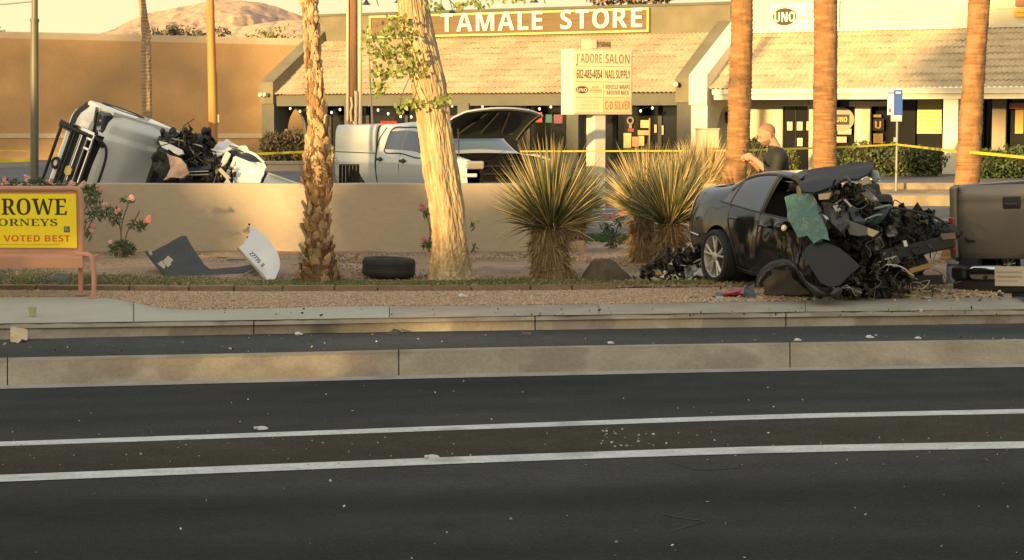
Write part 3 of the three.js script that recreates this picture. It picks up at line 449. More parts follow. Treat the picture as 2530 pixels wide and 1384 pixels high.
{ // tan hall behind the wrecked pickup
  const d = 70, w = (px, py) => { const p = P(px, py, d); return [p.x, p.y]; };
  const t = thing('tan_hall', 'wide windowless tan stucco hall at the left with a pale trim band', 'building', V(0, 0, -d));
  const pr = [w(-260, 90), w(0, 94), w(748, 112)];
  new B().poly([[pr[0][0], 0.2], [pr[2][0], 0.2], [pr[2][0], pr[2][1]], pr[1], pr[0]], 9, M4(0, 0, -9)).build('wall', stuccoTan, t);
  const A = w(-260, 333), Z = w(748, 338);
  new B().box(Z[0] - A[0], 0.17, 0.12, (A[0] + Z[0]) / 2, (A[1] + Z[1]) / 2, 0.03).build('trim_band', stuccoTrim, t);
  new B().box(Z[0] - A[0], (A[1] + Z[1]) / 2 - 0.3, 0.06, (A[0] + Z[0]) / 2, ((A[1] + Z[1]) / 2 + 0.1) / 2, 0.02).build('plinth', stuccoTan, t);
  const b = pr.map(p => V(p[0], p[1] + 0.04, -0.1)); new B().beam(b[0], b[1], 0.4, 0.08).beam(b[1], b[2], 0.4, 0.08).build('coping', stuccoTrim, t);
}
{ // low white roof beyond the hall
  const t = thing('distant_house', 'low white house roof showing above the tan hall parapet', 'house', P(308, 100, 140)); new B().box(2.2, 3, 3, 0, -1.5, 0).build('wall', whiteTrim, t); new B().box(2.5, 0.3, 3.2, 0, 0.05, 0).build('roof', whiteTrim, t);
}
{ // hills
  const D = 1500, ridge = curve([[-400, 150], [120, 130], [215, 112], [245, 80], [270, 72], [330, 38], [400, 18], [480, 4], [545, -6], [600, -4], [660, 4], [730, 26], [800, 60], [900, 70], [1100, 100], [1400, 110]]);
  const rows = [];
  for (let i = 0; i <= 60; i++) { const t = i / 60, r = []; for (let j = 0; j <= 260; j++) { const px = lerp(-300, 1400, j / 260), top = P(px, ridge(px), D); const d = lerp(D - 260, D, t), X = top.x; const H = Math.max(0, top.y) ; const rough = 1 - Math.abs(noise3(X * 0.02, t * 3, 4)); const y = H * Math.pow(t, 0.8) * (1 - 0.16 * Math.sin(t * Math.PI) * rough) + (13 * fbm3(X * 0.035, t * 6, 2, 5) + 9 * Math.abs(fbm3(X * 0.11, t * 18, 7, 4))) * Math.sin(Math.PI * Math.min(1, t * 1.06) * 0.92 + 0.1); r.push(V(X, y - 2, -d + 14 * fbm3(X * 0.03, 9, t * 5))); } rows.push(r); }
  const g = gridGeo(rows, [0.05, 0.05]);
  const m = surf({ c1: [0.40, 0.25, 0.165], c2: [0.56, 0.37, 0.24], c3: [0.22, 0.19, 0.13], size: [26, 22], n: 512, cells: [8, 8], grain: 0.3, bump: 0, contrast: 2 });
  struct(new B().add(g), 'hills', m);
  const r2 = curve([[480, 108], [540, 84], [600, 66], [660, 56], [720, 50], [800, 60], [900, 110]]), rows2 = [];
  for (let i = 0; i <= 24; i++) { const t = i / 24, r = []; for (let j = 0; j <= 90; j++) { const px = lerp(480, 900, j / 90), top = P(px, r2(px), 1100); r.push(V(top.x, top.y * Math.pow(t, 0.75) + 2.2 * fbm3(top.x * 0.06, t * 7, 3, 4) * Math.sin(Math.PI * t), -lerp(950, 1100, t))); } rows2.push(r); }
  struct(new B().add(gridGeo(rows2, [0.05, 0.05])), 'foothill', surf({ c1: [0.50, 0.36, 0.21], c2: [0.64, 0.47, 0.28], c3: [0.26, 0.24, 0.13], size: [20, 20], n: 256, cells: [8, 8], grain: 0.3, bump: 0, contrast: 2 }));
}

// ---------------------------------------------------------------- behind the lens, unseen: houses and trees added and shaped to shade the scene
const leafCard = (() => { const g = new THREE.BufferGeometry(); g.setAttribute('position', new THREE.Float32BufferAttribute([0, -0.5, 0, 0.28, -0.05, 0.06, 0, 0.5, 0, -0.28, -0.05, 0.06], 3)); g.setIndex([0, 1, 3, 1, 2, 3]); g.computeVertexNormals(); return boxUV(g); })();
const leafMat = flat(1, 1, 1, 0.65, { side: THREE.DoubleSide });
const randRot = () => new THREE.Quaternion().setFromEuler(new THREE.Euler(rr(0, 6.28), rr(0, 6.28), rr(0, 6.28)));
function leafBlob(list, cols, n, c, r, size, col, hollow = 0.5) { // leaves through an uneven ellipsoid
  for (let i = 0; i < n; i++) { let v; do v = V(rr(-1, 1), rr(-1, 1), rr(-1, 1)); while (v.length() > 1 || v.length() < hollow * rnd()); const lump = 1 + 0.28 * noise3(v.x * 2.3 + c.x, v.y * 2.3 + c.y, v.z * 2.3); const p = V(c.x + v.x * r[0] * lump, c.y + v.y * r[1] * lump, c.z + v.z * r[2] * lump), s = size * rr(0.6, 1.3); list.push(new THREE.Matrix4().compose(p, randRot(), V(s, s, s))); const k = rr(0.65, 1.3); cols.push(new THREE.Color().setRGB(col[0] * k * rr(0.9, 1.15), col[1] * k, col[2] * k)); }
}
const barkMat = surf({ c1: [0.16, 0.11, 0.07], c2: [0.26, 0.18, 0.12], size: 0.6, cells: [8, 3], grain: 0.15, bump: 0.01 });
{
  const hm = surf({ c1: [0.34, 0.26, 0.18], c2: [0.40, 0.31, 0.22], size: 3, bump: 0.003 });
  const house = (x0, x1, h, z0, z1, lb) => { const t = thing('shade_house', lb, 'house', V((x0 + x1) / 2, 0, (z0 + z1) / 2)); const w = x1 - x0; const wl = new B().box(w, h - 0.2, z1 - z0, 0, (h - 0.2) / 2, 0).build('wall', hm, t); new B().box(w + 0.3, 0.2, z1 - z0 + 0.3, 0, h - 0.1, 0).build('roof', oliveMat, t); for (let x = -w / 2 + 2; x < w / 2 - 1.5; x += 4) { new B().box(1.6, 1.3, 0.08, x, 1.7, -(z1 - z0) / 2).build('window', glassDark, t); new B().box(1.8, 0.1, 0.14, x, 2.42, -(z1 - z0) / 2).build('lintel', hm, t); } };
  house(-33.5, -22.9, 4.5, 12, 20, 'unseen left single storey house shaped to shade the scene'); house(-20.3, -3, 4.5, 12, 20, 'unseen right single storey house shaped to shade the scene'); house(-22.8, -20.4, 3.6, 12.3, 19, 'unseen low garage added as a sunlight gap between the two single storey houses'); house(-47, -34, 6.35, 12, 21, 'unseen two storey house shaped to shade the scene'); house(-86, -47.5, 10.3, 12, 22, 'unseen three storey building shaped to shade the scene');  // added out of view as sun blockers; the garage leaves a streak of sun
  for (const [x, top, rx, ry, n] of [[-9, 6.2, 3, 1.3, 800], [-14.5, 7.1, 3, 1.5, 1200], [-18, 6.9, 1.5, 1.5, 1100], [-20.9, 6.2, 1.7, 0.74, 1000], [-23.2, 6.4, 0.9, 0.9, 800], [-24.7, 5.9, 1.3, 0.9, 800], [-26.8, 7.0, 1.5, 1.2, 900], [-28.6, 7.5, 0.95, 1.4, 900], [-30.3, 5.4, 0.8, 0.7, 400], [-32.15, 8.0, 1.5, 2.1, 2200], [-34.5, 7.9, 0.9, 1.5, 900], [-35.8, 9.7, 0.95, 1.8, 1100], [-37.7, 8.9, 0.9, 1.3, 900], [-40.4, 11.6, 1.65, 2.6, 1900], [-45, 12.8, 3.4, 2.2, 1500], [-50.5, 13, 3.5, 2.1, 1500], [-56, 12.8, 3.5, 2.2, 1500], [-61, 13.2, 3, 2.2, 1300], [-65, 14.6, 2.6, 2.2, 1200], [-70, 18.4, 3.5, 3, 1700], [-76, 18.8, 4, 3.2, 1800], [-32.6, 15.6, 3.1, 1.7, 3200]]) {
    const y = top - ry * 1.1 - 0.12;  // crown heights of these unseen trees follow the shadow edge wanted
    const t = thing('shade_tree', 'unseen leafy tree behind the lens sized for the shade it casts', 'tree', V(x, 0, 12), 0, 'unseen shade trees across the street'); new B().bar(V(0, 0, 0), V(0.1, y - ry * 0.4, 0), 0.12, 0.06).build('trunk', barkMat, t);
    const l = [], c = []; leafBlob(l, c, n, V(0, y, 0), [rx, ry, 1.1], 0.42, [0.07, 0.10, 0.03]); stuff(scatter('crown', leafCard, leafMat, l, t, c));
  }
}

// ---------------------------------------------------------------- low wall
{
  const m = surf({ c1: [0.415, 0.335, 0.245], c2: [0.46, 0.375, 0.275], c3: [0.37, 0.30, 0.215], size: [5, 2.4], n: 512, cells: [4, 4], grain: 0.05, bump: 0.003 });
  const A = G(-800, 625), Z = G(1409, 624), h = P(700, 453.5, -Z.z).y, h0 = 0.1;
  const t = thing('garden_wall', 'long low tan stucco wall between planting bed and parking lot', 'wall', V(0, 0, Z.z));
  const n = 60, rows = []; const L = Z.x - A.x; for (let i = 0; i <= n; i++) { const x = A.x + L * i / n; rows.push([[h0, 0], [h - 0.02, 0], [h - 0.004, -0.008], [h, -0.02], [h, -0.18], [h - 0.02, -0.2], [h0, -0.2]].map(([y, z]) => V(x, y + (y > 0.5 ? 0.006 * noise3(x * 1.1, 3, 0) : 0), z + 0.006 * noise3(x * 0.8, y * 2, 5)))); }
  new B().add(gridGeo(rows)).box(0.01, h - h0, 0.19, Z.x, (h + h0) / 2, -0.1).build('wall', m, t);
  const cb = thing('concrete_block', 'loose concrete block with holes on end of low wall beside yuccas', 'block', G(1425, 626)); new B().poly([[-0.1, 0], [0.1, 0], [0.1, 0.17], [-0.1, 0.17]], 0.14, M4(0, 0, -0.07), 0.004, [[[-0.03, 0.02], [0.005, 0.02], [0.005, 0.11], [-0.03, 0.11]]]).build('block', surf({ c1: [0.4, 0.26, 0.15], c2: [0.5, 0.34, 0.2], size: 0.5, bump: 0.003 }), cb);
}

// ---------------------------------------------------------------- trunks from the outline in the photograph
function trunkPath(d, pts) { // [row, left, right] from the ground up -> centre line and radius in metres
  return pts.map(([y, l, r]) => { const c = P((l + r) / 2, y, d); return { c, r: (r - l) / 2 / sc(d) }; });
}
function sweep(path, nseg, nrad, disp, uvs = [1, 1]) {
  const cs = new THREE.CatmullRomCurve3(path.map(p => p.c)), rows = []; const L = cs.getLength();
  for (let i = 0; i <= nseg; i++) { const t = i / nseg, c = cs.getPoint(t), f = t * (path.length - 1), k = Math.min(path.length - 2, Math.floor(f)), r = lerp(path[k].r, path[k + 1].r, f - k), row = []; for (let j = 0; j <= nrad; j++) { const a = -j / nrad * 2 * Math.PI, jj = j % nrad, aa = -jj / nrad * 2 * Math.PI, R = r + disp(t * L, aa, r); row.push(V(c.x + R * Math.cos(a), c.y, c.z + R * Math.sin(a))); } rows.push(row); }
  const g = gridGeo(rows, [2 * Math.PI * path[0].r / nrad * uvs[0], L / nseg * uvs[1]]);
  const nn = g.attributes.normal, C = nrad + 1; for (let i = 0; i <= nseg; i++) { const a = i * C, b = a + nrad, v = V(nn.getX(a) + nn.getX(b), nn.getY(a) + nn.getY(b), nn.getZ(a) + nn.getZ(b)).normalize(); nn.setXYZ(a, v.x, v.y, v.z); nn.setXYZ(b, v.x, v.y, v.z); }
  return g;
}
const rel = (path, o) => path.map(p => ({ c: p.c.clone().sub(o), r: p.r }));

{ // leaning cottonwood
  const d = 22.1, path0 = trunkPath(d, [[712, 1050, 1215], [700, 1056, 1190], [680, 1060, 1172], [640, 1064, 1161], [600, 1067, 1156], [521, 1063, 1147], [417, 1047, 1131], [312, 1034, 1115], [208, 1016, 1102], [104, 994, 1077], [0, 984, 1054], [-150, 965, 1030], [-320, 940, 1000]]);
  const o = path0[1].c.clone(); o.y = 0.15; const path = rel(path0, o);
  const t = thing('cottonwood_tree', 'leaning tree with furrowed golden bark and green leaf sprigs', 'tree', o);
  const m = surf({ c1: [0.31, 0.22, 0.115], c2: [0.58, 0.445, 0.25], c3: [0.32, 0.23, 0.13], size: [0.5, 0.9], n: 512, cells: [10, 4], grain: 0.18, bump: 0.006, contrast: 2.2 });
  const g = sweep(path, 520, 200, (h, a, r) => { const w = a * r * 0 + a; const u = noise3(Math.cos(w) * 2.2, h * 1.3, Math.sin(w) * 2.2); const q = w * 19 + u * 2.4 + noise3(Math.cos(w) * 6, h * 5.2, Math.sin(w) * 6) * 2.6; const ridge = Math.pow(Math.abs(Math.sin(q)), 0.7); return 0.013 * ridge * (0.6 + 0.8 * Math.abs(noise3(w * 6, h * 6, 2))) - 0.01 + 0.02 * u + 0.01 * noise3(Math.cos(w) * 14, h * 16, Math.sin(w) * 14) + (h < 0.35 ? 0.03 * Math.sin(w * 4 + 1) * (0.35 - h) / 0.35 : 0); });
  new B(true).add(g).build('trunk', m, t);
  const lf = new THREE.Shape(); lf.moveTo(0, 0); lf.bezierCurveTo(0.35, -0.05, 0.5, 0.3, 0.3, 0.6); lf.quadraticCurveTo(0.1, 0.85, 0, 1); lf.quadraticCurveTo(-0.1, 0.85, -0.3, 0.6); lf.bezierCurveTo(-0.5, 0.3, -0.35, -0.05, 0, 0);
  const lg = boxUV(new THREE.ShapeGeometry(lf, 4)); { const p = lg.attributes.position; for (let i = 0; i < p.count; i++) p.setZ(i, 0.25 * Math.abs(p.getX(i)) - 0.1 * p.getY(i) ** 2); lg.computeVertexNormals(); }
  const green = flat(1, 1, 1, 0.5, { side: THREE.DoubleSide, transmission: 0.25, thickness: 0 });
  const sprig = (nm, blobs, twigs) => { for (const q of twigs) new B().tube(q.map(v => P(v[0], v[1], d - v[2]).sub(o)), 0.006, 10, 5).build('twig', barkMat, t); const l = [], c = []; for (const [px, py, rx, ry, n, z] of blobs) for (let i = 0; i < n; i++) { const a = rr(0, 6.28), k = Math.sqrt(rnd()); const p = P(px + rx * k * Math.cos(a), py + ry * k * Math.sin(a), d - (z ?? 0.25) + rr(-0.18, 0.18)).sub(o), s = rr(0.035, 0.065); l.push(new THREE.Matrix4().compose(p, new THREE.Quaternion().setFromEuler(new THREE.Euler(rr(2.2, 4), rr(-0.9, 0.9), rr(-1, 1))), V(s, s, s))); const v = rr(0.75, 1.25); c.push(new THREE.Color().setRGB(0.23 * v * rr(0.85, 1.2), 0.27 * v, 0.055 * v)); } stuff(scatter(nm, lg, green, l, t, c)); };
  sprig('foliage', [[985, 60, 42, 30, 55], [955, 100, 60, 42, 105], [975, 150, 58, 40, 110], [1025, 165, 40, 28, 50, 0.34], [945, 190, 34, 30, 46], [935, 218, 16, 18, 20], [905, 95, 18, 40, 22], [1010, 105, 26, 40, 30]], [[[1045, 190, 0.2], [1000, 160, 0.3], [950, 130, 0.3], [925, 80, 0.25]], [[1000, 160, 0.3], [950, 195, 0.3], [932, 225, 0.3]], [[1020, 160, 0.3], [990, 90, 0.3], [965, 45, 0.25]]]);
  sprig('foliage', [[1035, 256, 20, 15, 22, 0.3], [1070, 246, 34, 12, 26, 0.42], [1100, 243, 14, 12, 10, 0.42], [987, 264, 12, 14, 10], [1003, 252, 12, 16, 10], [1175, 540, 12, 8, 5, 0]], [[[1020, 190, 0.25], [1030, 230, 0.3], [1045, 255, 0.36], [1090, 246, 0.42]], [[1010, 195, 0.3], [995, 230, 0.3], [988, 262, 0.25]]]);
  sprig('foliage', [[1062, 6, 14, 10, 8], [1080, 18, 12, 12, 10], [1130, 12, 16, 14, 12], [1158, 4, 30, 8, 16], [1190, 20, 8, 10, 4], [1213, 6, 10, 8, 4], [1260, -5, 60, 10, 24]], [[[1050, -60, 0.2], [1100, -10, 0.3], [1130, 20, 0.3]], [[1050, -80, 0.2], [1150, -30, 0.3], [1192, 25, 0.3]]]);
}
{ // palm with old leaf bases
  const d = 21.9, raw = [[702, 722, 862], [670, 728, 848], [630, 740, 832], [560, 742, 826], [500, 745, 824], [450, 742, 836], [410, 736, 838], [370, 744, 830], [300, 750, 820], [200, 746, 806], [100, 740, 800], [0, 734, 794], [-150, 728, 786], [-320, 724, 780]];
  const path0 = trunkPath(d, raw.map(([y, l, r]) => [y, l + 14, r - 14])), o = path0[0].c.clone(); o.y = 0.13; const path = rel(path0, o);
  const t = thing('boot_palm', 'palm trunk covered in golden old leaf bases before the wall', 'palm', o);
  new B(true).add(sweep(path, 120, 28, (h, a) => 0.012 * noise3(Math.cos(a) * 4, h * 9, Math.sin(a) * 4))).build('trunk', surf({ c1: [0.10, 0.055, 0.03], c2: [0.20, 0.11, 0.055], size: 0.5, cells: [6, 6], grain: 0.25, bump: 0.01 }), t);
  const mats = [[0.56, 0.39, 0.21], [0.48, 0.32, 0.165], [0.38, 0.215, 0.09], [0.25, 0.145, 0.07]].map(c => surf({ c1: c.map(x => x * 0.75), c2: c, size: [0.12, 0.3], n: 128, cells: [10, 3], grain: 0.2, bump: 0.004, rough: 0.75 }));
  const boot = (w, h, tip) => { const rows = []; for (let i = 0; i <= 5; i++) { const s = i / 5, ww = w * (i < 5 ? lerp(0.55, 1, Math.sin(s * 1.9)) * lerp(1, tip, smooth(0.5, 1, s)) : tip * 0.9), out = 0.006 + 0.012 * s * s, row = []; for (let j = 0; j <= 4; j++) { const x = (j / 4 - 0.5), notch = i === 5 ? (1 - Math.abs(x) * 2) * -0.12 * h : 0; row.push(V(x * ww, s * h + notch, out + 0.014 * (1 - 4 * x * x))); } rows.push(row); } const bk = rows.map(r => r.map(p => V(p.x * 0.9, p.y, p.z - 0.02))); const b = new B().add(gridGeo(rows)).add(gridGeo(bk.map(r => r.slice().reverse()))); const edge = (A, Q) => { const q = []; for (let i = 0; i < A.length - 1; i++) q.push(A[i], Q[i], A[i + 1], A[i + 1], Q[i], Q[i + 1]); b.raw(q.flatMap(p => [p.x, p.y, p.z])); }; edge(rows[5], bk[5]); edge(bk.map(r => r[0]), rows.map(r => r[0])); edge(rows.map(r => r[4]), bk.map(r => r[4])); return b.geo(); };
  const gs = [boot(0.13, 0.19, 0.34), boot(0.115, 0.21, 0.2), boot(0.14, 0.17, 0.46), boot(0.12, 0.2, 0.14)];
  const cs = new THREE.CatmullRomCurve3(path.map(p => p.c)); let ring = 0;
  const rAt = y => { let k = 0; while (k < path.length - 2 && path[k + 1].c.y < y) k++; const f = clamp((y - path[k].c.y) / (path[k + 1].c.y - path[k].c.y), 0, 1); return [lerp(path[k].c.x, path[k + 1].c.x, f), lerp(path[k].r, path[k + 1].r, f), lerp(path[k].c.z, path[k + 1].c.z, f)]; };
  for (let y = 0.05; y < 3.5; y += y < 1.25 ? 0.1 : 0.105, ring++) {
    const [cx, r, cz] = rAt(y), low = y < 1.25, n = low ? 13 : 10;
    for (let i = 0; i < n; i++) { const a = (i + (ring % 2) * 0.5) / n * 6.283 + rr(-0.1, 0.1); if (Math.cos(a) < -0.45) continue; const m = new THREE.Mesh(pick(gs), mats[Math.floor(rnd() ** 1.3 * 3.6)]); m.name = 'leaf_base'; m.castShadow = m.receiveShadow = true; m.position.set(cx + Math.sin(a) * (r - 0.012), y - 0.05, cz + Math.cos(a) * (r - 0.012)); m.rotation.set(low ? rr(-0.05, 0.34) : rr(-0.07, 0.04), a + rr(-0.15, 0.15), low ? rr(-1.15, 1.15) : ((ring + i) % 2 ? 1 : -1) * rr(0.12, 0.42), 'YXZ'); const s = (low ? rr(0.55, 0.95) : rr(0.8, 1.05)); m.scale.set(s, s, s); t.add(m); }
  }
  // ragged fibres and the broken skirt at 1.3 m and at the foot
  const fb = new B(); for (let i = 0; i < 900; i++) { const y = rnd() < 0.35 ? rr(1.15, 1.55) : rnd() < 0.6 ? rr(0.02, 0.5) : rr(0.4, 3.4), [cx, r, cz] = rAt(y), a = rr(-2, 2), R = r + rr(0, 0.05), L = rr(0.05, 0.16), dn = rr(-1, 0.5); const p = V(cx + Math.sin(a) * R, y, cz + Math.cos(a) * R), q = p.clone().add(V(Math.sin(a) * rr(0.01, 0.1), L * dn, Math.cos(a) * 0.06)), s = V(Math.cos(a), 0, -Math.sin(a)).multiplyScalar(rr(0.003, 0.012)); fb.raw([p.clone().add(s), q, p.clone().sub(s), p.clone().add(s), p.clone().sub(s), q].flatMap(v => [v.x, v.y, v.z])); }
  stuff(fb.build('fibres', flat(0.27, 0.16, 0.075, 0.9, { side: THREE.DoubleSide }), t));
  for (const [px, py, l, up] of []) { const q = P(px, py, d - 0.1).sub(o), s = px < 780 ? -1 : 1; new B().tube([q.clone().add(V(-0.12 * s, -up, 0)), q.clone().add(V(-0.03 * s, 0, 0.04)), q.clone().add(V(0.05 * s, 0.02 + up * 0.4, 0.05)), q.clone().add(V(0.1 * s, up * 1.3 - 0.03, 0.03))], 0.016, 8, 5).warp(v => { }).build('frond_stub', mats[1], t); }
}
const ringPalm = (lb, d, pts, m, ringH = 0.05) => { const path0 = trunkPath(d, pts), o = path0[0].c.clone(); o.y = 0.13; const path = rel(path0, o); const t = thing('palm_tree', lb, 'palm', o); new B(true).add(sweep(path, 320, 36, (h, a) => 0.011 * Math.abs(Math.sin(h / ringH * Math.PI + 0.8 * noise3(Math.cos(a) * 1.5, h * 2, Math.sin(a) * 1.5))) + 0.008 * noise3(Math.cos(a) * 5, h * 12, Math.sin(a) * 5) + 0.01 * noise3(Math.cos(a) * 1.4, h * 1.6, Math.sin(a) * 1.4))).build('trunk', m, t); return t; };
{
  const pm = surf({ c1: [0.20, 0.10, 0.038], c2: [0.37, 0.20, 0.082], c3: [0.30, 0.18, 0.088], size: [0.9, 0.45], n: 512, cells: [3, 12], grain: 0.22, speck: 0.02, bump: 0.005, contrast: 1.8 });
  const pm2 = surf({ c1: [0.32, 0.21, 0.115], c2: [0.44, 0.30, 0.175], size: [0.9, 0.4], n: 256, cells: [3, 12], grain: 0.25, bump: 0.005 });
  ringPalm('smooth ringed palm trunk just left of the standing person', 27, [[640, 1770, 1850], [520, 1778, 1848], [450, 1784, 1844], [350, 1797, 1850], [200, 1802, 1855], [0, 1809, 1858], [-200, 1812, 1858], [-400, 1815, 1858]], pm);
  ringPalm('smooth ringed palm trunk rising behind the roof of the wrecked sedan', 28, [[620, 1998, 2078], [450, 2006, 2068], [400, 2009, 2067], [300, 2010, 2066], [200, 2011, 2066], [0, 2013, 2067], [-200, 2015, 2066], [-400, 2016, 2065]], pm);
  ringPalm('curved ringed palm trunk behind the grey pickup tailgate', 25, [[640, 2325, 2392], [550, 2346, 2398], [500, 2352, 2408], [430, 2362, 2422], [350, 2368, 2424], [200, 2380, 2430], [100, 2388, 2436], [0, 2396, 2444], [-200, 2412, 2456], [-400, 2425, 2466]], pm);
  ringPalm('slim palm trunk behind the overturned pickup', 33, [[560, 352, 378], [310, 353, 375], [200, 350, 373], [100, 350, 370], [0, 342, 357], [-100, 332, 346], [-300, 320, 332]], pm2, 0.08);
}

// ---------------------------------------------------------------- spiky yuccas
const gLeaf = [0, 1, 2].map(k => surf({ c1: [[0.055, 0.075, 0.028], [0.09, 0.105, 0.04], [0.13, 0.13, 0.05]][k], c2: [[0.085, 0.105, 0.038], [0.13, 0.14, 0.05], [0.19, 0.175, 0.07]][k], size: 0.4, n: 64, cells: [2, 6], bump: 0, rough: 0.55, extra: { side: THREE.DoubleSide } }));
const dryLeaf = flat(0.52, 0.38, 0.18, 0.8, { side: THREE.DoubleSide }), thatch = flat(0.33, 0.225, 0.115, 0.9, { side: THREE.DoubleSide }), thatch2 = flat(0.20, 0.13, 0.065, 0.9, { side: THREE.DoubleSide });
function bladeTo(arr, p, dir, L, w, droop) { const side = dir.clone().cross(V(0, 0, 1)).normalize(); if (side.lengthSq() < 0.1) side.set(1, 0, 0); side.applyAxisAngle(dir, rr(-0.9, 0.9)); let prev = null; for (let i = 0; i <= 4; i++) { const s = i / 4, c = p.clone().addScaledVector(dir, L * s).add(V(0, -droop * s * s * L, 0)), ww = w * (1 - s * s * 0.95) * 0.5; const a = c.clone().addScaledVector(side, ww), b = c.clone().addScaledVector(side, -ww); if (prev) arr.push(prev[0], prev[1], a, a, prev[1], b); prev = [a, b]; } }
function yucca(lb, foot, d, trunk, crown, n, R, opt = {}) {
  const o = P(foot[0], foot[1], d); o.y = 0.14; const t = thing('yucca_plant', lb, 'yucca', o);
  const path = trunkPath(d, trunk).map(p => ({ c: p.c.sub(o), r: p.r * 0.86 }));
  new B(true).add(sweep(path, 40, 22, (h, a) => 0.02 * noise3(Math.cos(a) * 3, h * 8, Math.sin(a) * 3))).build('trunk', thatch2, t);
  const th = [[], []]; for (let i = 0; i < 700; i++) { const k = rnd() * (path.length - 1), q = Math.floor(Math.min(k, path.length - 2)), f = k - q, c = path[q].c.clone().lerp(path[q + 1].c, f), r = lerp(path[q].r, path[q + 1].r, f), a = rr(0, 6.28); bladeTo(pick(th), V(c.x + Math.cos(a) * r, c.y + 0.06, c.z + Math.sin(a) * r), V(Math.cos(a) * rr(0.1, 0.7), rr(-1, 0.1), Math.sin(a) * rr(0.1, 0.7)).normalize(), rr(0.07, 0.17), 0.014, 0.1); }
  th.forEach((a, i) => stuff(new B().raw(a.flatMap(p => [p.x, p.y, p.z])).build('thatch', [thatch, thatch2][i], t)));
  const C = P(crown[0], crown[1], d).sub(o), arrs = [[], [], [], []];
  for (let i = 0; i < n; i++) { const u = Math.pow(rnd(), 0.75), th2 = (opt.spread ?? 1.3) * u, ph = rr(0, 6.28); const dir = V(Math.sin(th2) * Math.cos(ph) + (opt.lean ?? 0), Math.cos(th2), Math.sin(th2) * Math.sin(ph)).normalize(); const L = R * rr(0.7, 1.1) * (1.06 - 0.36 * smooth(0.3, 1.2, th2)), st = C.clone().addScaledVector(dir, rr(0.01, 0.09)); bladeTo(arrs[rnd() < (opt.dry ?? 0.14) ? 3 : Math.floor(rnd() * 3)], st, dir, L, rr(0.010, 0.019), rnd() < 0.12 ? rr(0.3, 0.8) : rr(-0.04, 0.16)); }
  arrs.forEach((a, i) => a.length && stuff(new B().raw(a.flatMap(p => [p.x, p.y, p.z])).build(i < 3 ? 'green_leaves' : 'dry_leaves', i < 3 ? gLeaf[i] : dryLeaf, t)));
  return t;
}
yucca('dark green yucca with shaggy trunk nearest the leaning tree', [1370, 692], 22.2, [[694, 1318, 1420], [660, 1316, 1408], [620, 1306, 1404], [585, 1312, 1404], [560, 1330, 1390]], [1362, 574], 1300, 1.0, { spread: 1.3, dry: 0.24 });
yucca('thin dark yucca half hidden behind the right side of first yucca', [1428, 606], 26.5, [[606, 1416, 1440], [560, 1416, 1440], [520, 1420, 1440]], [1430, 525], 260, 0.62, { lean: 0.25 });
yucca('yucca with orange sunlit shaggy trunk left of the wrecked sedan', [1590, 655], 24.6, [[660, 1558, 1615], [600, 1558, 1612], [560, 1562, 1608], [530, 1570, 1600]], [1598, 540], 1000, 0.88, { dry: 0.45, spread: 1.2 });
yucca('green yucca standing over the engine pile beside the sedan', [1660, 650], 23.6, [[650, 1610, 1692], [600, 1622, 1690], [560, 1632, 1684]], [1655, 562], 900, 0.86, { dry: 0.25, spread: 1.15 });
yucca('pale straw yucca behind the sedan trunk near the smooth palm', [1735, 520], 31, [[540, 1720, 1760], [480, 1722, 1758]], [1742, 478], 1300, 0.85, { dry: 0.85 });
yucca('straw coloured yucca clump just right of the engine pile yucca', [1690, 530], 29, [[545, 1676, 1708], [490, 1678, 1706]], [1692, 480], 900, 0.7, { dry: 0.75 });
yucca('small straw yucca between smooth palm and standing person', [1855, 500], 29, [[520, 1842, 1868], [470, 1844, 1866]], [1850, 440], 260, 0.5, { dry: 0.8, lean: 0.4 });

// ---------------------------------------------------------------- oleanders
const oleLeaf = flat(1, 1, 1, 0.55, { side: THREE.DoubleSide }), pinks = [flat(0.72, 0.32, 0.28, 0.8), flat(0.78, 0.45, 0.38, 0.8), flat(0.62, 0.24, 0.22, 0.8)];
const petalG = (() => { const b = new B(); for (let i = 0; i < 5; i++) { const a = i / 5 * 6.283; b.add(new THREE.SphereGeometry(0.5, 5, 4), M4(Math.cos(a) * 0.5, Math.sin(a) * 0.5, 0, 0.4, 0, a, [1, 0.7, 0.3])); } return b.geo(); })();
function oleander(lb, base, d, stems, blobs, flowers) {
  const o = P(base[0], base[1], d); o.y = 0.15; const t = thing('oleander_bush', lb, 'bush', o); flowers = flowers.filter((f, i) => i % 3 !== 1 || flowers.length < 5); const L = (x, y, z = 0) => P(x, y, d - z).sub(o);
  for (const s of stems) new B().tube(s.map(p => L(p[0], p[1])), 0.009, 8, 5).build('stem', barkMat, t);
  const l = [], c = []; for (const [x, y, rx, ry, n] of blobs) for (let i = 0; i < n; i++) { const k = Math.sqrt(rnd()), a = rr(0, 6.28), p = L(x + rx * k * Math.cos(a), y + ry * k * Math.sin(a), rr(-0.15, 0.15)); const s = rr(0.07, 0.12), out = Math.atan2(-(ry * k * Math.sin(a)), rx * k * Math.cos(a)); l.push(new THREE.Matrix4().compose(p, new THREE.Quaternion().setFromEuler(new THREE.Euler(rr(-0.7, 0.7), rr(-0.7, 0.7), out - 1.57 + rr(-0.9, 0.9), 'ZXY')), V(s * 0.42, s, s))); const v = rr(0.6, 1.3); c.push(new THREE.Color().setRGB(0.075 * v, 0.10 * v, 0.045 * v)); }
  stuff(scatter('foliage', leafCard, oleLeaf, l, t, c));
  for (const [x, y, n = 3] of flowers) { const b = new B(); for (let i = 0; i < n; i++) { const p = L(x + rr(-6, 6), y + rr(-6, 6), 0.15 + rr(0, 0.05)), s = rr(0.028, 0.04); b.add(petalG.clone(), M4(p.x, p.y, p.z, rr(-0.6, 0.6), rr(-0.6, 0.6), rr(0, 6), s)); } b.build('flower', pick(pinks), t); }
}
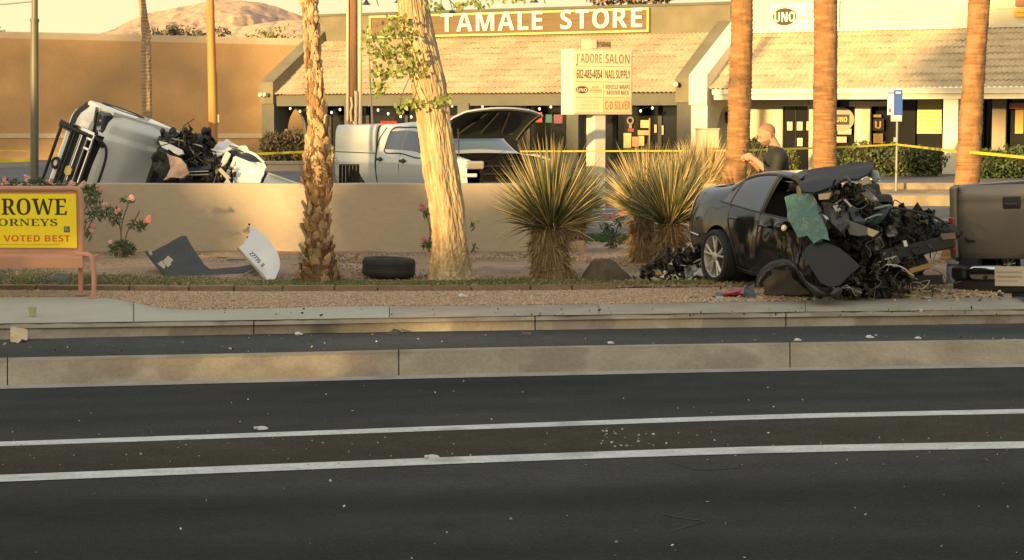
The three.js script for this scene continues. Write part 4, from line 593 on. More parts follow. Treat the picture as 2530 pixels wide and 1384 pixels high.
oleander('wide pink oleander along the wall behind the advertising bench', [120, 628], 25.8, [[[60, 628], [50, 520], [40, 455]], [[120, 628], [140, 540], [150, 455]], [[160, 628], [200, 540], [225, 480]], [[170, 628], [225, 550], [245, 470]]], [[20, 462, 40, 20, 120], [100, 458, 50, 18, 150], [180, 462, 40, 16, 80], [60, 500, 80, 40, 260], [222, 480, 26, 26, 110], [235, 520, 24, 30, 60], [215, 570, 16, 24, 22]], [[12, 448], [40, 452, 2], [66, 440, 4], [120, 446, 3], [150, 452, 5], [178, 455, 6], [202, 458, 5], [225, 462, 4], [250, 468, 3], [228, 562, 2], [212, 492, 2]]);
oleander('small sparse oleander in front of the wall with few pink blooms', [305, 638], 25.2, [[[303, 640], [300, 590], [292, 540], [285, 520]], [[305, 640], [315, 570], [335, 540], [345, 520]], [[303, 640], [300, 560], [318, 500]]], [[303, 615, 32, 20, 170], [262, 525, 30, 16, 60], [285, 535, 16, 24, 50], [315, 495, 18, 10, 24], [338, 555, 22, 14, 30], [350, 560, 14, 14, 16]], [[258, 502, 2], [293, 487, 2], [322, 490, 4], [289, 525, 3], [300, 568, 3], [366, 540, 5], [275, 598, 1], [330, 578, 2]]);
oleander('thin oleander sprig at the left side of the leaning tree', [1055, 622], 24.5, [[[1060, 625], [1062, 560], [1050, 520]], [[1060, 625], [1056, 605]]], [[1052, 525, 16, 14, 24], [1056, 602, 14, 16, 34], [1172, 612, 8, 10, 10], [1168, 560, 6, 12, 8]], [[1042, 512, 4], [1050, 588, 3]]);
oleander('pink flowering oleander between the two tall yuccas', [1512, 626], 27, [[[1510, 628], [1508, 590], [1500, 550]], [[1512, 628], [1520, 580], [1535, 535]], [[1512, 628], [1525, 590]]], [[1512, 590, 26, 22, 70], [1500, 562, 18, 12, 26], [1535, 545, 18, 14, 32]], [[1502, 538, 5], [1493, 548, 5], [1516, 534, 4], [1538, 528, 5], [1488, 560, 3], [1545, 522, 3]]);

{ // boulder
  const o = G(1497, 692); const g = mergeVertices(new THREE.IcosahedronGeometry(1, 5).deleteAttribute('uv').deleteAttribute('normal')); const p = g.attributes.position; for (let i = 0; i < p.count; i++) { const v = V(p.getX(i), p.getY(i), p.getZ(i)), k = 1 + 0.16 * fbm3(v.x * 1.6, v.y * 1.6, v.z * 1.6, 4) + 0.05 * fbm3(v.x * 7, v.y * 7, v.z * 7, 3); const y = v.y > 0 ? Math.pow(v.y, 1.15) : v.y * 0.3; p.setXYZ(i, v.x * k * (0.3 - 0.07 * Math.max(0, v.y)), y * k * 0.25 + 0.02 * (v.x > 0 ? -v.x : 0), v.z * k * 0.22); } g.computeVertexNormals();
  solo(new B().add(g), 'boulder', 'dark brown boulder in the planting bed between the yuccas', 'boulder', surf({ c1: [0.07, 0.05, 0.032], c2: [0.13, 0.09, 0.058], size: 0.5, cells: [5, 5], grain: 0.25, bump: 0.01 }), o);
}

// ---------------------------------------------------------------- hedges and far trees
function bush(name, lb, o, blobs, size, col, n, group) { const t = thing(name, lb, name === 'hedge' ? 'hedge' : 'bush', o, 0, group); const l = [], c = []; for (const b of blobs) leafBlob(l, c, Math.round(n * (b[6] ?? 1)), V(b[0], b[1], b[2]), [b[3], b[4], b[5]], size, col, 0.75); const core = new B(); for (const b of blobs) core.ball(1, b[0], b[1], b[2], [b[3] * 0.72, b[4] * 0.72, b[5] * 0.72], 12); core.build('stem', flat(0.03, 0.028, 0.015, 1), t); stuff(scatter('foliage', leafCard, leafMat, l, t, c)); }  // the stem mesh is dark balls filling the inside of each leaf clump
const onG = (px, d, y = 0.38) => { const p = P(px, 300, d); p.y = y; return p; };
bush('hedge', 'clipped green hedge in the window bay of the cream shop', onG(2222, 51.8), [[-0.95, 0.45, 0, 0.62, 0.5, 0.5], [-0.1, 0.42, 0, 0.7, 0.48, 0.5], [0.7, 0.4, 0, 0.6, 0.45, 0.5]], 0.11, [0.085, 0.115, 0.028], 1500);
bush('hedge', 'loose green hedge right of the white porch post', onG(2478, 50.5), [[-0.35, 0.35, 0, 0.55, 0.42, 0.5], [0.35, 0.4, 0, 0.65, 0.48, 0.5], [1.2, 0.4, 0, 0.6, 0.45, 0.5]], 0.11, [0.06, 0.095, 0.025], 1400);
bush('shrub', 'rounded green shrub behind the standing person at the cream wall', onG(1870, 54.5), [[0, 0.72, 0, 0.36, 0.3, 0.36]], 0.09, [0.075, 0.105, 0.03], 900);
bush('shrub', 'yellow green shrub right of the standing person below the shop door', onG(1956, 53.5), [[0, 0.34, 0, 0.24, 0.36, 0.25]], 0.1, [0.17, 0.19, 0.035], 600);
bush('shrub', 'dry golden shrub in the raised planter beside the boot palm', onG(700, 58), [[-0.3, 0.72, 0, 0.42, 0.4, 0.4], [0.3, 0.78, 0, 0.46, 0.45, 0.4], [0, 0.4, 0.1, 0.65, 0.35, 0.4], [0.55, 0.5, 0, 0.3, 0.5, 0.4]], 0.12, [0.25, 0.185, 0.085], 900);
{ const o = onG(706, 57); const t = thing('planter', 'pale raised planter wall below the dry shrub', 'planter', o); new B().box(1.9, 0.42, 0.25, 0.1, -0.02, 0.6, 0, 0, 0, 0.02).build('wall', stuccoTrim, t); new B().box(1.95, 0.1, 0.3, 0.1, 0.24, 0.6, 0, 0, 0, 0.02).build('coping', oldSlabMat, t); }
{ // beyond the buildings
  const tree = (lb, px, py, d, blobs, col, sz, n) => { const o = P(px, py, d); const y0 = o.y; o.y = 0; const t = thing('distant_tree', lb, 'tree', o); new B().bar(V(0, 0, 0), V(0, y0, 0), 0.25, 0.12).build('trunk', barkMat, t); const l = [], c = []; for (const b of blobs) leafBlob(l, c, n, V(b[0], y0 + b[1], 0), [b[2], b[3], b[2]], sz, col); stuff(scatter('crown', leafCard, leafMat, l, t, c)); };
  tree('reddish brown tree crown showing above the shop parapet', 1560, -12, 95, [[-1.2, 0, 1.1, 0.6], [0.3, 0, 1.2, 0.6], [1.5, 0.1, 0.8, 0.5]], [0.20, 0.12, 0.05], 0.28, 350);
  tree('dark tree top at the left edge above the tan hall', 2, 88, 110, [[-0.4, 0, 0.9, 0.5], [0.1, -0.1, 0.5, 0.3]], [0.07, 0.08, 0.03], 0.22, 350);
  for (const [px, py, r, k] of [[372, 92, 0.8, 0], [395, 96, 0.7, 1], [440, 88, 1.1, 2], [465, 94, 0.9, 3], [500, 98, 0.7, 4], [545, 84, 0.6, 5], [425, 76, 0.4, 6], [690, 96, 1.2, 7], [640, 100, 0.9, 8]]) tree(['small grey green tree just right of the slim palm above the hall', 'low grey green tree third from the slim palm above the hall', 'tallest grey green tree at the foot of the hill', 'grey green tree left of the wooden post at the hill foot', 'round grey tree touching the wooden post on its left', 'small dark tree just right of the wooden post', 'little dark tree highest on the hill foot', 'pale green tree left of the boot palm on the foothill', 'low pale tree above the right end of the tan hall'][k], px, py, 220, [[0, 0, r * 2, r * 1.4]], k > 6 ? [0.2, 0.2, 0.08] : [0.15, 0.15, 0.10], 0.5, 160);
  const o = P(216, 92, 120), y0 = o.y; o.y = 0; const t = thing('distant_palm', 'small feathery palm top beyond the tan hall', 'palm', o); new B().bar(V(0, 0, 0), V(0, y0 - 0.1, 0), 0.16, 0.12).build('trunk', barkMat, t); const fr = []; for (let i = 0; i < 26; i++) { const a = i * 2.4, e = rr(-0.4, 1.2), dir = V(Math.cos(a) * Math.cos(e), Math.sin(e), Math.sin(a) * Math.cos(e)); bladeTo(fr, V(0, y0 - 0.1, 0), dir, rr(0.5, 0.85), 0.16, 0.5); } stuff(new B().raw(fr.flatMap(p => [p.x, p.y, p.z])).build('fronds', flat(0.11, 0.13, 0.04, 0.7, { side: THREE.DoubleSide }), t));
}

// ---------------------------------------------------------------- street furniture
{ // advertising bench
  const o = G(232, 736); const t = thing('advertising_bench', 'terracotta metal bench with yellow advertisement back reading ROWE', 'bench', o, -0.03);
  const k = 1 / sc(-o.z), X0 = px => (px - 232) * k, back = px => X0(px) + (px - 1265) * k * 0.0155, X = X0, Y = py => (736 - py) * k * 1.0;
  const m = surf({ c1: [0.47, 0.235, 0.155], c2: [0.54, 0.28, 0.19], size: 0.8, cells: [5, 5], grain: 0.06, rough: 0.6, bump: 0.001 });
  const W = 1.75, top = Y(468), xr = back(201), x0 = xr - W, yb = Y(628), r = 0.026;
  for (const e of [0, 1]) { const q = x => e ? x0 + (xr - x) : x; new B().tube([V(q(xr - 0.013), 0, -0.3), V(q(xr - 0.013), 0.45, -0.3)], r, 4, 8).build('rear_leg', m, t); new B().tube([V(q(X(232)), 0, 0), V(q(X(232)), Y(660), 0), V(q(X(232)) - (e ? -1 : 1) * 0.02, Y(634), 0), V(q(X(220)), Y(629), 0), V(q(X(190)), Y(628), -0.02)], r, 20, 8).build('front_leg', m, t); new B().beam(V(q(X(226)), Y(640), -0.02), V(q(X(226)), Y(640), -0.3), 0.03, 0.06).build('side_rail', m, t); for (const z of [0, -0.3]) new B().box(0.1, 0.012, 0.1, q(z ? xr - 0.013 : X(232)), 0.006, z).build('foot_plate', m, t); }
  for (let i = 0; i < 5; i++) new B().box(W + 0.1, 0.03, 0.058, (x0 + xr) / 2 + 0.04, Y(634) - i * 0.001, -0.27 + i * 0.064, 0, 0, 0, 0.006).build('seat_slat', m, t);
  new B().box(W + 0.12, Y(633) - Y(661), 0.03, (x0 + xr) / 2 + 0.045, (Y(633) + Y(661)) / 2, 0.05, 0, 0.08, 0, 0.006).build('front_rail', m, t);
  const fp = []; const rad = 0.05; fp.push(V(x0, yb, -0.31), V(x0, top - rad, -0.31), V(x0 + 0.015, top - 0.015, -0.31), V(x0 + rad, top, -0.31)); for (let i = 1; i < 8; i++) fp.push(V(lerp(x0, xr, i / 8), top, -0.31)); fp.push(V(xr - rad, top, -0.31), V(xr - 0.015, top - 0.015, -0.31), V(xr, top - rad, -0.31), V(xr, yb, -0.31));
  new B().tube(fp, 0.028, 80, 8).build('back_frame', m, t);
  new B().box(W - 0.02, 0.05, 0.05, (x0 + xr) / 2, yb - 0.005, -0.31, 0, 0, 0, 0.008).build('back_rail', m, t);
  new B().box(W - 0.05, top - yb - 0.05, 0.02, (x0 + xr) / 2, (top + yb) / 2, -0.325).build('back_plate', m, t);
  const ax1 = back(190), ax0 = x0 + 0.05, ay1 = Y(481), ay0 = Y(617), aw = ax1 - ax0, ah = ay1 - ay0, cw = 1024, ch = Math.round(cw * ah / aw), px = x => (back(x) - ax0) / aw * cw, py = y => (ay1 - Y(y)) / ah * ch;
  const tx = canvasTex(cw, ch, (g, w, h) => { g.fillStyle = '#f5dc21'; g.fillRect(0, 0, w, h);
    fitText(g, 'ROWE', px(2), px(168), py(534), py(534) - py(493), 'serif', '#2b2a14'); fitText(g, 'ATTORNEYS', px(-82), px(144), py(562), py(562) - py(544), 'serif', '#4a4a1e'); fitText(g, 'VOTED BEST', px(7), px(174), py(601), py(601) - py(585), 'sans-serif', '#d8661e');
    g.fillStyle = '#77782a'; g.fillRect(px(-60), py(608.5), px(146) - px(-60), 2); g.fillStyle = '#5d5f55'; g.fillRect(px(158), py(563), px(173) - px(158), py(578) - py(563)); g.fillStyle = '#cfcfb0'; g.fillRect(px(161), py(566), px(166) - px(161), 3); g.fillRect(px(161), py(566), 3, py(574) - py(566)); g.fillRect(px(163), py(571), px(170) - px(163), 3); g.strokeStyle = '#8a8a30'; g.lineWidth = 1.5; g.beginPath(); g.arc(px(176), py(496), 5, 0, 7); g.stroke(); });
  new B(true).box(aw, ah, 0.012, (ax0 + ax1) / 2, (ay0 + ay1) / 2, -0.308).build('advertisement', new THREE.MeshPhysicalMaterial({ map: tx, roughness: 0.45 }), t);
}
{ // shops' roadside sign
  const d = 38, o = P(1488, 300, d); o.y = 0.15; const t = thing('monument_sign', 'cream tenant board on a square post between the yuccas', 'sign', o, 35 * Math.PI / 180);
  const y0 = P(1488, 283, d).y - o.y, y1 = P(1488, 122, d).y - o.y, s = sc(d), w = 150 / s / Math.cos(35 * Math.PI / 180), dep = 0.40, cx = 0.02;
  const cm = surf({ c1: [0.66, 0.58, 0.42], c2: [0.72, 0.64, 0.48], size: 2, grain: 0.03, bump: 0.001 });
  new B().box(0.27, y0, 0.27, 0, y0 / 2, -0.2, 0, 0, 0, 0.01).build('post', cm, t); new B().box(0.275, 0.012, 0.275, 0, 0.66, -0.2).build('post_joint', stuccoTrim, t);
  new B().box(w, y1 - y0, dep, cx, (y0 + y1) / 2, -0.2, 0, 0, 0, 0.008).build('cabinet', cm, t);
  new B().box(0.5, 0.2, 0.3, cx - 0.02, y1 + 0.1, -0.2).build('number_block', flat(0.56, 0.43, 0.27, 0.8), t); 
  { const g = new TextGeometry('15846', { font, size: 0.1, depth: 0.01, curveSegments: 3 }); g.computeBoundingBox(); const bw = g.boundingBox.max.x; new B().add(g, new THREE.Matrix4().makeScale(0.36 / bw, 1, 1).setPosition(cx - 0.14, y1 + 0.05, -0.048)).build('number', flat(0.22, 0.14, 0.06, 0.7), t); new B().box(0.12, 0.16, 0.02, cx - 0.2, y1 + 0.1, -0.045).build('number_plate', flat(0.78, 0.68, 0.42, 0.7), t); }
  const cells = [[0, 0, "J'ADORE", '#b08a62', 0.62, '#fdeec0'], [1, 0, 'SALON', '#a98763', 0.62, '#fbe4b4'], [0, 1, '602-485-4054', '#5a4422', 0.58, '#fbe6b0'], [1, 1, 'NAIL SUPPLY', '#54401f', 0.55, '#fbe6b4'], [0, 2, null], [1, 2, 'VW'], [0, 3, 'CARE'], [1, 3, 'C-D SILVER', '#e0744a', 0.55, '#f6cf94']];
  const gw = (w - 0.06) / 2, gh = (y1 - y0 - 0.06) / 4;
  for (const [c, r, tx, col, k, bgc] of cells) {
    const tex = canvasTex(256, 160, (g, W, H) => { g.fillStyle = bgc || '#fbe2ae'; g.fillRect(0, 0, W, H);
      if (tx === null) { g.fillStyle = '#4a3a1c'; g.beginPath(); g.ellipse(62, 82, 58, 42, 0, 0, 7); g.fill(); g.strokeStyle = '#fbe2ae'; g.lineWidth = 3; g.beginPath(); g.ellipse(62, 82, 53, 37, 0, 0, 7); g.stroke(); fitText(g, 'UNO', 16, 108, 102, 38, 'sans-serif', '#fff0c8'); fitText(g, 'AUTO', 150, 214, 66, 22, 'sans-serif', '#b8702e'); fitText(g, 'INSURANCE', 126, 246, 100, 22, 'sans-serif', '#a86428'); g.fillStyle = '#c98a48'; g.fillRect(132, 108, 108, 4); }
      else if (tx === 'VW') { fitText(g, 'VEHICLE WRAPS', 14, 242, 72, 44, 'sans-serif', '#4d3c1e'); fitText(g, 'AROUND BACK', 24, 234, 132, 44, 'sans-serif', '#4d3c1e'); }
      else if (tx === 'CARE') { fitText(g, 'Financial', 76, 190, 48, 26, 'sans-serif', '#e6b684', ''); fitText(g, 'Medical Care', 54, 214, 90, 28, 'sans-serif', '#e2ab76', ''); fitText(g, 'New Help Clinic', 50, 218, 124, 20, 'sans-serif', '#e6b684', ''); }
      else fitText(g, tx, 10, 246, H / 2 + H * k / 2, H * k, 'sans-serif', col); });
    new B(true).box(gw - 0.012, gh - 0.012, 0.012, cx + (c - 0.5) * gw, y1 - 0.03 - (r + 0.5) * gh, 0.008).build('tenant_panel', new THREE.MeshPhysicalMaterial({ map: tex, roughness: 0.5 }), t);
  }
}
const greyMetal = flat(0.24, 0.245, 0.23, 0.5, { metalness: 0.3 });
{ // bus stop sign
  const d = 43, o = P(2214, 480, d), t = thing('bus_stop_sign', 'blue and white bus stop sign on a thin grey pole', 'sign', o); const s = sc(d);
  new B().bar(V(0, 0, 0), V(0, 256 / s, 0), 0.028, 0.028, 10).build('pole', greyMetal, t);
  const y = py => P(2214, py, d).y - o.y;
  new B().box(0.2, y(222) - y(284), 0.02, 0, (y(222) + y(284)) / 2, 0.045, 0.1).build('blue_panel', flat(0.05, 0.12, 0.42, 0.5), t); new B().box(0.14, y(222) - y(284), 0.02, -0.16, (y(222) + y(284)) / 2, 0.05, -0.35).build('white_panel', flat(0.52, 0.50, 0.52, 0.5), t); new B().box(0.13, 0.06, 0.012, -0.16, y(229), 0.064, -0.35).build('blue_stripe', flat(0.10, 0.13, 0.28, 0.5), t); new B().box(0.12, 0.05, 0.012, 0, y(229), 0.06, 0.1).build('white_stripe', flat(0.5, 0.5, 0.55, 0.5), t);
  new B().add(new THREE.CylinderGeometry(0.05, 0.05, 0.012, 16), M4(-0.16, y(273), 0.064, 1.57, 0, -0.35)).build('red_disc', flat(0.40, 0.14, 0.16, 0.5), t);
  new B().box(0.24, y(284) - y(299), 0.012, -0.03, (y(285.5) + y(299)) / 2, 0.045).build('route_plate', flat(0.62, 0.58, 0.46, 0.5), t);
  new B().box(0.08, 0.1, 0.05, -0.04, y(345), 0.04).build('button_box', flat(0.35, 0.33, 0.28, 0.5), t);
}
{ // poles
  const pole = (name, lb, cat, d, pts, m, seg = 14) => { const o = P(pts[0][0], pts[0][1], d); o.y = 0.12; const t = thing(name, lb, cat, o); const q = pts.map(p => [P(p[0], p[1], d).sub(o), p[2] / 2 / sc(d)]); for (let i = 0; i < q.length - 1; i++) new B().bar(q[i][0], q[i + 1][0], q[i][1], q[i + 1][1], seg).build('pole', m, t); return [t, o]; };
  const lampMat = surf({ c1: [0.12, 0.11, 0.075], c2: [0.16, 0.145, 0.10], size: 1, cells: [6, 2], grain: 0.08, rough: 0.5, bump: 0 });
  const [t1, o1] = pole('lamp_post', 'tall grey green metal lamp post at the far left', 'lamp post', 31, [[84, 600, 21], [85, 300, 20], [85, 52, 19], [85.5, 51, 15], [85.5, -260, 14]], lampMat); new B().tube([P(85, 3, 31).sub(o1), P(0, 11, 31).sub(o1), P(-120, 14, 31).sub(o1)], 0.012, 6, 5).build('cable', greyMetal, t1); new B().bar(P(85, 46, 31).sub(o1), P(85, 54, 31).sub(o1), 0.075, 0.075).build('collar', lampMat, t1);
  const woodMat = surf({ c1: [0.40, 0.18, 0.055], c2: [0.56, 0.28, 0.09], size: [0.3, 2.4], cells: [10, 3], grain: 0.12, bump: 0.004, contrast: 2 });
  const [t2, o2] = pole('wooden_post', 'slim orange wooden pole behind the wrecked pickup', 'pole', 34, [[530, 545, 23], [527, 330, 22], [523, 150, 21], [519, 0, 19], [512, -260, 18]], woodMat); new B().bar(P(538, 305, 34).sub(o2), P(535, 180, 34).sub(o2), 0.008).build('cable', flat(0.4, 0.3, 0.17), t2); new B().box(0.03, 0.14, 0.03, P(539, 293, 34).x - o2.x, P(539, 293, 34).y - o2.y, 0).build('cable_cap', flat(0.6, 0.5, 0.36), t2);
  const darkWood = surf({ c1: [0.16, 0.085, 0.045], c2: [0.25, 0.14, 0.075], size: [0.3, 2.4], cells: [10, 3], grain: 0.14, bump: 0.004, contrast: 2 });
  const [t3, o3] = pole('utility_pole', 'brown utility pole with pale conduits behind the white pickup cap', 'pole', 43, [[872, 520, 27], [872, 300, 26], [872, 0, 24], [872, -260, 23]], darkWood); const pvc = flat(0.62, 0.52, 0.36, 0.6), L3 = (x, y, z = 0) => P(x, y, 43).sub(o3).add(V(0, 0, z));
  for (const [x, y1, w] of [[860, 298, 7], [890, 340, 11]]) new B().bar(L3(x, y1, 0.1), L3(x, -260, 0.1), w / 2 / sc(43), w / 2 / sc(43), 10).build('conduit', pvc, t3);
  for (const [pts, w] of [[[[881, 225], [880, 265], [881, 310]], 8], [[[868, 240], [870, 262], [867, 280], [871, 300]], 6], [[[878, 300], [878, 330]], 10]]) new B().add(new THREE.TubeGeometry(new THREE.CatmullRomCurve3(pts.map(p => L3(p[0], p[1], 0.17))), 10, w / 2 / sc(43), 6)).warp(v => { v.x += 0.012 * noise3(v.y * 9, 2, 1); }).build('guard_strip', pvc, t3);
  pole('thin_pole', 'thin grey metal pole right of the utility pole', 'pole', 47, [[923, 520, 5], [920, 305, 5], [912, 145, 4.5], [909, 70, 4.5]], flat(0.42, 0.38, 0.30, 0.5));
}
{ // utility cabinet
  const d = 48, o = P(1750, 300, d); o.y = 0.38; const t = thing('utility_cabinet', 'small tan metal cabinet on a post before the cream arch', 'cabinet', o, -0.25); const yb = P(1750, 366, d).y - o.y, yt = P(1750, 320, d).y - o.y; new B().box(0.14, yb, 0.1, 0, yb / 2, 0).build('post', stuccoTrim, t); new B().box(0.58, yt - yb, 0.3, 0, (yt + yb) / 2, 0, 0, 0, 0, 0.015).build('cabinet', flat(0.44, 0.33, 0.21, 0.6), t); new B().box(0.25, yt - yb - 0.04, 0.02, -0.14, (yt + yb) / 2, 0.155).build('door', flat(0.5, 0.38, 0.25, 0.6), t); new B().box(0.1, 0.18, 0.02, 0.13, (yt + yb) / 2, 0.16).build('notice', flat(0.7, 0.56, 0.3, 0.6), t); new B().box(0.04, 0.05, 0.02, 0.13, (yt + yb) / 2 + 0.15, 0.16).build('latch', flat(0.7, 0.6, 0.4), t); new B().box(0.62, 0.03, 0.34, 0, yt + 0.015, 0).build('lid', stuccoTrim, t);
}
// caution tape
const tapeMat = flat(0.74, 0.56, 0.03, 0.5, { side: THREE.DoubleSide });
function tape(lb, pts, w = 0.06) { // [px, py, distance]
  const q = pts.map(p => P(...p)), c = new THREE.CatmullRomCurve3(q, false, 'catmullrom', 0.1), rows = []; const n = 40; for (let i = 0; i <= n; i++) { const p = c.getPoint(i / n), tw = 0.5 * noise3(i * 0.23, pts[0][0], 1); rows.push([p.clone().add(V(0, w / 2 * Math.cos(tw), w / 2 * Math.sin(tw))), p.clone().add(V(0, -w / 2 * Math.cos(tw), -w / 2 * Math.sin(tw)))]); }
  const o = q[0].clone(); return solo(new B().add(gridGeo(rows)).move(-o.x, -o.y, -o.z), 'caution_tape', lb, 'caution tape', tapeMat, o);
}
tape('yellow tape at the left edge running to the lamp post', [[-60, 400, 31], [0, 398, 31], [85, 395, 31]], 0.055);
tape('faint upper yellow tape strand at the left edge by the lamp post', [[-60, 371, 40], [10, 372, 40], [84, 373, 38]], 0.022);
tape('short yellow tape end hanging left of the lamp post', [[62, 395, 30.9], [65, 415, 30.9], [69, 440, 30.8]], 0.03);
tape('yellow tape left of the boot palm before the dry shrub', [[620, 381, 44], [690, 378, 44], [760, 375, 44]], 0.055);
tape('yellow tape across the sign post from hood to smooth palm', [[1285, 374, 34.5], [1480, 373.5, 35], [1830, 372, 36]], 0.028);
tape('yellow tape behind the standing person to the bus stop pole', [[1850, 371, 36], [2010, 366, 40], [2120, 362, 42], [2213, 357, 42.9]], 0.04);
tape('bright yellow tape from the bus stop pole to the curved palm', [[2215, 357, 42.9], [2300, 367, 34], [2390, 377, 25.2]], 0.042);
tape('bright yellow tape leaving the right edge from the curved palm', [[2392, 376, 24.9], [2450, 381, 24], [2600, 396, 22]], 0.036);

// ---------------------------------------------------------------- loose wreckage on the ground
const blackPl = surf({ c1: [0.018, 0.017, 0.015], c2: [0.034, 0.031, 0.027], size: 0.5, grain: 0.15, rough: 0.55, bump: 0.002 }), whitePaint = flat(0.60, 0.60, 0.57, 0.28, { clearcoat: 0.8, clearcoatRoughness: 0.12 }), bareMetal = flat(0.33, 0.32, 0.28, 0.4, { metalness: 0.6 }), darkMetal = flat(0.06, 0.058, 0.05, 0.45, { metalness: 0.4 });
function pan(outline, mat, name, parent, opt = {}) { const o = parent.position, a = panel(outline, opt.t ?? 0.012, opt.r ?? 0.02, opt.div ?? 3, opt.nf ?? 4, opt.off ?? 0); for (let i = 0; i < a.length; i += 3) { a[i] -= o.x; a[i + 1] -= o.y; a[i + 2] -= o.z; } const bb = new B().raw(a); bb.g[0] = clean(toCreasedNormals(bb.g[0], opt.crease ?? 0.75)); return bb.build(name, mat, parent); }
{ // grey panel and white fender
  const t = thing('body_panel_wreckage', 'dark grey torn body panel with white stickers lying by the wall', 'wreckage', G(455, 692));
  const gm = surf({ c1: [0.02, 0.019, 0.015], c2: [0.032, 0.03, 0.024], size: 0.8, grain: 0.08, rough: 0.6, bump: 0.002 });
  pan([[358, 620, 23.2], [375, 622, 23.1], [448, 584, 23.6], [460, 583, 23.6], [472, 606, 23.4], [505, 655, 23], [517, 665, 22.9], [640, 652, 23], [650, 668, 22.7], [600, 690, 22.4], [515, 693, 22.3], [420, 693, 22.3], [385, 655, 22.8]], gm, 'panel', t, { r: 0.012, t: 0.02 });
  for (const q of [[[389, 652], [399, 644], [409, 656], [406, 665]], [[402, 645], [415, 632], [428, 642], [421, 651], [423, 654], [414, 660]]]) pan(q.map(p => [p[0], p[1], 22.6]), flat(0.62, 0.57, 0.46, 0.8), 'sticker', t, { r: 0, t: 0.004, div: 1 });
  pan([[366, 623, 23.0], [373, 621, 23.0], [377, 628, 22.9], [371, 630, 22.9]], bareMetal, 'bracket', t, { r: 0, t: 0.01, div: 1 });
  const b = new B(); for (const [a, c, w] of [[[580, 690], [640, 660], 0.02], [[600, 692], [650, 668], 0.03], [[575, 693], [630, 690], 0.02], [[560, 640], [605, 641], 0.02]]) b.beam(P(a[0], a[1], 22.3).sub(t.position), P(c[0], c[1], 22.5).sub(t.position), w, 0.02); b.build('strut', bareMetal, t);
  const f = thing('fender_wreckage', 'white torn fender with black lettering standing beside grey panel', 'wreckage', G(660, 694));
  pan([[586, 611, 22.5], [600, 602, 22.7], [615, 580, 23], [621, 560, 23.2], [630, 562, 23.2], [650, 580, 22.9], [672, 606, 22.5], [686, 625, 22.3], [691, 640, 22.2], [690, 662, 22], [681, 688, 22], [668, 695, 22], [656, 692, 22.05], [640, 672, 22.2]], whitePaint, 'panel', f, { r: 0.035, t: 0.014, nf: 2.4 });
  pan([[585, 611, 22.4], [589, 610, 22.4], [662, 692, 21.95], [656, 693, 21.95]], flat(0.32, 0.28, 0.22), 'edge', f, { r: 0.01, t: 0.03, div: 2 });
  { const letters = '17700 8'; const dk = flat(0.05, 0.06, 0.05, 0.7); [...'27770 8'].forEach((ch, i) => { if (ch === ' ') return; const c = P(623 + i * 4.6, 618 + i * 4.8, 21.9).sub(f.position); const g = new TextGeometry(ch, { font, size: 0.045, depth: 0.004, curveSegments: 3 }); new B().add(g, M4(c.x, c.y - 0.02, c.z + 0.28, -0.25, 0, -0.82)).build('letter', dk, f); }); }
  for (const [x, y] of [[617, 554], [613, 586]]) new B().ball(0.014, P(x, y, 23).x - f.position.x, P(x, y, 23).y - f.position.y, P(x, y, 22.95).z - f.position.z).build('fastener', blackPl, f);
  const st = (lb, a, c, d, w, m = blackPl) => { const o = P(a[0], a[1], d); solo(new B().beam(V(0, 0, 0), P(c[0], c[1], d).sub(o), w, w * 0.6), 'debris_strip', lb, 'debris', m, o); };
  st('thick black strip on the soil against the wall base', [488, 629], [524, 629], 26, 0.02); st('long thin black strip on the soil between panel and fender', [536, 636], [606, 641], 25.2, 0.012); st('long white strip at the gravel edge in front of the sedan', [1636, 746], [1672, 744], 20.3, 0.03, flat(0.62, 0.6, 0.52)); st('thin dark red sliver on the pavement at right', [2375, 760], [2418, 757], 19.6, 0.025, flat(0.16, 0.05, 0.04)); st('black strip on the side lane below the kerb joint', [634, 836], [668, 835], 17.9, 0.03);
}
{ // black plastic on the grass at the left
  const mk = (lb, px, py, list, m = blackPl) => { const t = thing('plastic_debris', lb, 'debris', G(px, py)); list.forEach(q => pan(q, m, 'shard', t, { r: 0.02, t: 0.01, div: 2 })); };
  mk('jagged black bumper shard on the grass under the bench', 110, 694, [[[82, 694, 22], [100, 684, 22.2], [118, 680, 22.3], [134, 683, 22.3], [150, 675, 22.3], [166, 681, 22.2], [170, 692, 22], [130, 695, 21.9]], [[128, 700, 21.6], [160, 690, 21.9], [196, 696, 21.7], [185, 701, 21.6]]]);
  mk('long black trim strip on the grass at the left edge', 40, 676, [[[0, 670, 23.4], [60, 672, 23.3], [84, 675, 23.2], [80, 678, 23.2], [0, 675, 23.4]]]);
  mk('black shard on the grass at the far left edge', 4, 690, [[[-20, 680, 22.5], [10, 678, 22.5], [16, 688, 22.3], [-10, 696, 22]]]);
  mk('small black shard on the grass right of the bench leg', 298, 690, [[[286, 694, 22], [300, 683, 22.2], [306, 685, 22.2], [298, 694, 22]], [[252, 677, 22.9], [270, 673, 23], [268, 678, 22.8]]]);
  mk('crumpled black plastic lump in the side lane near the kerb', 978, 823, [[[946, 824, 17.95], [972, 817, 18.1], [996, 816, 18.05], [996, 824, 17.95]], [[964, 824, 17.9], [972, 811, 18.1], [990, 814, 18.05], [985, 825, 17.9]]]);
  mk('bright red lamp shard on the gravel before the tyre', 846, 745, [[[840, 735, 20.3], [845, 733, 20.3], [854, 744, 20.1], [848, 747, 20.1]]], flat(0.17, 0.02, 0.012, 0.35));
  mk('small black shard on the gravel left of the red lamp debris', 1694, 733, [[[1690, 731, 20.7], [1698, 729, 20.7], [1702, 735, 20.6], [1692, 736, 20.6]]]);
  mk('dark red shard in the side lane by the kerb joint', 1300, 823, [[[1289, 822, 18.1], [1312, 821, 18.1], [1314, 824, 18], [1290, 825, 18]]], flat(0.12, 0.035, 0.03, 0.5));
}
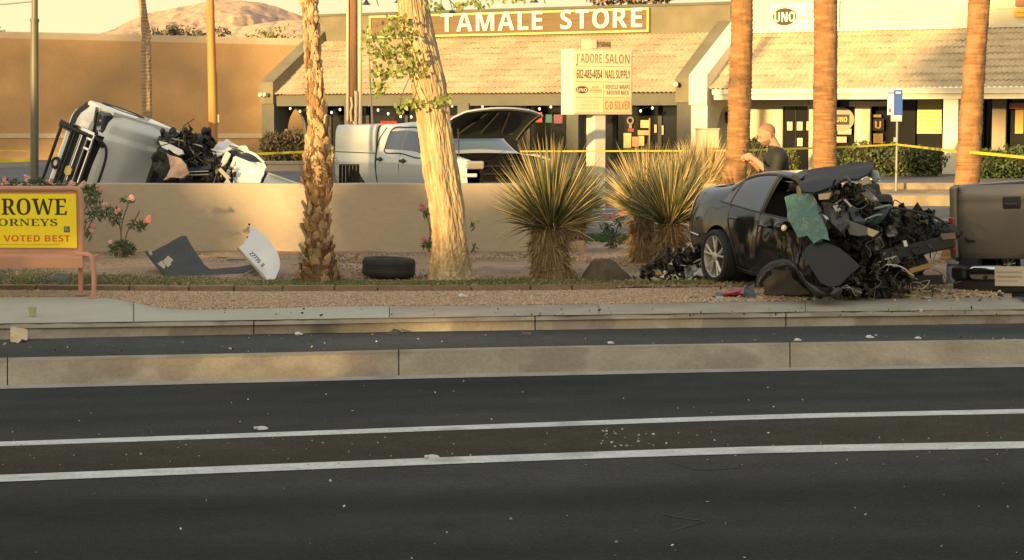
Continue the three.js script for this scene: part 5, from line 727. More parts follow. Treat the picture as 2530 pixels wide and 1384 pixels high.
{ // paper, rubble, road chips
  const card = flat(0.56, 0.45, 0.29, 0.85);
  const a = thing('paper_bag', 'crumpled tan paper bag in the gutter at far left', 'bag', G(45, 838, 0)); pan([[24, 840, 17.3], [26, 812, 17.45], [44, 817, 17.35], [64, 812, 17.45], [66, 836, 17.35], [52, 834, 17.25], [44, 842, 17.25]], card, 'front', a, { r: 0.05, t: 0.006, nf: 9 }); pan([[26, 836, 17.45], [26, 812, 17.5], [34, 808, 17.55], [66, 812, 17.5], [66, 834, 17.42]], card, 'back', a, { r: 0.03, t: 0.006, nf: 9 });
  const c = thing('cup', 'crushed tan paper cup on the pavement at far left', 'cup', G(80, 779, 0.14)); new B().lathe([[0.001, 0.002], [0.03, 0.002], [0.043, 0.078], [0.039, 0.078], [0.027, 0.008], [0.001, 0.008]], M4(), 16).warp(v => { v.x += 0.008 * noise3(v.y * 40, v.z * 40, 1); }).build('cup', flat(0.42, 0.38, 0.26, 0.8), c);
  const cm = [], cc = []; const pg = new THREE.IcosahedronGeometry(1, 0);
  const put = (n, x0, x1, y0, y1, h, s0, s1, cols) => { for (let i = 0; i < n; i++) { const q = G(rr(x0, x1), rr(y0, y1), h), s = rr(s0, s1) * (rnd() > 0.93 ? 1.8 : 1); cm.push(M4(q.x, q.y + s * 0.2, q.z, rr(0, 6), rr(0, 6), 0, [s * rr(0.7, 2), s * 0.4, s])); const k = pick(cols), v = rr(0.7, 1.2); cc.push(new THREE.Color().setRGB(k[0] * v, k[1] * v, k[2] * v)); } };
  const W = [0.6, 0.58, 0.52], D = [0.03, 0.03, 0.03], T = [0.4, 0.3, 0.2];
  put(120, 0, 2530, 1065, 1150, 0.004, 0.002, 0.007, [W, T, T, [0.3, 0.27, 0.2]]); put(26, 1480, 1620, 1060, 1105, 0.004, 0.003, 0.009, [W, T]); put(110, 0, 2530, 825, 870, 0.004, 0.003, 0.01, [W, D, T, T]); put(36, 0, 2530, 940, 1050, 0.004, 0.002, 0.006, [W, T]); put(30, 0, 2530, 1180, 1380, 0.004, 0.002, 0.006, [W, T]); put(90, 500, 2480, 760, 780, 0.14, 0.004, 0.012, [D, T, D]); put(240, 1700, 2480, 715, 745, 0.14, 0.006, 0.022, [W, D, T, [0.2, 0.17, 0.1], D]); put(60, 300, 2300, 655, 700, 0.16, 0.008, 0.022, [W, D, [0.1, 0.08, 0.05]]);
  tag(stuff(scatter('road_chips', pg, flat(1, 1, 1, 0.8), cm, null, cc)), 'chips of glass, paint and stone strewn over road and verge', 'chips');
  const mark = (lb, px, py) => { const t = thing('road_marker', lb, 'road marker', G(px, py, 0.003)); new B().add(new THREE.SphereGeometry(0.045, 16, 6, 0, 6.283, 0, 1.57), M4(0, 0, 0, 0, 0, 0, [1, 0.4, 1])).build('dome', flat(0.5, 0.49, 0.44, 0.5), t); new B().box(0.02, 0.012, 0.03, -0.035, 0.012, 0.03).build('reflector', flat(0.5, 0.5, 0.46, 0.2), t); };
  mark('white raised road marker just above the upper white line', 646, 1060); mark('white raised road marker on the lower white line', 1068, 1131);
  const ch = (lb, px, py, h, s, m) => { const q = G(px, py, h); solo(new B().add(new THREE.IcosahedronGeometry(s, 1), M4(0, s * 0.4, 0, 0, 0, 0, [1.6, 0.6, 1])).warp(v => { const k = 1 + 0.3 * noise3(v.x * 40, v.y * 40, v.z * 40); v.multiplyScalar(k); }), 'debris_chip', lb, 'debris', m, q); };
  const wm = flat(0.6, 0.58, 0.52, 0.6); ch('pale round lump in the side lane at the kerb foot, left of centre', 738, 828, 0, 0.025, wm); ch('white lump in the side lane before the second kerb joint of the pavement', 1510, 850, 0, 0.02, wm); ch('white flake on the side lane right of centre', 2150, 836, 0, 0.025, wm); ch('small white flake in the side lane left of the grey pickup', 2270, 838, 0, 0.02, wm); ch('white flake resting on the median kerb top at right', 1972, 843, 0, 0.022, wm); ch('pale stone on the edging under the bench', 138, 711, 0.15, 0.035, flat(0.5, 0.38, 0.25, 0.9)); ch('white stone on the gravel below the leaning tree', 1143, 734, 0.14, 0.03, wm);
}
{ // loose tyre, valve box lid
  const o = G(956, 696); const t = thing('loose_tyre', 'black car tyre lying flat beside the leaning tree', 'tyre', o); const rub = surf({ c1: [0.016, 0.016, 0.014], c2: [0.03, 0.029, 0.026], size: 0.4, grain: 0.2, rough: 0.8, bump: 0.003 });
  const R = 0.305, H = 0.225, M = M4(0, 0.03, -0.28, -0.02, 0, -0.035);
  new B().lathe([[0.2, 0.015], [0.25, 0], [0.285, 0.012], [0.302, 0.04], [R, 0.06], [R, 0.1], [0.3, 0.102], [0.3, 0.108], [R, 0.11], [R, 0.125], [0.3, 0.127], [0.3, 0.133], [R, 0.135], [R, 0.165], [0.302, 0.19], [0.285, 0.215], [0.25, H], [0.21, 0.21], [0.195, 0.19], [0.195, 0.03], [0.2, 0.015]], M, 56).build('tread', rub, t);
  new B().lathe([[0.19, 0.03], [0.2, 0.2], [0.19, 0.2], [0.17, 0.17], [0.165, 0.05], [0.06, 0.1], [0.001, 0.1]], M, 40).build('rim', flat(0.16, 0.16, 0.15, 0.35, { metalness: 0.7 }), t);
  for (let i = 0; i < 5; i++) { const a = i / 5 * 6.283, m = M.clone().multiply(M4(Math.cos(a) * 0.12, 0.16, Math.sin(a) * 0.12, 0, -a, 0)); new B().add(new RoundedBoxGeometry(0.15, 0.025, 0.05, 1, 0.008), m).build('spoke', flat(0.18, 0.18, 0.17, 0.35, { metalness: 0.7 }), t); }
  solo(new B().tube([P(990, 694, 22).sub(o), P(1005, 697, 21.9).sub(o), P(1020, 694, 22).sub(o), P(1026, 699, 21.9).sub(o)], 0.012, 12, 6), 'rubber_scrap', 'black rubber scrap at the right foot of the loose tyre', 'debris', blackPl, o.clone());
  const v = thing('valve_lid', 'tilted grey green utility lid lying on the gravel edge', 'lid', G(1420, 722)); pan([[1374, 716, 21], [1392, 709, 21.2], [1420, 704.5, 21.4], [1450, 707, 21.3], [1466, 716, 21], [1464, 722, 20.8], [1430, 724, 20.75], [1395, 722, 20.8]], surf({ c1: [0.20, 0.195, 0.15], c2: [0.25, 0.24, 0.19], size: 0.5, grain: 0.1, bump: 0.002 }), 'lid', v, { r: 0.004, t: 0.03, div: 2 });
}

// ---------------------------------------------------------------- person
{
  const d = 22.9, o = P(1912, 500, d); o.y = 0.15; const t = thing('person', 'person with short hair in dark shirt looking down at hands behind the sedan', 'person', o, 0);
  // joints: x to the right of the picture, y up, z to the lens; the body faces left
  const S = 1.0, J = (x, y, z) => V(x, y, z);
  function mesh(bones, blend, bounds, cell, colour) {
    const [mn, mx] = bounds, size = Math.max(mx.x - mn.x, mx.y - mn.y, mx.z - mn.z), n = Math.ceil(size / cell) + 4;
    const mc = new MarchingCubes(n, new THREE.MeshBasicMaterial(), false, false, 200000); mc.isolation = 0; const h = size / (n - 4), c = mn.clone().add(mx).multiplyScalar(0.5), pa = V(0, 0, 0), ba = V(0, 0, 0), q = V(0, 0, 0);
    for (let k = 0; k < n; k++) for (let j = 0; j < n; j++) for (let i = 0; i < n; i++) { q.set(c.x + (i - n / 2) * h, c.y + (j - n / 2) * h, c.z + (k - n / 2) * h); let s = 0; let dm = 1e9; for (const [a, b, ra, rb, sx] of bones) { pa.copy(q).sub(a); ba.copy(b).sub(a); const tt = clamp(pa.dot(ba) / Math.max(ba.lengthSq(), 1e-9), 0, 1); pa.addScaledVector(ba, -tt); if (sx) { pa.x *= sx[0]; pa.z *= sx[1]; } const dd = pa.length() - lerp(ra, rb, tt); s += Math.exp(-dd / blend); dm = Math.min(dm, dd); } mc.field[k * n * n + j * n + i] = dm > 6 * blend + 0.1 ? -dm : blend * Math.log(s); }
    mc.update(); const cnt = mc.count, P0 = mc.positionArray, g = new THREE.BufferGeometry(), pos = new Float32Array(cnt * 3); for (let i = 0; i < cnt; i++) { pos[3 * i] = c.x + P0[3 * i] * n / 2 * h; pos[3 * i + 1] = c.y + P0[3 * i + 1] * n / 2 * h; pos[3 * i + 2] = c.z + P0[3 * i + 2] * n / 2 * h; }
    g.setAttribute('position', new THREE.BufferAttribute(pos, 3)); const gg = mergeVertices(g, 1e-5); gg.computeVertexNormals();
    const col = new Float32Array(gg.attributes.position.count * 3); for (let i = 0; i < gg.attributes.position.count; i++) { const p = gg.attributes.position, k = colour(p.getX(i), p.getY(i), p.getZ(i)); col.set(k, 3 * i); } gg.setAttribute('color', new THREE.BufferAttribute(col, 3)); return gg;
  }
  const skin = [0.46, 0.23, 0.145], shirt = [0.016, 0.019, 0.014], pants = [0.03, 0.03, 0.028], shoe = [0.02, 0.02, 0.02];
  const sh = 1.44, body = [
    [J(0.03, 0.98, 0), J(0.045, 1.12, 0), 0.125, 0.13, [1, 0.82]], [J(0.045, 1.12, 0), J(0.02, 1.34, 0), 0.135, 0.15, [1, 0.78]], [J(0.035, 1.37, -0.13), J(0.035, 1.37, 0.13), 0.1, 0.1], [J(0.03, 1.42, 0), J(-0.02, 1.55, 0), 0.085, 0.06],
    [J(0.025, 1.39, 0.19), J(-0.03, 1.16, 0.25), 0.072, 0.058], [J(-0.03, 1.16, 0.25), J(-0.25, 1.36, 0.17), 0.047, 0.034], [J(0.025, 1.39, -0.19), J(-0.04, 1.16, -0.24), 0.072, 0.058], [J(-0.04, 1.16, -0.24), J(-0.26, 1.34, -0.1), 0.047, 0.034],
    [J(0.03, 0.95, 0.09), J(0.01, 0.52, 0.10), 0.098, 0.066], [J(0.01, 0.52, 0.10), J(0.05, 0.1, 0.1), 0.062, 0.046], [J(0.05, 0.06, 0.1), J(-0.13, 0.045, 0.11), 0.05, 0.042], [J(0.03, 0.95, -0.09), J(0.03, 0.52, -0.1), 0.098, 0.066], [J(0.03, 0.52, -0.1), J(0.07, 0.1, -0.1), 0.062, 0.046], [J(0.07, 0.06, -0.1), J(-0.11, 0.045, -0.11), 0.05, 0.042]];
  const g1 = mesh(body, 0.016, [J(-0.3, 0, -0.34), J(0.25, 1.6, 0.36)], 0.0135, (x, y, z) => y < 0.09 ? shoe : y < 0.98 ? pants : (x < -0.045 && y < 1.45 && y > 1.05 && Math.abs(z) > 0.02 && x < -0.155) && Math.abs(z) > 0.05 ? skin : y > 1.515 - 0.25 * x ? skin : shirt);
  // head, bowed and facing left
  const hd = [[J(0.012, 0.145, 0), J(0.006, 0.15, 0), 0.092, 0.092, [0.98, 1.2]], [J(-0.03, 0.1, 0), J(-0.035, 0.07, 0), 0.072, 0.062, [1, 1.12]], [J(-0.055, 0.045, 0), J(-0.06, 0.03, 0), 0.045, 0.04, [1, 1.0]], [J(0.0, 0.06, 0), J(-0.02, 0.04, 0), 0.055, 0.05], [J(-0.098, 0.115, 0), J(-0.118, 0.083, 0), 0.011, 0.015], [J(-0.09, 0.14, -0.032), J(-0.09, 0.14, 0.032), 0.017, 0.017], [J(-0.1, 0.052, -0.014), J(-0.1, 0.052, 0.014), 0.012, 0.012], [J(-0.098, 0.036, -0.01), J(-0.098, 0.036, 0.01), 0.012, 0.012], [J(0.012, 0.12, 0.078), J(0.018, 0.085, 0.076), 0.016, 0.012], [J(0.012, 0.12, -0.078), J(0.018, 0.085, -0.076), 0.016, 0.012], [J(0.02, 0.05, 0), J(0.035, -0.05, 0), 0.056, 0.058]];
  const beard = [0.20, 0.10, 0.06];
  const g2 = mesh(hd, 0.008, [J(-0.14, -0.06, -0.1), J(0.12, 0.26, 0.1)], 0.0042, (x, y, z) => (y < 0.062 && x < 0.0 && y > -0.01) ? beard : skin);
  const HM = M4(-0.04, 1.545, 0, 0, 0, 0.38); g2.applyMatrix4(HM);
  // hands closed on a phone
  const hand = (w, sgn) => { const f = []; const palm = J(w.x - 0.045, w.y + 0.03, w.z - sgn * 0.02); f.push([w, palm, 0.026, 0.036, [1, 1]]); for (let k = 0; k < 4; k++) { const a = J(palm.x - 0.02, palm.y + 0.022 - k * 0.018, palm.z - sgn * 0.012), L = [0.034, 0.04, 0.038, 0.028][k], b = J(a.x - L, a.y + 0.006, a.z - sgn * 0.008), c = J(b.x - L * 0.35, b.y, b.z - sgn * 0.03), e = J(c.x + 0.012, c.y, c.z - sgn * 0.02); f.push([a, b, 0.0095, 0.009], [b, c, 0.009, 0.0085], [c, e, 0.0085, 0.0075]); } f.push([J(w.x - 0.02, w.y + 0.03, w.z - sgn * 0.015), J(w.x - 0.05, w.y + 0.065, w.z - sgn * 0.03), 0.013, 0.0105], [J(w.x - 0.05, w.y + 0.065, w.z - sgn * 0.03), J(w.x - 0.078, w.y + 0.07, w.z - sgn * 0.042), 0.0105, 0.009]); return f; };
  const w1 = J(-0.25, 1.36, 0.17), w2 = J(-0.26, 1.34, -0.1);
  const g3 = mesh(hand(w1, 1), 0.004, [w1.clone().add(J(-0.16, -0.07, -0.12)), w1.clone().add(J(0.05, 0.11, 0.05))], 0.0042, () => skin), g4 = mesh(hand(w2, -1), 0.004, [w2.clone().add(J(-0.16, -0.07, -0.05)), w2.clone().add(J(0.05, 0.11, 0.12))], 0.0042, () => skin);
  for (const g of [g1, g2, g3, g4]) { g.deleteAttribute('uv'); }
  const body1 = new THREE.Mesh(mergeGeometries([g1, g2, g3, g4]), new THREE.MeshPhysicalMaterial({ vertexColors: true, roughness: 0.75 })); body1.name = 'body'; body1.castShadow = body1.receiveShadow = true; t.add(body1);
  const hg = new THREE.SphereGeometry(0.1, 30, 20); { const p = hg.attributes.position; for (let i = 0; i < p.count; i++) { let x = p.getX(i) * 0.965 + 0.012, y = p.getY(i) * 0.945 + 0.15, z = p.getZ(i) * 0.84; const cut = 0.2 - 0.085 * smooth(-0.05, 0.07, x); if (y < cut) { const k = smooth(0, 0.03, cut - y); x = lerp(x, 0.012 + (x - 0.012) * 0.8, k); z = z * lerp(1, 0.75, k); } p.setXYZ(i, x, y, z); } hg.computeVertexNormals(); }
  new B().add(hg, HM).build('hair', surf({ c1: [0.23, 0.115, 0.065], c2: [0.32, 0.17, 0.10], size: 0.05, n: 64, cells: [8, 8], grain: 0.3, bump: 0.001 }), t);
  for (const z of [-0.032, 0.032]) { const m = HM.clone(); new B().add(new THREE.SphereGeometry(0.011, 10, 8), m.clone().multiply(M4(-0.089, 0.122, z))).build('eye', flat(0.10, 0.06, 0.04, 0.3), t); }
  const ph = thing('mobile_phone', 'dark mobile phone held in the hands of the standing person', 'phone', o.clone().add(V(-0.335, 1.405, 0.035))); new B().add(new RoundedBoxGeometry(0.012, 0.15, 0.075, 2, 0.005), M4(0, 0, 0, 0, 0, 0.5)).build('phone', blackPl, ph);
}

// ---------------------------------------------------------------- vehicles
// a body lofted through cross-sections: stations [u, [[half width, height] x 7]] from sill (0) over shoulder (3) and roof rail (4) to the roof's middle (6)
function loft(stations, us, js, warp) {
  const f = []; for (let j = 0; j < 7; j++) f.push([0, 1].map(k => curve(stations.map(s => [s[0], s[1][j][k]]))));
  const cr = (a, b, c, d, t) => 0.5 * (2 * b + (c - a) * t + (2 * a - 5 * b + 4 * c - d) * t * t + (3 * b - a - 3 * c + d) * t * t * t);
  const S = (u, j) => { const q = clamp(Math.floor(j), 0, 5), t = j - q, g = k => i => f[clamp(i, 0, 6)][k](u), a = g(0), b = g(1); return [q === 5 ? lerp(a(5), a(6), t) : cr(a(q - 1), a(q), a(q + 1), a(q + 2), t), q === 5 ? cr(b(4), b(5), b(6), b(5), t) : cr(b(q - 1), b(q), b(q + 1), b(q + 2), t)]; };
  const side = [...js], full = side.map(j => [j, 1]).concat(side.slice(0, -1).reverse().map(j => [j, -1]));
  const rows = us.map(u => full.map(([j, s]) => { const [v, w] = S(u, j), p = V(u, w, v * s); warp && warp(p, u, j, s); return p; }));
  const g = gridGeo(rows);
  const nr = g.attributes.normal, ps = g.attributes.position;
  const pickCells = test => { const pos = [], nn = []; const C = full.length; for (let i = 0; i < us.length - 1; i++) for (let k = 0; k < C - 1; k++) { const uc = (us[i] + us[i + 1]) / 2, jc = (full[k][0] + full[k + 1][0]) / 2, s = full[k][1] * (full[k + 1][1] === full[k][1] || k < C / 2 ? 1 : 1); const sd = k < (C - 1) / 2 ? 1 : -1; const ids = [i * C + k, i * C + k + 1, (i + 1) * C + k, (i + 1) * C + k + 1]; const cw = (ps.getY(ids[0]) + ps.getY(ids[1]) + ps.getY(ids[2]) + ps.getY(ids[3])) / 4; if (!test(uc, jc, sd, cw)) continue; for (const id of [ids[0], ids[1], ids[2], ids[1], ids[3], ids[2]]) { pos.push(ps.getX(id), ps.getY(id), ps.getZ(id)); nn.push(nr.getX(id), nr.getY(id), nr.getZ(id)); } } const q = new THREE.BufferGeometry(); q.setAttribute('position', new THREE.Float32BufferAttribute(pos, 3)); q.setAttribute('normal', new THREE.Float32BufferAttribute(nn, 3)); return q; };
  const at = (u, j, s = 1, off = 0) => { const [v, w] = S(u, j), p = V(u, w, v * s); warp && warp(p, u, j, s); p.z += off * s; return p; };
  return { pickCells, at };
}
const steps = (a, b, n) => Array.from({ length: n + 1 }, (_, i) => lerp(a, b, i / n));
const subj = n => { const r = []; for (let j = 0; j < 6; j++) for (let k = 0; k < n; k++) r.push(j + k / n); r.push(6); return r; };
const archSnap = (cu, cw, R) => (p, j) => { if (j > 3) return; const du = p.x - cu, dw = p.y - cw, r = Math.hypot(du, dw); if (r > R - 0.035 && r < R + 0.03 && p.y > 0.1) { p.x = cu + du / r * R; p.y = cw + dw / r * R; } };
const rubber = surf({ c1: [0.014, 0.014, 0.013], c2: [0.026, 0.025, 0.023], size: 0.4, n: 64, grain: 0.15, rough: 0.8, bump: 0.002 }), alloy = flat(0.66, 0.64, 0.58, 0.35, { metalness: 0.5 }), chrome = flat(0.78, 0.77, 0.74, 0.1, { metalness: 1 }), black = flat(0.015, 0.015, 0.014, 0.5), tint = flat(0.012, 0.014, 0.014, 0.06, { clearcoat: 1, clearcoatRoughness: 0.03 });
function wheel(parent, x, y, z, R, W, rimR, spokes, side) { // axis along z
  const g = new THREE.Group(); g.name = 'wheel'; g.position.set(x, y, z); parent.add(g); const T = M4(0, 0, 0, side * Math.PI / 2, 0, 0);
  new B().lathe([[rimR, -W / 2], [R * 0.93, -W / 2], [R, -W * 0.36], [R, W * 0.36], [R * 0.93, W / 2], [rimR, W / 2], [rimR - 0.012, W / 2 - 0.02], [rimR - 0.012, -W / 2]], T, 48).build('tyre', rubber, g);
  new B().lathe([[rimR - 0.01, -W * 0.3], [rimR - 0.012, W / 2 - 0.012], [rimR - 0.03, W / 2 - 0.012], [rimR - 0.035, -W * 0.2]], T, 48).build('rim', alloy, g);
  const sp = new B(); for (let i = 0; i < spokes; i++) for (const e of [-1, 1]) { const a = i / spokes * 6.283 + 0.3, b = a + e * 0.2; sp.beam(V(Math.cos(a) * 0.05, Math.sin(a) * 0.05, side * (W / 2 - 0.035)), V(Math.cos(b) * (rimR - 0.02), Math.sin(b) * (rimR - 0.02), side * (W / 2 - 0.022)), 0.03, 0.022, -b + 1.57, 0.006); } sp.lathe([[0.001, 0.02], [0.05, 0.018], [0.06, 0], [0.001, -0.02]], M4(0, 0, side * (W / 2 - 0.035), side * Math.PI / 2), 20); sp.build('spokes', alloy, g);
  new B().add(new THREE.CylinderGeometry(rimR - 0.04, rimR - 0.04, 0.03, 32), M4(0, 0, -side * 0.02, Math.PI / 2)).build('brake_disc', flat(0.05, 0.05, 0.05, 0.5, { metalness: 0.5 }), g); return g;
}
// crushed bits: many odd shapes inside an outline in the picture, at distance dist(px)
const junkMats = { black: flat(0.011, 0.010, 0.009, 0.55, { specularIntensity: 0.5 }), brown: flat(0.05, 0.034, 0.02, 0.7), dark: flat(0.02, 0.02, 0.018, 0.5, { specularIntensity: 0.6 }), steel: flat(0.12, 0.115, 0.10, 0.45, { metalness: 0.5 }), pale: flat(0.50, 0.45, 0.34, 0.6), olive: flat(0.07, 0.065, 0.04, 0.7) };
function inPoly(x, y, poly) { let c = false; for (let i = 0, j = poly.length - 1; i < poly.length; j = i++) { const [xi, yi] = poly[i], [xj, yj] = poly[j]; if ((yi > y) !== (yj > y) && x < (xj - xi) * (y - yi) / (yj - yi) + xi) c = !c; } return c; }
function junk(parent, poly, dist, n, pal, size = 0.14, names = true) {
  const xs = poly.map(p => p[0]), ys = poly.map(p => p[1]); const o = parent.position, mk = { plate: 'metal_shard', rod: 'rod', box: 'block', cyl: 'canister', hose: 'hose', coil: 'bracket' };
  for (let i = 0; i < n; i++) { let x, y; do { x = rr(Math.min(...xs), Math.max(...xs)); y = rr(Math.min(...ys), Math.max(...ys)); } while (!inPoly(x, y, poly)); const dd = dist(x, y) + rr(-0.22, 0.12), p = P(x, y, dd).sub(o), k = pick(['plate', 'plate', 'rod', 'box', 'cyl', 'hose', 'coil']), s = size * rr(0.5, 1.3), m = junkMats[pick(pal)], e = [rr(0, 6), rr(0, 6), rr(0, 6)], b = new B(), T = M4(p.x, p.y, p.z, ...e);
    if (k === 'plate') b.add(new THREE.BoxGeometry(s * 1.6, s * 1.1, 0.012, 5, 4, 1), null).warp(v => { v.z += s * 0.5 * noise3(v.x * 6 / size * 0.3 + i, v.y * 6 / size * 0.3, i); v.x += s * 0.25 * noise3(v.y * 9, i, 1); }).add(new THREE.BoxGeometry(s * 0.3, 0.012, s * 0.4)); 
    else if (k === 'rod') b.tube([V(-s * 1.4, 0, 0), V(-s * 0.4, s * rr(-0.4, 0.4), 0), V(s * 0.5, s * rr(-0.4, 0.4), s * 0.3), V(s * 1.5, 0, 0)], s * rr(0.06, 0.13), 10, 6);
    else if (k === 'box') b.add(new RoundedBoxGeometry(s * rr(0.7, 1.2), s * rr(0.5, 0.9), s * rr(0.4, 0.9), 1, s * 0.08)).box(s * 0.4, s * 0.3, s * 1.1, s * 0.2, s * 0.2, 0);
    else if (k === 'cyl') b.add(new THREE.CylinderGeometry(s * 0.4, s * 0.4, s, 14)).add(new THREE.CylinderGeometry(s * 0.46, s * 0.46, s * 0.12, 14), M4(0, s * 0.35, 0)).add(new THREE.TorusGeometry(s * 0.3, s * 0.08, 6, 14), M4(0, s * 0.5, 0, 1.57));
    else if (k === 'hose') b.tube(Array.from({ length: 6 }, (_, q) => V((q - 2.5) * s * 0.6, s * rr(-0.7, 0.7), s * rr(-0.6, 0.6))), s * rr(0.05, 0.14), 24, 7);
    else b.poly([[-s, -s * 0.2], [s * 0.6, -s * 0.3], [s, s * 0.1], [s * 0.3, s * 0.25], [0, s * 0.7], [-s * 0.4, s * 0.2]], s * 0.2, null, 0.004, [[[-s * 0.2, -s * 0.1], [s * 0.1, -s * 0.1], [s * 0.1, s * 0.08], [-s * 0.2, s * 0.08]]]);
    for (const g of b.g) g.applyMatrix4(T); b.build(mk[k], m, parent);
  }
}
function wires(parent, poly, dist, n, mats, r = 0.007) { const xs = poly.map(p => p[0]), ys = poly.map(p => p[1]), o = parent.position; for (let i = 0; i < n; i++) { const x = rr(Math.min(...xs), Math.max(...xs)), y = rr(Math.min(...ys), Math.max(...ys)); if (!inPoly(x, y, poly)) { continue; } const pts = []; let a = x, b = y; for (let k = 0; k < 6; k++) { pts.push(P(a, b, dist(a, b) + rr(-0.25, 0.02)).sub(o)); a += rr(-24, 30); b += rr(-22, 24); } new B().tube(pts, r * rr(0.6, 1.4), 26, 5).build('wire', pick(mats), parent); } }

{ // ---- black sedan, front end torn open
  const RA = -68 * Math.PI / 180, w0 = G(1774, 698), rn = V(Math.sin(RA), 0, Math.cos(RA)), o = w0.clone().addScaledVector(rn, -0.83); o.y = 0.15;
  const t = thing('wrecked_sedan', 'black sedan with its front end torn open beside the pavement', 'car', o, RA); t.rotation.set(0, RA, -0.05, 'YXZ');
  const k = 0.92, st = [[-1.02, [[.62, .30], [.72, .44], [.76, .66], [.70, .94], [.55, 1.05], [.28, 1.08], [0, 1.09]]], [-.86, [[.78, .25], [.85, .44], [.87, .68], [.79, .97], [.62, 1.10], [.33, 1.13], [0, 1.14]]], [-.5, [[.86, .22], [.91, .42], [.92, .70], [.84, .98], [.67, 1.13], [.36, 1.16], [0, 1.17]]], [-.13, [[.87, .21], [.92, .42], [.925, .70], [.855, .98], [.68, 1.18], [.36, 1.21], [0, 1.22]]], [.18, [[.87, .20], [.92, .42], [.925, .70], [.86, .97], [.63, 1.30], [.34, 1.34], [0, 1.35]]], [.6, [[.87, .19], [.92, .42], [.925, .70], [.86, .95], [.60, 1.37], [.33, 1.41], [0, 1.42]]], [1.05, [[.87, .19], [.92, .42], [.925, .70], [.86, .94], [.60, 1.38], [.33, 1.42], [0, 1.43]]], [1.48, [[.87, .19], [.92, .42], [.925, .70], [.86, .93], [.62, 1.32], [.34, 1.38], [0, 1.40]]], [1.85, [[.87, .19], [.92, .42], [.92, .70], [.86, .92], [.68, 1.22], [.36, 1.33], [0, 1.36]]], [2.4, [[.86, .20], [.91, .42], [.91, .68], [.85, .90], [.74, 1.05], [.40, 1.12], [0, 1.14]]]].map(([u, p]) => [u * k, p.map(([v, w]) => [v * k, w * k])]);
  const snap = archSnap(0, 0.295, 0.355);
  const L = loft(st, steps(-1.02 * k, 2.4 * k, 96), subj(5), (p, u, j, s) => {
    if (s > 0 && j < 3.2) { const dn = smooth(0.25, 0.8, u) * (1 - smooth(2.0, 2.3, u)); p.z -= dn * (0.05 * Math.max(0, fbm3(u * 2.6, p.y * 4.5, 3, 3)) * 2 + 0.035 * Math.abs(noise3(u * 1.7 + 3, p.y * 3.2, 8)) + 0.02 * noise3(u * 7, p.y * 7, 4)) * smooth(-0.2, 0.8, 3.1 - j); snap(p, j); }
    if (u > 2.05) { p.x += 0.05 * noise3(p.y * 9, p.z * 9, 3); p.y += 0.03 * noise3(p.z * 8, 4, 1); }
  });
  const paint = flat(0.007, 0.008, 0.010, 0.3, { clearcoat: 1, clearcoatRoughness: 0.02, specularIntensity: 0.2 });
  const inArch = (u, w) => Math.hypot(u, w - 0.295) < 0.35;
  const rd = (u, j) => u > 0.24 && u < 0.86, fd = u => u >= 0.86 && u < 1.78;
  const isWin = (u, j) => j > 3.02 && j < 3.98 && ((u > -0.1 && u < 0.80) || (u > 0.91 && u < 1.72 - (j - 3) * 0.38)) && (u > -0.06 + (j - 3) * 0.25);
  new B().add(L.pickCells((u, j, s, w) => !(s > 0 && j < 3 && inArch(u, w)) && !(s < 0 && u > 0.9 && j < 5.3) && !isWin(u, j) && !(s > 0 && j < 3 && (rd(u) || fd(u))) && !(u > 1.55 && j > 4.1) && !(u > -0.17 && u < 0.14 && j > 4.25))).build('body', paint, t);
  new B().add(L.pickCells((u, j, s, w) => s > 0 && j < 3 && rd(u) && !inArch(u, w))).build('rear_door', paint, t);
  new B().add(L.pickCells((u, j, s) => s > 0 && j < 3 && fd(u))).build('front_door', paint, t);
  new B().add(L.pickCells((u, j, s) => isWin(u, j) && u < 0.14 && s > 0)).build('quarter_window', tint, t);
  new B().add(L.pickCells((u, j, s) => isWin(u, j) && u >= 0.14 && u < 0.85 && s > 0)).build('rear_door_window', tint, t);
  new B().add(L.pickCells((u, j) => u > -0.17 && u < 0.14 && j > 4.25)).build('rear_window', tint, t);
  const seam = (pts, r = 0.008, nm = 'seam', m = black, off = 0.002) => new B().tube(pts.map(([u, j]) => L.at(u, j, 1, off)), r, 40, 5).build(nm, m, t);
  seam([[0.86, 0.2], [0.86, 1], [0.86, 2], [0.84, 3.0]]); seam([[0.42, 0.3], [0.39, 1], [0.28, 1.8], [0.2, 2.4], [0.18, 3]]); seam([[0.40, 0.3], [0.7, 0.25], [1.0, 0.25], [1.4, 0.25], [1.76, 0.3]]); seam([[1.77, 0.3], [1.78, 1], [1.77, 2], [1.72, 3]]); seam([[-0.60, 3.4], [-0.62, 2.6], [-0.68, 1.9], [-0.7, 1.2]]); seam([[-0.9, 3.75], [-0.5, 4.0], [-0.1, 4.1]]);
  seam([[-0.08, 3.05], [0.3, 3.03], [0.8, 3.02], [1.3, 3.02], [1.7, 3.02]], 0.009, 'window_trim', black, 0.004); seam([[0.03, 3.55], [0.2, 3.92], [0.5, 4.0], [0.9, 4.0], [1.25, 3.98], [1.5, 3.7], [1.71, 3.1]], 0.013, 'window_trim', black, 0.004); seam([[0.85, 3.05], [0.84, 3.5], [0.83, 3.97]], 0.022, 'door_pillar', black, 0.0); seam([[0.14, 3.05], [0.15, 3.5], [0.17, 3.88]], 0.011, 'window_trim', black, 0.002);
  for (const [u, j] of [[0.34, 2.52], [1.02, 2.5]]) { const p = L.at(u, j, 1, 0.016); new B().add(new RoundedBoxGeometry(0.2, 0.03, 0.028, 2, 0.012), M4(p.x, p.y, p.z)).build('door_handle', paint, t); }
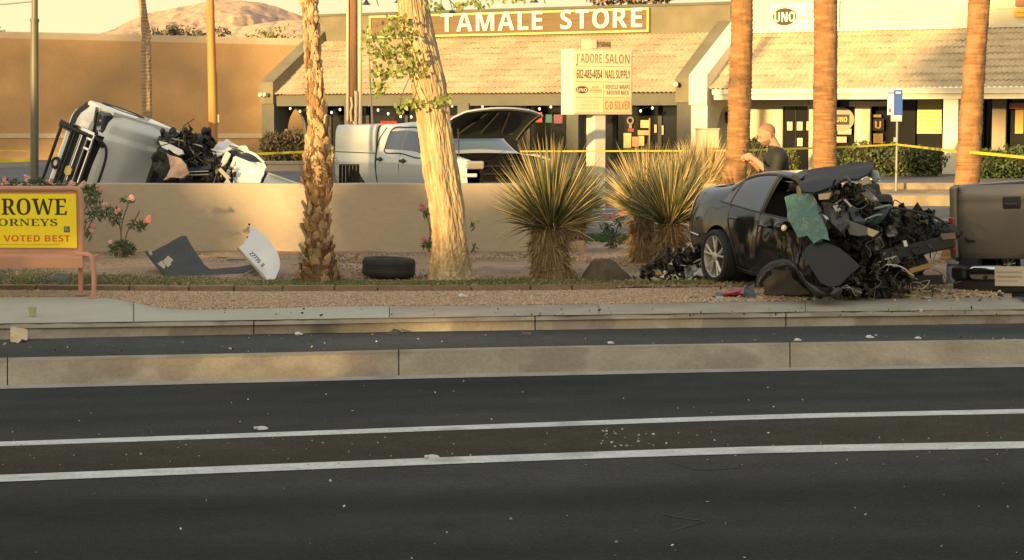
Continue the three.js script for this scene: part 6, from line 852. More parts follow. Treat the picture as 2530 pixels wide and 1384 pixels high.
  { const p = L.at(1.52, 2.9, 1, 0.1); new B().add(new THREE.SphereGeometry(0.1, 16, 12), M4(p.x, p.y - 0.03, p.z, 0, 0.2, 0, [0.75, 0.62, 1.15])).bar(V(p.x, p.y - 0.05, p.z - 0.16), V(p.x, p.y - 0.04, p.z), 0.025).build('wing_mirror', paint, t); new B().ball(0.035, p.x + 0.07, p.y - 0.04, p.z + 0.03).build('mirror_lamp', flat(0.7, 0.6, 0.45, 0.2), t); }
  new B().add(L.pickCells((u, j, s) => s > 0 && u < -0.74 && u > -0.95 && j > 2.3 && j < 3.2)).move(-0.004, 0, 0.008).build('tail_light', flat(0.42, 0.34, 0.30, 0.1, { clearcoat: 1 }), t);
  new B().tube([[-0.95, 1.5], [-0.75, 1.45], [-0.45, 1.4]].map(([u, j]) => L.at(u, j, 1, 0.004)), 0.012, 16, 5).build('bumper_strip', chrome, t);
  wheel(t, 0, 0.295, 0.80, 0.305, 0.215, 0.252, 5, 1); wheel(t, 0, 0.295, -0.74, 0.305, 0.215, 0.252, 5, -1);
  new B().add(new THREE.CylinderGeometry(0.36, 0.36, 0.5, 32, 1, true), M4(0, 0.295, 0.52, Math.PI / 2)).add(new THREE.CircleGeometry(0.36, 32), M4(0, 0.295, 0.3)).build('wheel_housing', black, t);
  new B().box(2.6, 0.1, 1.5, 0.75, 0.25, 0).box(0.9, 0.5, 1.4, -0.35, 0.55, 0).build('floor', black, t);
  for (const [u, z] of [[1.25, 0.38], [1.25, -0.38]]) new B().add(new RoundedBoxGeometry(0.16, 0.62, 0.5, 2, 0.06), M4(u, 0.78, z, 0, 0, 0.25)).add(new RoundedBoxGeometry(0.1, 0.16, 0.26, 2, 0.04), M4(u - 0.12, 1.12, z, 0, 0, 0.2)).add(new RoundedBoxGeometry(0.5, 0.14, 0.5, 2, 0.05), M4(u + 0.25, 0.48, z)).build('seat', flat(0.05, 0.045, 0.035, 0.8), t);
  new B().add(new RoundedBoxGeometry(0.16, 0.6, 1.3, 2, 0.06), M4(0.3, 0.75, 0, 0, 0, 0.3)).build('rear_seat', flat(0.04, 0.036, 0.03, 0.8), t);
  
  // front end, in world places and then fitted to the car
  const W = new THREE.Group(); W.position.copy(o); const tmpScene = W; t.updateMatrixWorld(true); const inv = new THREE.Matrix4().makeRotationFromQuaternion(t.quaternion.clone().invert());
  const df = (x) => 19.75 + (x - 1975) / 360 * 0.75;
  const pn = (out, m, nm, opt) => pan(out, m, nm, W, opt);
  pn([[1956, 432, 20.4], [1975, 422, 20.9], [2010, 416, 21.0], [2060, 412, 20.9], [2120, 399, 20.7], [2160, 401, 20.5], [2156, 418, 20.2], [2146, 432, 20], [2120, 445, 19.9], [2085, 446, 19.8], [2058, 460, 19.7], [2012, 473, 19.6], [1986, 472, 19.7], [1974, 458, 19.9], [1990, 442, 20.1]], flat(0.010, 0.013, 0.017, 0.6, { clearcoat: 0.08, clearcoatRoughness: 0.3, specularIntensity: 0.35 }), 'folded_hood', { r: 0.02, t: 0.02, nf: 1.6, div: 5 });
  pn([[1960, 430, 20.35], [1990, 418, 20.9], [2000, 424, 20.7], [1978, 442, 20.2]], black, 'hood_edge', { r: 0.01, t: 0.03 });
  const crack = canvasTex(256, 256, (g, w, h) => { g.fillStyle = '#3f6658'; g.fillRect(0, 0, w, h); let s = 5; const r = () => (s = (s * 16807) % 2147483647) / 2147483647; for (let i = 0; i < 260; i++) { g.strokeStyle = `rgba(${150 + r() * 60},${190 + r() * 40},${165 + r() * 50},${0.15 + r() * 0.35})`; g.lineWidth = 0.5 + r() * 1.3; g.beginPath(); let x = r() * w, y = r() * h; g.moveTo(x, y); for (let q = 0; q < 4; q++) { x += (r() - 0.5) * 50; y += (r() - 0.5) * 50; g.lineTo(x, y); } g.stroke(); } for (let i = 0; i < 300; i++) { g.fillStyle = `rgba(${20 + r() * 40},${90 + r() * 60},${70 + r() * 50},0.25)`; g.fillRect(r() * w, r() * h, 3 + r() * 9, 3 + r() * 9); } });
  crack.wrapS = crack.wrapT = THREE.RepeatWrapping; crack.repeat.set(2.2, 2.2);
  const glassM = new THREE.MeshPhysicalMaterial({ map: crack, roughness: 0.3, transmission: 0.25, thickness: 0, clearcoat: 0.5 });
  pn([[1944, 492, 20.05], [1958, 484, 20], [1988, 474, 19.9], [2000, 468, 19.9], [2010, 486, 19.75], [2021, 503, 19.65], [2023, 528, 19.6], [2034, 545, 19.5], [2046, 572, 19.45], [2052, 596, 19.4], [2034, 591, 19.4], [2012, 603, 19.4], [1996, 583, 19.55], [1976, 590, 19.6], [1964, 566, 19.75], [1950, 540, 19.9]], glassM, 'shattered_windscreen', { r: 0.05, t: 0.008, nf: 3.5, div: 4 });
  pn([[1946, 497, 20.0], [1966, 490, 19.95], [1980, 492, 19.9], [1958, 507, 19.93]], flat(0.01, 0.12, 0.09, 0.2), 'windscreen_band', { r: 0.02, t: 0.008 });
  pn([[2006, 602, 19.5], [2042, 600, 19.4], [2077, 615, 19.35], [2100, 634, 19.35], [2126, 658, 19.4], [2094, 686, 19.3], [2075, 706, 19.25], [2052, 711, 19.25], [2026, 698, 19.3], [2007, 668, 19.4], [1996, 650, 19.5], [1982, 638, 19.6], [1990, 615, 19.55]], flat(0.012, 0.016, 0.021, 0.5, { clearcoat: 0.12, clearcoatRoughness: 0.2, specularIntensity: 0.5 }), 'torn_fender', { r: 0.03, t: 0.016, nf: 1.6, div: 5, crease: 1.2 });
  { const arch = [[1872, 705, 19.9], [1884, 682, 19.85], [1905, 664, 19.8], [1935, 655, 19.7], [1960, 660, 19.6], [1978, 680, 19.5], [1995, 703, 19.4], [2020, 722, 19.3], [2050, 727, 19.3], [2080, 716, 19.3]].map(p => P(...p).sub(o)); const c = new THREE.CatmullRomCurve3(arch), rows = []; for (let i = 0; i <= 40; i++) { const p = c.getPoint(i / 40), n = 0.03 * noise3(i * 0.4, 2, 2); rows.push([V(p.x, p.y + 0.028 + n, p.z + 0.05), V(p.x, p.y + 0.005, p.z + 0.075 + n), V(p.x, p.y - 0.035 - n, p.z + 0.04), V(p.x + 0.02, p.y - 0.02, p.z - 0.3), V(p.x + 0.02, p.y + 0.04, p.z - 0.3)]); } new B().add(gridGeo(rows)).build('wheel_arch_liner', flat(0.022, 0.022, 0.019, 0.4, { side: THREE.DoubleSide }), W); }
  pn([[1885, 690, 20.4], [1920, 672, 20.4], [1960, 672, 20.3], [1985, 700, 20.2], [2000, 728, 20.1], [1930, 730, 20.2], [1890, 728, 20.3]], flat(0.085, 0.065, 0.04, 0.9), 'inner_liner', { r: 0.06, t: 0.02, nf: 5 });
  pn([[2086, 541, 19.6], [2110, 548, 19.5], [2146, 562, 19.4], [2144, 579, 19.4], [2120, 582, 19.4], [2098, 578, 19.5]], flat(0.085, 0.08, 0.07, 0.6), 'dashboard_piece', { r: 0.02, t: 0.03 });
  pn([[2144, 562, 19.4], [2172, 572, 19.35], [2156, 585, 19.35], [2142, 580, 19.4]], flat(0.42, 0.35, 0.2, 0.7), 'torn_foam', { r: 0.01, t: 0.02 });
  pn([[2030, 500, 19.8], [2065, 505, 19.7], [2090, 520, 19.6], [2096, 555, 19.5], [2080, 575, 19.5], [2062, 560, 19.55], [2040, 535, 19.7]], flat(0.05, 0.052, 0.055, 0.5), 'dashboard_piece', { r: 0.04, t: 0.05, nf: 5 });
  pn([[2092, 500, 19.9], [2120, 520, 19.8], [2140, 548, 19.6], [2112, 545, 19.6], [2096, 520, 19.7]], flat(0.04, 0.045, 0.052, 0.5), 'dashboard_piece', { r: 0.03, t: 0.04, nf: 5 });
  for (const [q, c, nm] of [[[[2058, 510], [2072, 506], [2079, 520], [2068, 526]], [0.6, 0.58, 0.52], 'white_tag'], [[[2034, 530], [2044, 535], [2048, 543], [2040, 541]], [0.6, 0.57, 0.5], 'white_tag'], [[[2024, 480], [2054, 476], [2048, 492], [2026, 494]], [0.5, 0.38, 0.26], 'torn_trim'], [[[2084, 494], [2090, 492], [2106, 510], [2102, 512]], [0.55, 0.45, 0.36], 'torn_trim'], [[[2134, 440], [2152, 438], [2146, 454], [2132, 458]], [0.5, 0.4, 0.28], 'torn_trim'], [[[2232, 595], [2240, 594], [2244, 608], [2236, 610]], [0.75, 0.7, 0.6], 'white_tag'], [[[2325, 580], [2360, 575], [2362, 590], [2330, 592]], [0.2, 0.13, 0.08], 'torn_trim']]) pn(q.map(p => [p[0], p[1], df(p[0]) - 0.32]), flat(...c, 0.6), nm, { r: 0.008, t: 0.012, div: 2 });
  pn([[2104, 452, 20.3], [2122, 449, 20.2], [2150, 470, 19.9], [2170, 494, 19.7], [2158, 499, 19.7], [2130, 480, 19.9], [2106, 478, 20.1]], flat(0.45, 0.43, 0.36, 0.35, { metalness: 0.5 }), 'strut_tower', { r: 0.05, t: 0.02, nf: 6 });
  pn([[2150, 418, 20.2], [2166, 420, 20.1], [2172, 440, 20], [2164, 452, 20], [2152, 440, 20.1]], flat(0.2, 0.24, 0.24, 0.3), 'headlamp_shell', { r: 0.03, t: 0.03 });
  pn([[2136, 550, 19.9], [2160, 530, 19.9], [2190, 520, 19.9], [2204, 508, 20], [2190, 535, 19.9], [2176, 552, 19.8], [2150, 560, 19.8]], flat(0.03, 0.042, 0.042, 0.3), 'bumper_shard', { r: 0.03, t: 0.015 });
  for (const pts of [[[2160, 516], [2200, 508], [2204, 512]], [[2136, 544], [2165, 532], [2180, 530]]]) new B().tube(pts.map(p => P(p[0], p[1], df(p[0]) - 0.35).sub(o)), 0.012, 10, 5).build('trim_edge', flat(0.22, 0.27, 0.22, 0.4), W);
  // crossbeam and bumper bar reaching right
  new B().beam(P(2170, 636, 19.9).sub(o), P(2352, 596, 20.3).sub(o), 0.14, 0.1, 0.3, 0.02).beam(P(2170, 600, 20.2).sub(o), P(2340, 560, 20.6).sub(o), 0.1, 0.08).build('crossbeam', junkMats.dark, W);
  new B().beam(P(2245, 672, 19.8).sub(o), P(2296, 657, 19.9).sub(o), 0.05, 0.06).build('orange_strut', flat(0.25, 0.13, 0.03, 0.7), W);
  // dark core so that nothing shows through
  const core = (x, y, r, sx = 1, sy = 1) => { const p = P(x, y, df(x) + 0.35).sub(o), g = new THREE.IcosahedronGeometry(r, 4), q = g.attributes.position; for (let i = 0; i < q.count; i++) { const v = V(q.getX(i), q.getY(i), q.getZ(i)), kk = 1 + 0.55 * fbm3(v.x * 4 + x, v.y * 4, v.z * 4, 4); q.setXYZ(i, v.x * kk * sx, v.y * kk * sy, v.z * kk); } g.computeVertexNormals(); return [g, M4(p.x, p.y, p.z)]; };
  const eb = new B(); for (const c of [[2060, 560, 0.3, 1, 1], [2130, 600, 0.36, 1.1, 0.9], [2215, 585, 0.32, 1.2, 0.9], [2280, 580, 0.26, 1.3, 0.7], [2150, 680, 0.3, 1.3, 0.6], [2060, 700, 0.2, 1.6, 0.6], [2220, 650, 0.24, 1.1, 0.8], [2120, 500, 0.24, 1, 0.9], [2325, 575, 0.14, 1.5, 0.7]]) eb.add(...core(...c)); eb.build('engine_bay', surf({ c1: [0.012, 0.011, 0.009], c2: [0.04, 0.032, 0.022], size: 0.5, cells: [6, 6], grain: 0.3, rough: 0.6, bump: 0.01 }), W);
  const all = [[2030, 500], [2080, 470], [2110, 455], [2160, 500], [2200, 518], [2260, 520], [2310, 532], [2345, 565], [2350, 590], [2300, 615], [2262, 640], [2245, 690], [2215, 725], [2060, 733], [2090, 690], [2120, 655], [2080, 610], [2050, 590]], low = [[2080, 700], [2130, 650], [2240, 640], [2240, 700], [2200, 732], [1990, 735], [2020, 725]];
  junk(W, all, df, 240, ['black', 'black', 'dark', 'dark', 'brown', 'black', 'steel', 'black'], 0.095); junk(W, [[2040, 470], [2100, 445], [2170, 490], [2150, 560], [2040, 560]], df, 46, ['black', 'dark', 'steel', 'pale', 'dark', 'olive'], 0.085); junk(W, low, x => df(x) - 0.15, 70, ['black', 'brown', 'dark', 'steel', 'olive'], 0.075);
  wires(W, all.map(p => [Math.min(p[0], 2295), p[1]]), x => df(x) - 0.15, 55, [junkMats.black, junkMats.dark, junkMats.brown, junkMats.steel]); wires(W, [[2160, 640], [2300, 640], [2320, 735], [2120, 735]], x => df(x) - 0.2, 26, [junkMats.olive, junkMats.pale, junkMats.steel, junkMats.black], 0.006);
  new B().tube([[2190, 654], [2215, 656], [2235, 664], [2248, 676], [2258, 682]].map(p => P(p[0], p[1], 19.2).sub(o)), 0.008, 20, 5).build('wire', flat(0.4, 0.37, 0.3), W);
  new B().tube([[2200, 512], [2250, 520], [2300, 532], [2330, 548], [2345, 560]].map(p => P(p[0], p[1], 20).sub(o)), 0.014, 24, 6).build('hose', black, W);
  for (const c of [...W.children]) { for (const q of [c]) q.geometry.applyMatrix4(inv); t.add(c); }
  // pieces on the ground round it
  const b = thing('bumper_debris', 'torn black bumper corner with red lamp on the gravel before the sedan', 'debris', G(1815, 742)); pan([[1762, 740, 20.2], [1768, 722, 20.4], [1792, 724, 20.3], [1832, 726, 20.3], [1842, 702, 20.5], [1862, 697, 20.5], [1867, 742, 20], [1800, 745, 20]], flat(0.04, 0.043, 0.045, 0.35), 'bumper_piece', b, { r: 0.03, t: 0.02 }); pan([[1786, 728, 20.2], [1800, 717, 20.3], [1834, 712, 20.3], [1838, 725, 20.15], [1812, 729, 20.1]], flat(0.30, 0.018, 0.02, 0.25, { clearcoat: 0.6 }), 'red_lamp', b, { r: 0.03, t: 0.02, nf: 8 }); pan([[1762, 741, 20], [1774, 730, 20.1], [1800, 742, 19.95], [1790, 746, 19.9]], flat(0.3, 0.3, 0.26, 0.3), 'trim', b, { r: 0.02, t: 0.01 });
  const gs = [[2190, 722, 2240, 728], [2215, 730, 2262, 732], [2250, 722, 2300, 718], [2240, 727, 2290, 735], [2300, 712, 2330, 720]]; gs.forEach(([x0, y0, x1, y1], i) => solo(new B().beam(V(0, 0, 0), G(x1, y1, 0.17).sub(G(x0, y0, 0.16)), 0.03, 0.012), 'trim_strip', ['pale green trim strip nearest the sedan on the gravel', 'second pale strip of torn trim on the gravel edge', 'pale trim strip pointing at the grey pickup', 'thin pale strip at the edge of the pavement below the wreck', 'short pale strip nearest the grey pickup bumper'][i], 'debris', flat(0.48, 0.44, 0.22, 0.7), G(x0, y0, 0.16)));
}
{ // ---- engine torn out, behind the sedan's rear wheel
  const t = thing('engine_wreck', 'torn out engine block lying in rubble behind the sedan rear wheel', 'engine', G(1660, 692)); const o = t.position, dd = () => 22.4;
  const c = P(1680, 640, 22.6).sub(o); new B().add(new RoundedBoxGeometry(0.42, 0.24, 0.3, 2, 0.03), M4(c.x, c.y, c.z, 0, 0.3, 0.05)).box(0.34, 0.1, 0.26, c.x - 0.02, c.y - 0.16, c.z, 0.2).build('engine_block', surf({ c1: [0.02, 0.016, 0.011], c2: [0.07, 0.05, 0.03], size: 0.3, cells: [6, 6], grain: 0.3, bump: 0.01 }), t);
  for (let i = 0; i < 6; i++) { const p = P(1652 + i * 12.5, 617 + (i % 2), 22.4).sub(o); new B().add(new THREE.CylinderGeometry(0.018, 0.02, 0.05, 10), M4(p.x, p.y, p.z)).add(new THREE.CylinderGeometry(0.024, 0.024, 0.012, 10), M4(p.x, p.y + 0.02, p.z)).build('valve_stem', i % 2 ? bareMetal : junkMats.black, t); }
  const pl = [[1580, 690], [1600, 660], [1640, 625], [1715, 622], [1720, 660], [1735, 690]]; junk(t, pl, dd, 90, ['brown', 'dark', 'black', 'olive', 'steel', 'brown'], 0.075); wires(t, pl, dd, 18, [junkMats.black, junkMats.brown, junkMats.pale]);
  pan([[1690, 672, 22.2], [1704, 650, 22.3], [1722, 655, 22.2], [1738, 668, 22.1], [1738, 688, 22], [1718, 686, 22], [1695, 690, 22]], flat(0.25, 0.26, 0.24, 0.35, { metalness: 0.4 }), 'crumpled_panel', t, { r: 0.07, t: 0.01, nf: 9, div: 4 }); pan([[1712, 680, 22], [1730, 662, 22.1], [1738, 680, 21.95]], flat(0.4, 0.4, 0.36, 0.4), 'crumpled_panel', t, { r: 0.03, t: 0.01, nf: 9 });
  for (const [q, col] of [[[[1618, 678], [1630, 667], [1638, 680]], [0.42, 0.25, 0.12]], [[[1605, 688], [1612, 682], [1634, 692], [1625, 694]], [0.5, 0.46, 0.34]], [[[1656, 690], [1668, 677], [1680, 690], [1664, 694]], [0.55, 0.52, 0.38]], [[[1562, 678], [1576, 672], [1584, 680], [1570, 684]], [0.34, 0.31, 0.25]], [[[1652, 652], [1660, 648], [1662, 656]], [0.6, 0.56, 0.46]]]) pan(q.map(p => [p[0], p[1], 21.9]), flat(...col, 0.8), 'shard', t, { r: 0.01, t: 0.012, div: 2 });
  junk(t, [[1560, 694], [1570, 676], [1640, 672], [1735, 686], [1735, 696]], () => 22.0, 40, ['black', 'dark', 'brown', 'pale', 'olive'], 0.045);
}

{ // ---- white pickup thrown on its side behind the wall
  const th = 54 * Math.PI / 180, e1 = V(-0.937, 0.35, 0), e3 = V(0, 0, 1), F = e1.clone().multiplyScalar(Math.cos(th)).addScaledVector(e3, Math.sin(th)), U = e1.clone().multiplyScalar(-Math.sin(th)).addScaledVector(e3, Math.cos(th)), R = F.clone().cross(U);
  const basis = new THREE.Matrix4().makeBasis(F, U, R), a = V(0, 1.12, 0.96).applyMatrix4(basis), o = P(288, 284, 31).sub(a);
  const t = thing('overturned_pickup', 'white pickup truck lying wrecked on its side behind the low wall', 'pickup', o); t.quaternion.setFromRotationMatrix(basis);
  const paint = flat(0.72, 0.71, 0.66, 0.3, { clearcoat: 0.8, clearcoatRoughness: 0.08 });
  // hood with a raised centre
  const rows = []; for (let i = 0; i <= 24; i++) { const x = lerp(0.06, -1.04, i / 24), r = []; for (let j = 0; j <= 40; j++) { const z = lerp(-0.94, 0.94, j / 40), az = Math.abs(z); r.push(V(x + 0.09 * (1 - (z / 0.94) ** 2), 1.07 + 0.15 * smooth(0, 0.5, i / 24) + 0.035 * smooth(0.62, 0.56, az) - 0.10 * smooth(0.78, 0.95, az) - 0.10 * smooth(0.12, 0, i / 24) + 0.012 * noise3(x * 3, z * 3, 4), z)); } rows.push(r); } new B().add(gridGeo(rows)).build('hood', paint, t);
  const prof = [[0.12, 0.30], [0.2, 0.42], [0.2, 0.62], [0.14, 0.76], [0.04, 0.80], [-0.1, 0.80], [-0.1, 0.30]];
  const bm = new B(); { const g = new THREE.ExtrudeGeometry(new THREE.Shape(prof.map(p => new THREE.Vector2(...p))), { depth: 1.96, bevelEnabled: true, bevelSize: 0.015, bevelThickness: 0.015, bevelSegments: 2, steps: 20 }); g.translate(0, 0, -0.98); bm.add(g); } bm.warp(v => { v.x -= 0.22 * smooth(0.6, 1, Math.abs(v.z)) ** 2; v.y += 0.05 * smooth(0.7, 1, Math.abs(v.z)); }).build('bumper', paint, t);
  for (const s of [1, -1]) { new B().add(new THREE.BoxGeometry(0.06, 0.11, 0.52, 1, 1, 8), M4(0.2, 0.47, 0.70 * s)).warp(v => { v.x -= 0.2 * smooth(0.6, 1, Math.abs(v.z)) ** 2; }).build('bumper_slot', black, t); new B().add(new RoundedBoxGeometry(0.2, 0.2, 0.42, 3, 0.05), M4(0.0, 0.92, 0.74 * s, 0, 0.2 * s, 0)).build('headlight', flat(0.05, 0.055, 0.06, 0.1, { clearcoat: 1 }), t); for (const q of [-0.1, 0.05]) new B().add(new THREE.SphereGeometry(0.06, 12, 8), M4(0.08, 0.93, (0.74 + q) * s, 0, 0, 0, [0.6, 1, 1])).build('lamp_lens', flat(0.3, 0.3, 0.32, 0.1, { metalness: 0.6 }), t); new B().box(0.05, 0.03, 0.5, 0.09, 0.80, 0.72 * s, 0.2 * s).build('headlight_trim', chrome, t);
    new B().poly([[0.05, 0.5], [0.05, 0.8], [-0.02, 1.02], [-1.36, 1.17], [-1.36, 0.45], [-1.2, 0.45], [-1.13, 0.62], [-1.0, 0.74], [-0.82, 0.8], [-0.62, 0.76], [-0.48, 0.64], [-0.42, 0.46]], 0.05, M4(0, 0, s > 0 ? 0.93 : -0.98), 0.012).build('fender', paint, t); }
  new B().box(0.22, 0.56, 1.12, 0.115, 0.79, 0).build('grille', black, t);
  for (const y of [0.60, 0.76, 0.80, 0.94, 1.06]) new B().add(new RoundedBoxGeometry(0.04, y === 0.76 ? 0.02 : 0.034, 1.1, 2, 0.009), M4(0.235, y, 0)).build('grille_bar', chrome, t); for (const z of [-0.56, 0.56]) new B().box(0.05, 0.52, 0.045, 0.23, 0.80, z).build('grille_frame', chrome, t); for (const z of [0.46, 0.3]) new B().box(0.05, 0.13, 0.035, 0.24, 1.0, z).build('grille_frame', chrome, t);
  new B().add(new THREE.CylinderGeometry(0.09, 0.09, 0.05, 6), M4(0.26, 0.80, -0.14, 0, 0, 1.57)).build('emblem', flat(0.55, 0.42, 0.16, 0.25, { metalness: 0.8 }), t); new B().add(new THREE.TorusGeometry(0.075, 0.03, 8, 18), M4(0.23, 0.42, -0.12, 0, 1.57, 0)).build('tow_ring', black, t); new B().add(new THREE.CylinderGeometry(0.05, 0.05, 0.02, 16), M4(0.23, 0.42, -0.12, 0, 0, 1.57)).build('fog_lamp', flat(0.7, 0.68, 0.6, 0.2), t);
  
  // black brush guard
  const bg = new B(); const zt = 0.5, zb = -0.95; for (const [y, x] of [[0.30, 0.27], [0.6, 0.29], [0.96, 0.24]]) bg.bar(V(x, y, zt), V(x, y, zb), 0.026); bg.build('guard_rail', black, t);
  for (const z of [zt, -0.72]) new B().tube([V(0.27, 0.26, z), V(0.3, 0.55, z), V(0.27, 0.9, z), V(0.18, 1.08, z), V(0.08, 1.16, z - 0.1)], 0.028, 20, 8).beam(V(0.27, 0.24, z), V(0.3, 0.6, z), 0.012, 0.12).build('guard_upright', black, t);
  new B().tube([V(0.16, 1.12, zt), V(0.08, 1.2, zt - 0.06), V(0.03, 1.24, zt - 0.22), V(0.02, 1.24, -0.9)], 0.022, 24, 8).build('guard_hoop', black, t);
  // cab: cowl, torn pillars, dark inside
  new B().box(0.14, 0.1, 1.74, -1.12, 1.19, 0).build('cowl', black, t); new B().box(1.2, 0.75, 1.7, -1.8, 0.8, 0).build('cabin', flat(0.012, 0.011, 0.01, 0.9), t);
  new B().add(new RoundedBoxGeometry(0.95, 0.16, 0.12, 2, 0.04), M4(-1.55, 1.42, 0.88, 0.1, 0, -0.42)).build('roof_pillar', paint, t); new B().box(0.9, 0.06, 0.08, -1.54, 1.34, 0.82, 0, 0.1, -0.42).build('window_rubber', flat(0.10, 0.11, 0.09, 0.4), t);
  new B().box(0.7, 0.04, 0.06, -1.4, 1.38, -0.4, 0, 0, -0.6).build('windscreen_frame', black, t); new B().add(new THREE.TorusGeometry(0.17, 0.018, 8, 24), M4(-1.5, 1.25, -0.35, 0.3, 1.2, 0)).build('steering_wheel', black, t);
  new B().add(new RoundedBoxGeometry(0.5, 0.5, 0.5, 3, 0.1), M4(-1.4, 1.0, 0.2)).build('dashboard', flat(0.06, 0.07, 0.065, 0.6), t);
  for (const [x, z] of [[-0.8, 0.86], [-0.8, -0.86]]) wheel(t, x, 0.38, z, 0.39, 0.27, 0.25, 6, Math.sign(z));
  new B().box(2.6, 0.16, 0.1, -2.2, 0.42, 0.42).box(2.6, 0.16, 0.1, -2.2, 0.42, -0.42).box(0.1, 0.12, 0.8, -2.6, 0.42, 0).build('chassis', junkMats.black, t);
  // torn rear, pieces placed in the world then fitted
  const W = new THREE.Group(); W.position.copy(o); const pn = (q, m, nm, opt) => pan(q, m, nm, W, opt), inv = basis.clone().invert();
  pn([[404, 446, 30.2], [414, 432, 30.1], [411, 400, 30.2], [410, 378, 30.3], [420, 383, 30.2], [448, 392, 30.1], [458, 405, 30.1], [459, 425, 30], [446, 437, 30], [420, 441, 30.1]], flat(0.55, 0.37, 0.28, 0.85), 'airbag', { r: 0.1, t: 0.03, nf: 4, div: 4 });
  pn([[392, 348, 30.8], [412, 352, 30.7], [449, 370, 30.5], [452, 380, 30.5], [440, 383, 30.5], [400, 364, 30.7]], paint, 'roof_rail', { r: 0.01, t: 0.04 });
  const bx = surf({ c1: [0.012, 0.011, 0.01], c2: [0.035, 0.032, 0.028], size: 0.5, cells: [6, 6], grain: 0.3, rough: 0.5, bump: 0.01 });
  const blob = (x, y, d, r, s) => { const p = P(x, y, d).sub(o), g = new THREE.IcosahedronGeometry(r, 4), q = g.attributes.position; for (let i = 0; i < q.count; i++) { const v = V(q.getX(i), q.getY(i), q.getZ(i)), k = 1 + 0.5 * fbm3(v.x * 4 + x, v.y * 4, v.z * 4, 4); q.setXYZ(i, v.x * k * s[0], v.y * k * s[1], v.z * k); } g.computeVertexNormals(); return [g, M4(p.x, p.y, p.z)]; };
  const eb = new B(); for (const c of [[440, 400, 31.3, 0.36, [1.2, 1]], [490, 375, 31.4, 0.34, [1, 0.9]], [500, 430, 31.2, 0.34, [1.3, 0.9]], [548, 430, 31.2, 0.26, [1.1, 1]], [420, 350, 31.5, 0.18, [1.2, 0.8]], [600, 430, 31.5, 0.3, [1.3, 0.8]], [560, 395, 31.5, 0.22, [1, 0.9]]]) eb.add(...blob(...c)); eb.build('underbody', bx, W);
  for (const [x, y, r] of [[402, 326, 0.05], [427, 328, 0.075], [458, 322, 0.045], [505, 325, 0.06], [516, 322, 0.045]]) { const p = P(x, y, 31.3).sub(o); new B().add(new THREE.SphereGeometry(r, 14, 10), M4(p.x, p.y, p.z, 0, 0, 0, [0.9, 1.25, 1])).bar(p, P(x + 4, y + 40, 31.4).sub(o), r * 0.7, r).build('hub', black, W); }
  pn([[398, 345, 31], [430, 330, 31], [500, 335, 31], [520, 350, 31], [520, 385, 30.9], [480, 385, 30.9], [440, 372, 30.9]], bx, 'underbody_panel', { r: 0.08, t: 0.03, nf: 5, div: 4 });
  new B().tube([[425, 343], [450, 348], [480, 356], [500, 362]].map(p => P(p[0], p[1], 30.6).sub(o)), 0.016, 12, 6).build('exhaust_pipe', bareMetal, W);
  junk(W, [[400, 340], [470, 325], [530, 345], [535, 400], [560, 450], [460, 452], [455, 390]], () => 30.8, 70, ['black', 'black', 'dark', 'dark', 'steel'], 0.12); junk(W, [[505, 430], [545, 400], [580, 420], [580, 452], [505, 452]], () => 30.4, 40, ['dark', 'steel', 'pale', 'brown', 'black'], 0.08); wires(W, [[400, 350], [500, 350], [520, 440], [440, 440]], () => 30.5, 12, [junkMats.black, junkMats.steel, junkMats.dark], 0.01);
  const blue = flat(0.02, 0.03, 0.05, 0.3); pn([[455, 416, 30.4], [500, 413, 30.4], [520, 405, 30.4], [522, 418, 30.3], [470, 424, 30.3]], blue, 'blue_panel', { r: 0.02, t: 0.02 });
  for (const y of [424, 432]) new B().tube([[456, y + 1], [490, y], [515, y - 1]].map(p => P(p[0], p[1], 30.2).sub(o)), 0.012, 10, 5).build('trim_rail', bareMetal, W);
  pn([[520, 372, 30.8], [540, 350, 31], [562, 343, 31.1], [600, 358, 31], [625, 378, 30.9], [612, 382, 30.8], [585, 368, 30.8], [560, 372, 30.8], [530, 385, 30.7]], paint, 'bed_side', { r: 0.06, t: 0.02, nf: 5, div: 4 });
  pn([[536, 425, 30.5], [548, 390, 30.6], [558, 372, 30.6], [566, 378, 30.5], [552, 410, 30.4], [545, 430, 30.4]], paint, 'torn_strip', { r: 0.02, t: 0.02 }); pn([[556, 425, 30.4], [575, 395, 30.5], [585, 385, 30.5], [578, 405, 30.4], [562, 430, 30.3]], paint, 'torn_strip', { r: 0.02, t: 0.02 });
  pn([[578, 390, 30.5], [598, 394, 30.5], [628, 400, 30.4], [655, 408, 30.3], [660, 418, 30.3], [652, 432, 30.2], [640, 455, 30.1], [590, 458, 30.1], [576, 440, 30.3], [572, 410, 30.4]], paint, 'crumpled_door', { r: 0.08, t: 0.025, nf: 3.5, div: 4 });
  pn([[585, 382, 30.7], [610, 372, 30.8], [640, 384, 30.7], [660, 405, 30.5], [640, 404, 30.4], [600, 394, 30.5]], black, 'window_opening', { r: 0.03, t: 0.02 });
  for (const pts of [[[605, 372], [630, 382], [652, 402]], [[580, 388], [610, 400], [650, 418]], [[575, 412], [580, 440], [578, 455]]]) new B().tube(pts.map(p => P(p[0], p[1], 30.25).sub(o)), 0.022, 12, 6).build('window_frame', paint, W);
  pn([[538, 420, 30.2], [545, 414, 30.2], [570, 440, 30.1], [562, 446, 30.1]], flat(0.42, 0.38, 0.26, 0.7), 'rail_piece', { r: 0.005, t: 0.03 }); pn([[552, 455, 30], [562, 438, 30.1], [572, 456, 30]], flat(0.55, 0.48, 0.36, 0.8), 'rail_piece', { r: 0.01, t: 0.02 });
  for (const [a2, c] of [[566, 360], [572, 366], [580, 370]].map((p, i) => [p, [p[0] + 22, p[1] + 6]])) new B().beam(P(...a2, 30.5).sub(o), P(...c, 30.5).sub(o), 0.02, 0.02).build('vent_slat', junkMats.dark, W);
